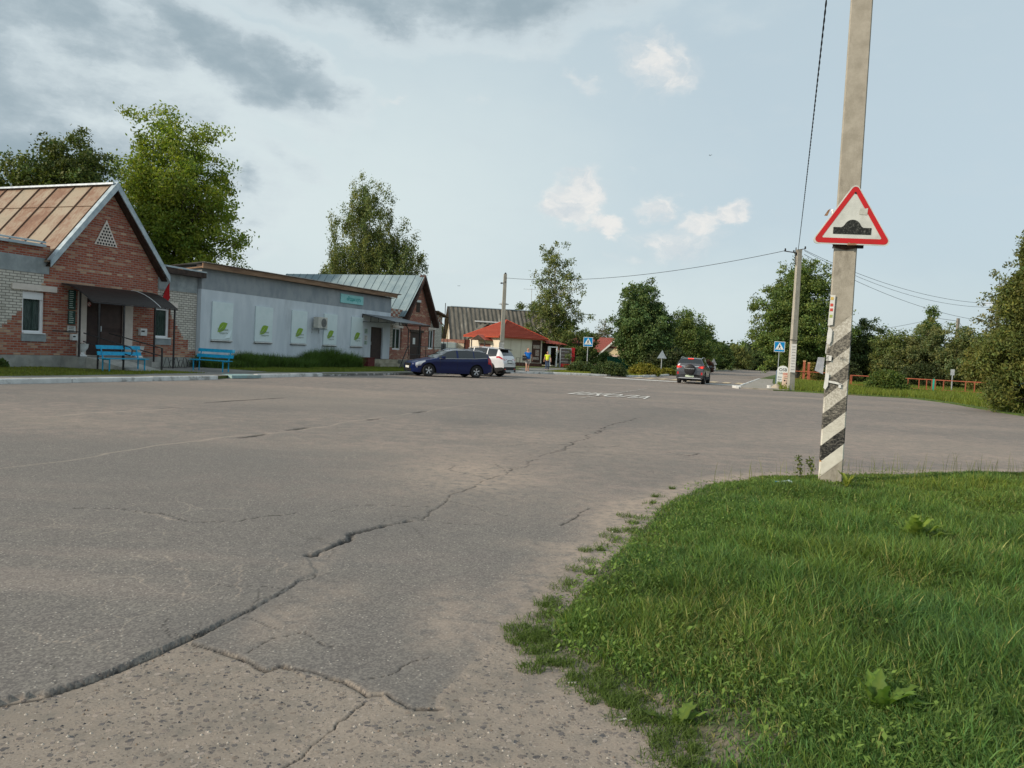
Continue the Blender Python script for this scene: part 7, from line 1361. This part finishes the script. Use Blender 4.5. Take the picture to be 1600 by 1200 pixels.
SUVG = dict(cat='suv', L=4.36, wr=.35, wx=(.82, 3.44), paint=carpaint('grey_car_paint', (.10, .105, .115), .6), rmat=m_alloy, clad=2,
    top=[(0, .82), (.06, .92), (.4, 1.02), (1.0, 1.09), (1.2, 1.13), (1.8, 1.55), (2.2, 1.66), (2.9, 1.69), (3.7, 1.67), (4.1, 1.64), (4.18, 1.56), (4.28, 1.26), (4.33, 1.1), (4.36, .9)], belt=[(0, .7), (.4, .92), (1.2, 1.05), (2.4, 1.09), (3.6, 1.14), (4.2, 1.18), (4.3, 1.1), (4.36, .86)],
    wid=[(0, .64), (.1, .74), (.3, .84), (.8, .90), (3.6, .91), (4.1, .89), (4.3, .86), (4.36, .84)], sill=[(0, .32), (.6, .28), (3.2, .28), (4.0, .34), (4.36, .42)], marks=(1.22, 1.9, 4.12, 4.27), gx0=1.45, gx1=4.0, pillars=((2.38, 2.46), (3.3, 3.37)), seams=(1.4, 2.42, 3.3), handles=(2.2, 3.1), mirror=1.6, rails=(2.0, 3.8), detail=suvg_detail)
def place(sp, label, name, axle_x, px, py, side, head_az, Yd=None, **k):
    """put the wheel at (axle_x, side) on the ground point seen at px,py; head_az = compass direction of the nose (0 = +Y, clockwise)"""
    # local nose is -X: world angle of local +X is the tail direction
    a = radians(90-(head_az+180)); g = gnd(px, py) if Yd is None else (atY(px, py, Yd)[0], Yd); c, n = cos(a), sin(a); yy = side*(lerp_tab(sp['wid'], axle_x)-.1)
    return car(sp, label, g[0]-(axle_x*c-yy*n), g[1]-(axle_x*n+yy*c), a, name, **k)
place(WAGON, 'dark blue station wagon parked side on, nose to the left', 'station_wagon', 3.59, 743.5, 591, -1, -117.5, Yd=41.2)
place(SUVW, 'white suv parked nose to the kerb behind the blue wagon', 'parked_suv', 3.52, 762, 588.5, -1, -66, Yd=44.5)
place(SUVG, 'grey suv with spare wheel cover driving away with brake lights on', 'moving_suv', 3.44, 1060, 600.5, -1, 20.5, Yd=50.5)
# grey van glimpsed beyond the brick house
x, y, _ = atY(697, 560, 78); t = thing('parked_van', 'small grey van glimpsed between brick building and slate roofed house', 'van', (x, y, 0)); T = lambda a, b, z_: (x+a, y+b, z_)
mb = MB(); mb.hexa([T(-.85, 0, .35), T(1.0, 0, .35), T(1.0, 2.2, .35), T(-.85, 2.2, .35), T(-.8, .1, 2.15), T(.95, .1, 2.15), T(.95, 2.2, 2.15), T(-.8, 2.2, 2.15)]); mb.build('body', M('grey_green_van', (.24, .29, .30), (.30, .35, .35), 2, .4), t, bevel=.08); mb = MB(); mb.hexa([T(-.82, -.02, 1.15), T(-.1, -.02, 1.15), T(-.1, .02, 1.15), T(-.82, .02, 1.15), T(-.78, .07, 2.0), T(-.1, .07, 2.0), T(-.1, .1, 2.0), T(-.78, .1, 2.0)]); mb.build('window', m_carglass, t)
for a in (-.65, .8): mb = MB(); mb.tube([T(a-.1, .5, .33), T(a+.1, .5, .33)], .33, 14); mb.build('wheel', m_rubber, t)
# ================================================================== PEOPLE
def skin(name, verts, edges, rad, mat, par, root=0, sub=2):
    me = D.meshes.new(name); me.from_pydata(verts, edges, []); o = D.objects.new(name, me); COL.objects.link(o)
    m = o.modifiers.new('s', 'SKIN'); m.use_smooth_shade = True; m.branch_smoothing = .6
    sv = me.skin_vertices[0].data
    for i, r in enumerate(rad): sv[i].radius = r if isinstance(r, tuple) else (r, r)
    sv[root].use_root = True; o.modifiers.new('u', 'SUBSURF').levels = sub; dg = bpy.context.evaluated_depsgraph_get(); dg.update(); m2 = D.meshes.new_from_object(o.evaluated_get(dg)); D.objects.remove(o); D.meshes.remove(me)
    m2.materials.clear(); m2.materials.append(mat); m2.name = name; q = D.objects.new(name, m2); COL.objects.link(q); q.parent = par; return q
def person(label, x, y, z0, ang, hgt, shirt, trouser, shorts, step, lean=0., arms=((.0, .1), (.0, .1)), fat=1., shoe=None):
    t = thing('person', label, 'person', (x, y, z0), ang); k = hgt/1.75; V = lambda a, b, c: (a*k, b*k, c*k)      # local -Y is the walking direction
    l = step; V_ = []; E_ = []; R_l = []
    def add(p, r, pr=None): V_.append(V(*p)); R_l.append((r[0]*k, r[1]*k) if isinstance(r, tuple) else r*k); (E_.append((pr, len(V_)-1)) if pr is not None else None); return len(V_)-1
    pel = add((0, 0, .93), (.15*fat, .11*fat)); ab = add((0, -.01*fat, 1.08), (.155*fat, .12*fat), pel); ch = add((0, 0, 1.28), (.165*fat, .11*fat), ab); nk0 = add((0, .01, 1.42), (.10, .07), ch); nk = add((0, 0, 1.49), .052, nk0); hd = add((0, -.015, 1.57), (.068, .078), nk); ht = add((0, -.01, 1.66), (.072, .088), hd); add((0, 0, 1.715), (.045, .06), ht)
    for sg, (fw, sw) in zip((-1, 1), arms):
        s0 = add((sg*.17, .01, 1.40), .058, nk0); el = add((sg*(.235+sw*.3), .03+fw*.1, 1.13), .042, s0); wr_ = add((sg*(.26+sw*.5), -.05-fw*.5, .89+abs(fw)*.2), .028, el); pm_ = add((sg*(.26+sw*.5), -.07-fw*.55, .83+abs(fw)*.2), (.036, .018), wr_)
        for f_ in range(4): a1 = add((sg*(.26+sw*.5)-.022+.015*f_, -.085-fw*.56-.012*(f_ % 2), .775+abs(fw)*.2), .009, pm_); add((sg*(.26+sw*.5)-.024+.016*f_, -.10-fw*.56, .745+abs(fw)*.2+.006*abs(f_-1)), .007, a1)
        tb = add((sg*(.26+sw*.5)-sg*.035, -.11-fw*.55, .82+abs(fw)*.2), .010, pm_); add((sg*(.26+sw*.5)-sg*.04, -.13-fw*.55, .79+abs(fw)*.2), .008, tb)
    for sg, fw in ((-1, l), (1, -l)):
        h_ = add((sg*.085, 0, .86), .085, pel); kn = add((sg*.095, -fw*.55-.02, .49), .058, h_); an = add((sg*.10, -fw*.95+(.06 if fw < 0 else 0), .09 if fw >= 0 else .11), .038, kn); add((sg*.105, -fw*.95-.09, .04), (.04, .03), an)
    skin('body', V_, E_, R_l, m_skin, t)
    # shirt with short sleeves
    v2 = [V(0, 0, .90), V(0, -.015*fat, 1.05), V(0, 0, 1.26), V(0, .01, 1.405), V(0, .005, 1.455), V(-.165, .01, 1.405), V(.165, .01, 1.405), V(-.225, .03, 1.24), V(.225, .03, 1.24)]
    skin('shirt', v2, [(0, 1), (1, 2), (2, 3), (3, 4), (3, 5), (3, 6), (5, 7), (6, 8)], [(.19*k*fat, .135*k*fat), (.19*k*fat, .15*k*fat), (.19*k*fat, .13*k*fat), (.13*k, .085*k), (.07*k, .06*k), .072*k, .072*k, .072*k, .072*k], shirt, t)
    v3 = [V(0, 0, .97)]; e3 = []; r3 = [(.16*k*fat, .12*k*fat)]
    for sg, fw in ((-1, l), (1, -l)):
        b = len(v3); v3 += [V(sg*.09, 0, .84)]; e3 += [(0, b)]; r3 += [.10*k]
        if shorts: v3 += [V(sg*.095, -fw*.5, .53)]; e3 += [(b, b+1)]; r3 += [.088*k]
        else: v3 += [V(sg*.095, -fw*.55-.02, .49), V(sg*.10, -fw*.95+(.06 if fw < 0 else 0), .11)]; e3 += [(b, b+1), (b+1, b+2)]; r3 += [.072*k, .058*k]
    skin('shorts' if shorts else 'trousers', v3, e3, r3, trouser, t)
    # short hair and face
    mb = MB(); 
    for i in range(7): th = i/6*pi*.52; 
    prof = [(.0789*math.sin(a), .104*cos(a)) for a in np.linspace(1.45, .02, 7)]; mb.lathe([(r*k, z_*k*.9) for r, z_ in prof], (0, .018*k, 1.642*k), 14); o = mb.build('hair', M('short_hair', (.10, .075, .055), (.16, .13, .10), 20, .9), None, True); o.parent = t
    mb = MB(); q = k
    for sg in (-1, 1): mb.lathe([(.010*q, 0), (.011*q, .006*q), (.006*q, .012*q)], (sg*.030*q, -.100*q, 1.618*q), 8)
    o = mb.build('eyes', m_ink, None); o.parent = t
    mb = MB(); mb.hexa([V(-.010, -.093, 1.585), V(.010, -.093, 1.585), V(.010, -.07, 1.585), V(-.010, -.07, 1.585), V(-.005, -.112, 1.588), V(.005, -.112, 1.588), V(.004, -.08, 1.63), V(-.004, -.08, 1.63)]); 
    for sg in (-1, 1): mb.lathe([(.01*k, 0), (.018*k, .02*k), (.01*k, .045*k)], (sg*.079*k, 0, 1.59*k), 6)
    o = mb.build('nose', m_skin, None); o.parent = t
    mb = MB(); mb.box(-.022*k, .022*k, -.098*k, -.085*k, 1.557*k, 1.566*k); o = mb.build('mouth', M('lips', (.30, .10, .08)), None); o.parent = t
    for sg, fw in ((-1, l), (1, -l)):
        xx = sg*.105; yy = -fw*.95+(.04 if fw < 0 else 0); v_ = [V(xx, yy+.06, .05), V(xx, yy-.04, .045), V(xx, yy-.16, .035)]; skin('shoe', v_, [(0, 1), (1, 2)], [(.042*k, .045*k), (.045*k, .042*k), (.04*k, .03*k)], shoe or m_black, t, sub=1)
    return t
g = (atY(824, 575, 55)[0], 55.); pb = person('man in a blue t-shirt and grey shorts walking with a dark bag under his arm', g[0], g[1], .12, radians(8), 1.74, M('blue_cotton', (.01, .12, .42), (.015, .15, .50), 9, .9), M('grey_shorts', (.36, .34, .32), (.44, .42, .40), 9, .9), True, .16, arms=((.10, .02), (-.12, .14)), fat=1.16)
t = thing('document_bag', 'black flat bag held at the right hip of the man in blue', 'bag', (g[0]-.27, g[1]-.08, .85), radians(8)); mb = MB(); mb.box(g[0]-.40, g[0]-.10, g[1]-.27, g[1]-.19, .92, 1.28); mb.build('case', M('black_cloth', (.02, .02, .022), (.03, .03, .03), 9, .8), t, bevel=.03); mb = MB(); mb.box(g[0]-.39, g[0]-.11, g[1]-.275, g[1]-.27, 1.12, 1.135); mb.build('zip', m_galvg, t)
g = (atY(855, 570, 62)[0], 62.); person('person in a yellow t-shirt and jeans standing at the drinks cabinet', g[0], g[1], .12, radians(-5), 1.58, M('yellow_cotton', (.62, .70, .04), (.70, .76, .07), 9, .9), M('denim', (.035, .06, .12), (.06, .09, .17), 14, .9), False, .06, arms=((.03, .08), (.12, .12)), fat=1.0)
# ================================================================== LITTER, BIRDS
def litter(nm, label, cat, px, py, z=None, build=None):
    g = gnd(px, py, -.04); z = z if z is not None else float(vz(np.array([g[0]]), np.array([g[1]]))[0]); t = thing(nm, label, cat, (g[0], g[1], z)); mb = MB(); m_ = build(mb, g[0], g[1], z); mb.build('stub' if nm == 'cigarette_end' else 'shell', m_, t); return t
m_butt = M('cigarette_paper', (.72, .70, .66), (.60, .55, .48), 60, .8); gl = 'cigarette ends on the gravel'
for i, (px, py, lb, a) in enumerate(((972, 1133, 'cigarette end on the gravel, nearest to the camera', .4), (893, 1074, 'cigarette end left of the toothed weed', .1), (925, 1017, 'pale paper scrap at the grass edge above the tufts', -.2), (957, 838, 'white scrap at the grass edge on the sandy strip', 1.2))):
    g = gnd(px, py, -.04); zz = float(gh(g[0], g[1])[0])+.005; t = thing('cigarette_end', lb, 'cigarette end', (g[0], g[1], zz), 0, gl); mb = MB(); d = (.02*cos(a), .02*math.sin(a)); mb.tube([(g[0]-d[0], g[1]-d[1], zz), (g[0]+d[0], g[1]+d[1], zz)], .0045, 8); mb.build('stub', m_butt, t)
g = gnd(1225, 764, .02); t = thing('plastic_bottle', 'crushed clear plastic bottle lying in the grass by the striped pole', 'bottle', (g[0], g[1], .06), .3); mb = MB(); mb.lathe([(.012, -.1), (.012, -.085), (.028, -.06), (.032, -.02), (.024, .02), (.032, .05), (.030, .095)], (0, 0, 0), 12); mb.v = [(g[0]+z_*1.0, g[1]+y*.9, .10+x*.8+.01*math.sin(z_*40)) for x, y, z_ in mb.v]
mb.build('bottle_body', M('pale_plastic', (.45, .58, .62), (.62, .70, .74), 30, .15, spec=.7), t, True); mb = MB(); mb.tube([(g[0]-.115, g[1], .10), (g[0]-.095, g[1], .10)], .015, 10); mb.build('cap', m_sb, t)
def bird(label, px, py, Yd, s):
    x, y, z_ = atY(px, py, Yd); t = thing('bird', label, 'bird', (x, y, z_), 0, 'small birds in flight'); mb = MB(); mb.add([(x-s, y, z_+.15*s), (x-.4*s, y-.2*s, z_+.35*s), (x, y-.25*s, z_), (x+.4*s, y-.2*s, z_+.4*s), (x+s, y, z_+.5*s), (x, y+.25*s, z_), (x, y, z_-.14*s), (x, y, z_+.12*s), (x-.15*s, y+.8*s, z_-.15*s), (x+.1*s, y-.7*s, z_)], [(0, 1, 2), (0, 2, 5), (2, 3, 4), (2, 4, 5), (2, 6, 5), (2, 7, 5), (5, 6, 8), (5, 7, 8), (6, 7, 8), (2, 6, 9), (2, 7, 9), (6, 7, 9)]); mb.build('body', m_black, t)
bird('tiny dark bird high in the right half of the sky', 1110, 243, 40, .10); bird('tiny dark bird low over the roofs left of the third pole', 717, 447, 60, .12)
# small loose stones on the worn ground
sr = np.random.default_rng(3); cnt = 0; gs = 'loose stones on the gravel'; mb = MB()
for i in range(900):
    px, py = sr.uniform(-50, 1000), sr.uniform(990, 1240); gg = gnd(px, py, -.04)
    if inpoly(np.array([gg[0]]), np.array([gg[1]]), polyA)[0] or inpoly(np.array([gg[0]]), np.array([gg[1]]), grasspoly)[0] or inpoly(np.array([gg[0]]), np.array([gg[1]]), polyB)[0]: continue
    r = sr.uniform(.0025, .0085); g0 = float(gh(gg[0], gg[1])[0])-.001; a = sr.uniform(0, 6.28); b = len(mb.v); vs = [(gg[0]+r*cos(a+q)*sr.uniform(.7, 1.2), gg[1]+r*math.sin(a+q)*sr.uniform(.7, 1.2), g0) for q in np.arange(0, 6.2, 1.05)]; tp = (gg[0], gg[1], g0+r*sr.uniform(.7, 1.1)); mb.add(vs+[tp], [(k, (k+1) % 6, 6) for k in range(6)], int(sr.integers(3)))
o = mb.build('loose_gravel', [M('stone_dark', (.06, .06, .065)), M('stone_pale', (.40, .36, .31)), M('stone_brown', (.18, .14, .11))]); tag(o, 'loose grit and pebbles scattered over the worn old layer', 'gravel', kind='stuff')
print('FACES', sum(len(m.polygons) for m in D.meshes), 'OBJ', len(D.objects))
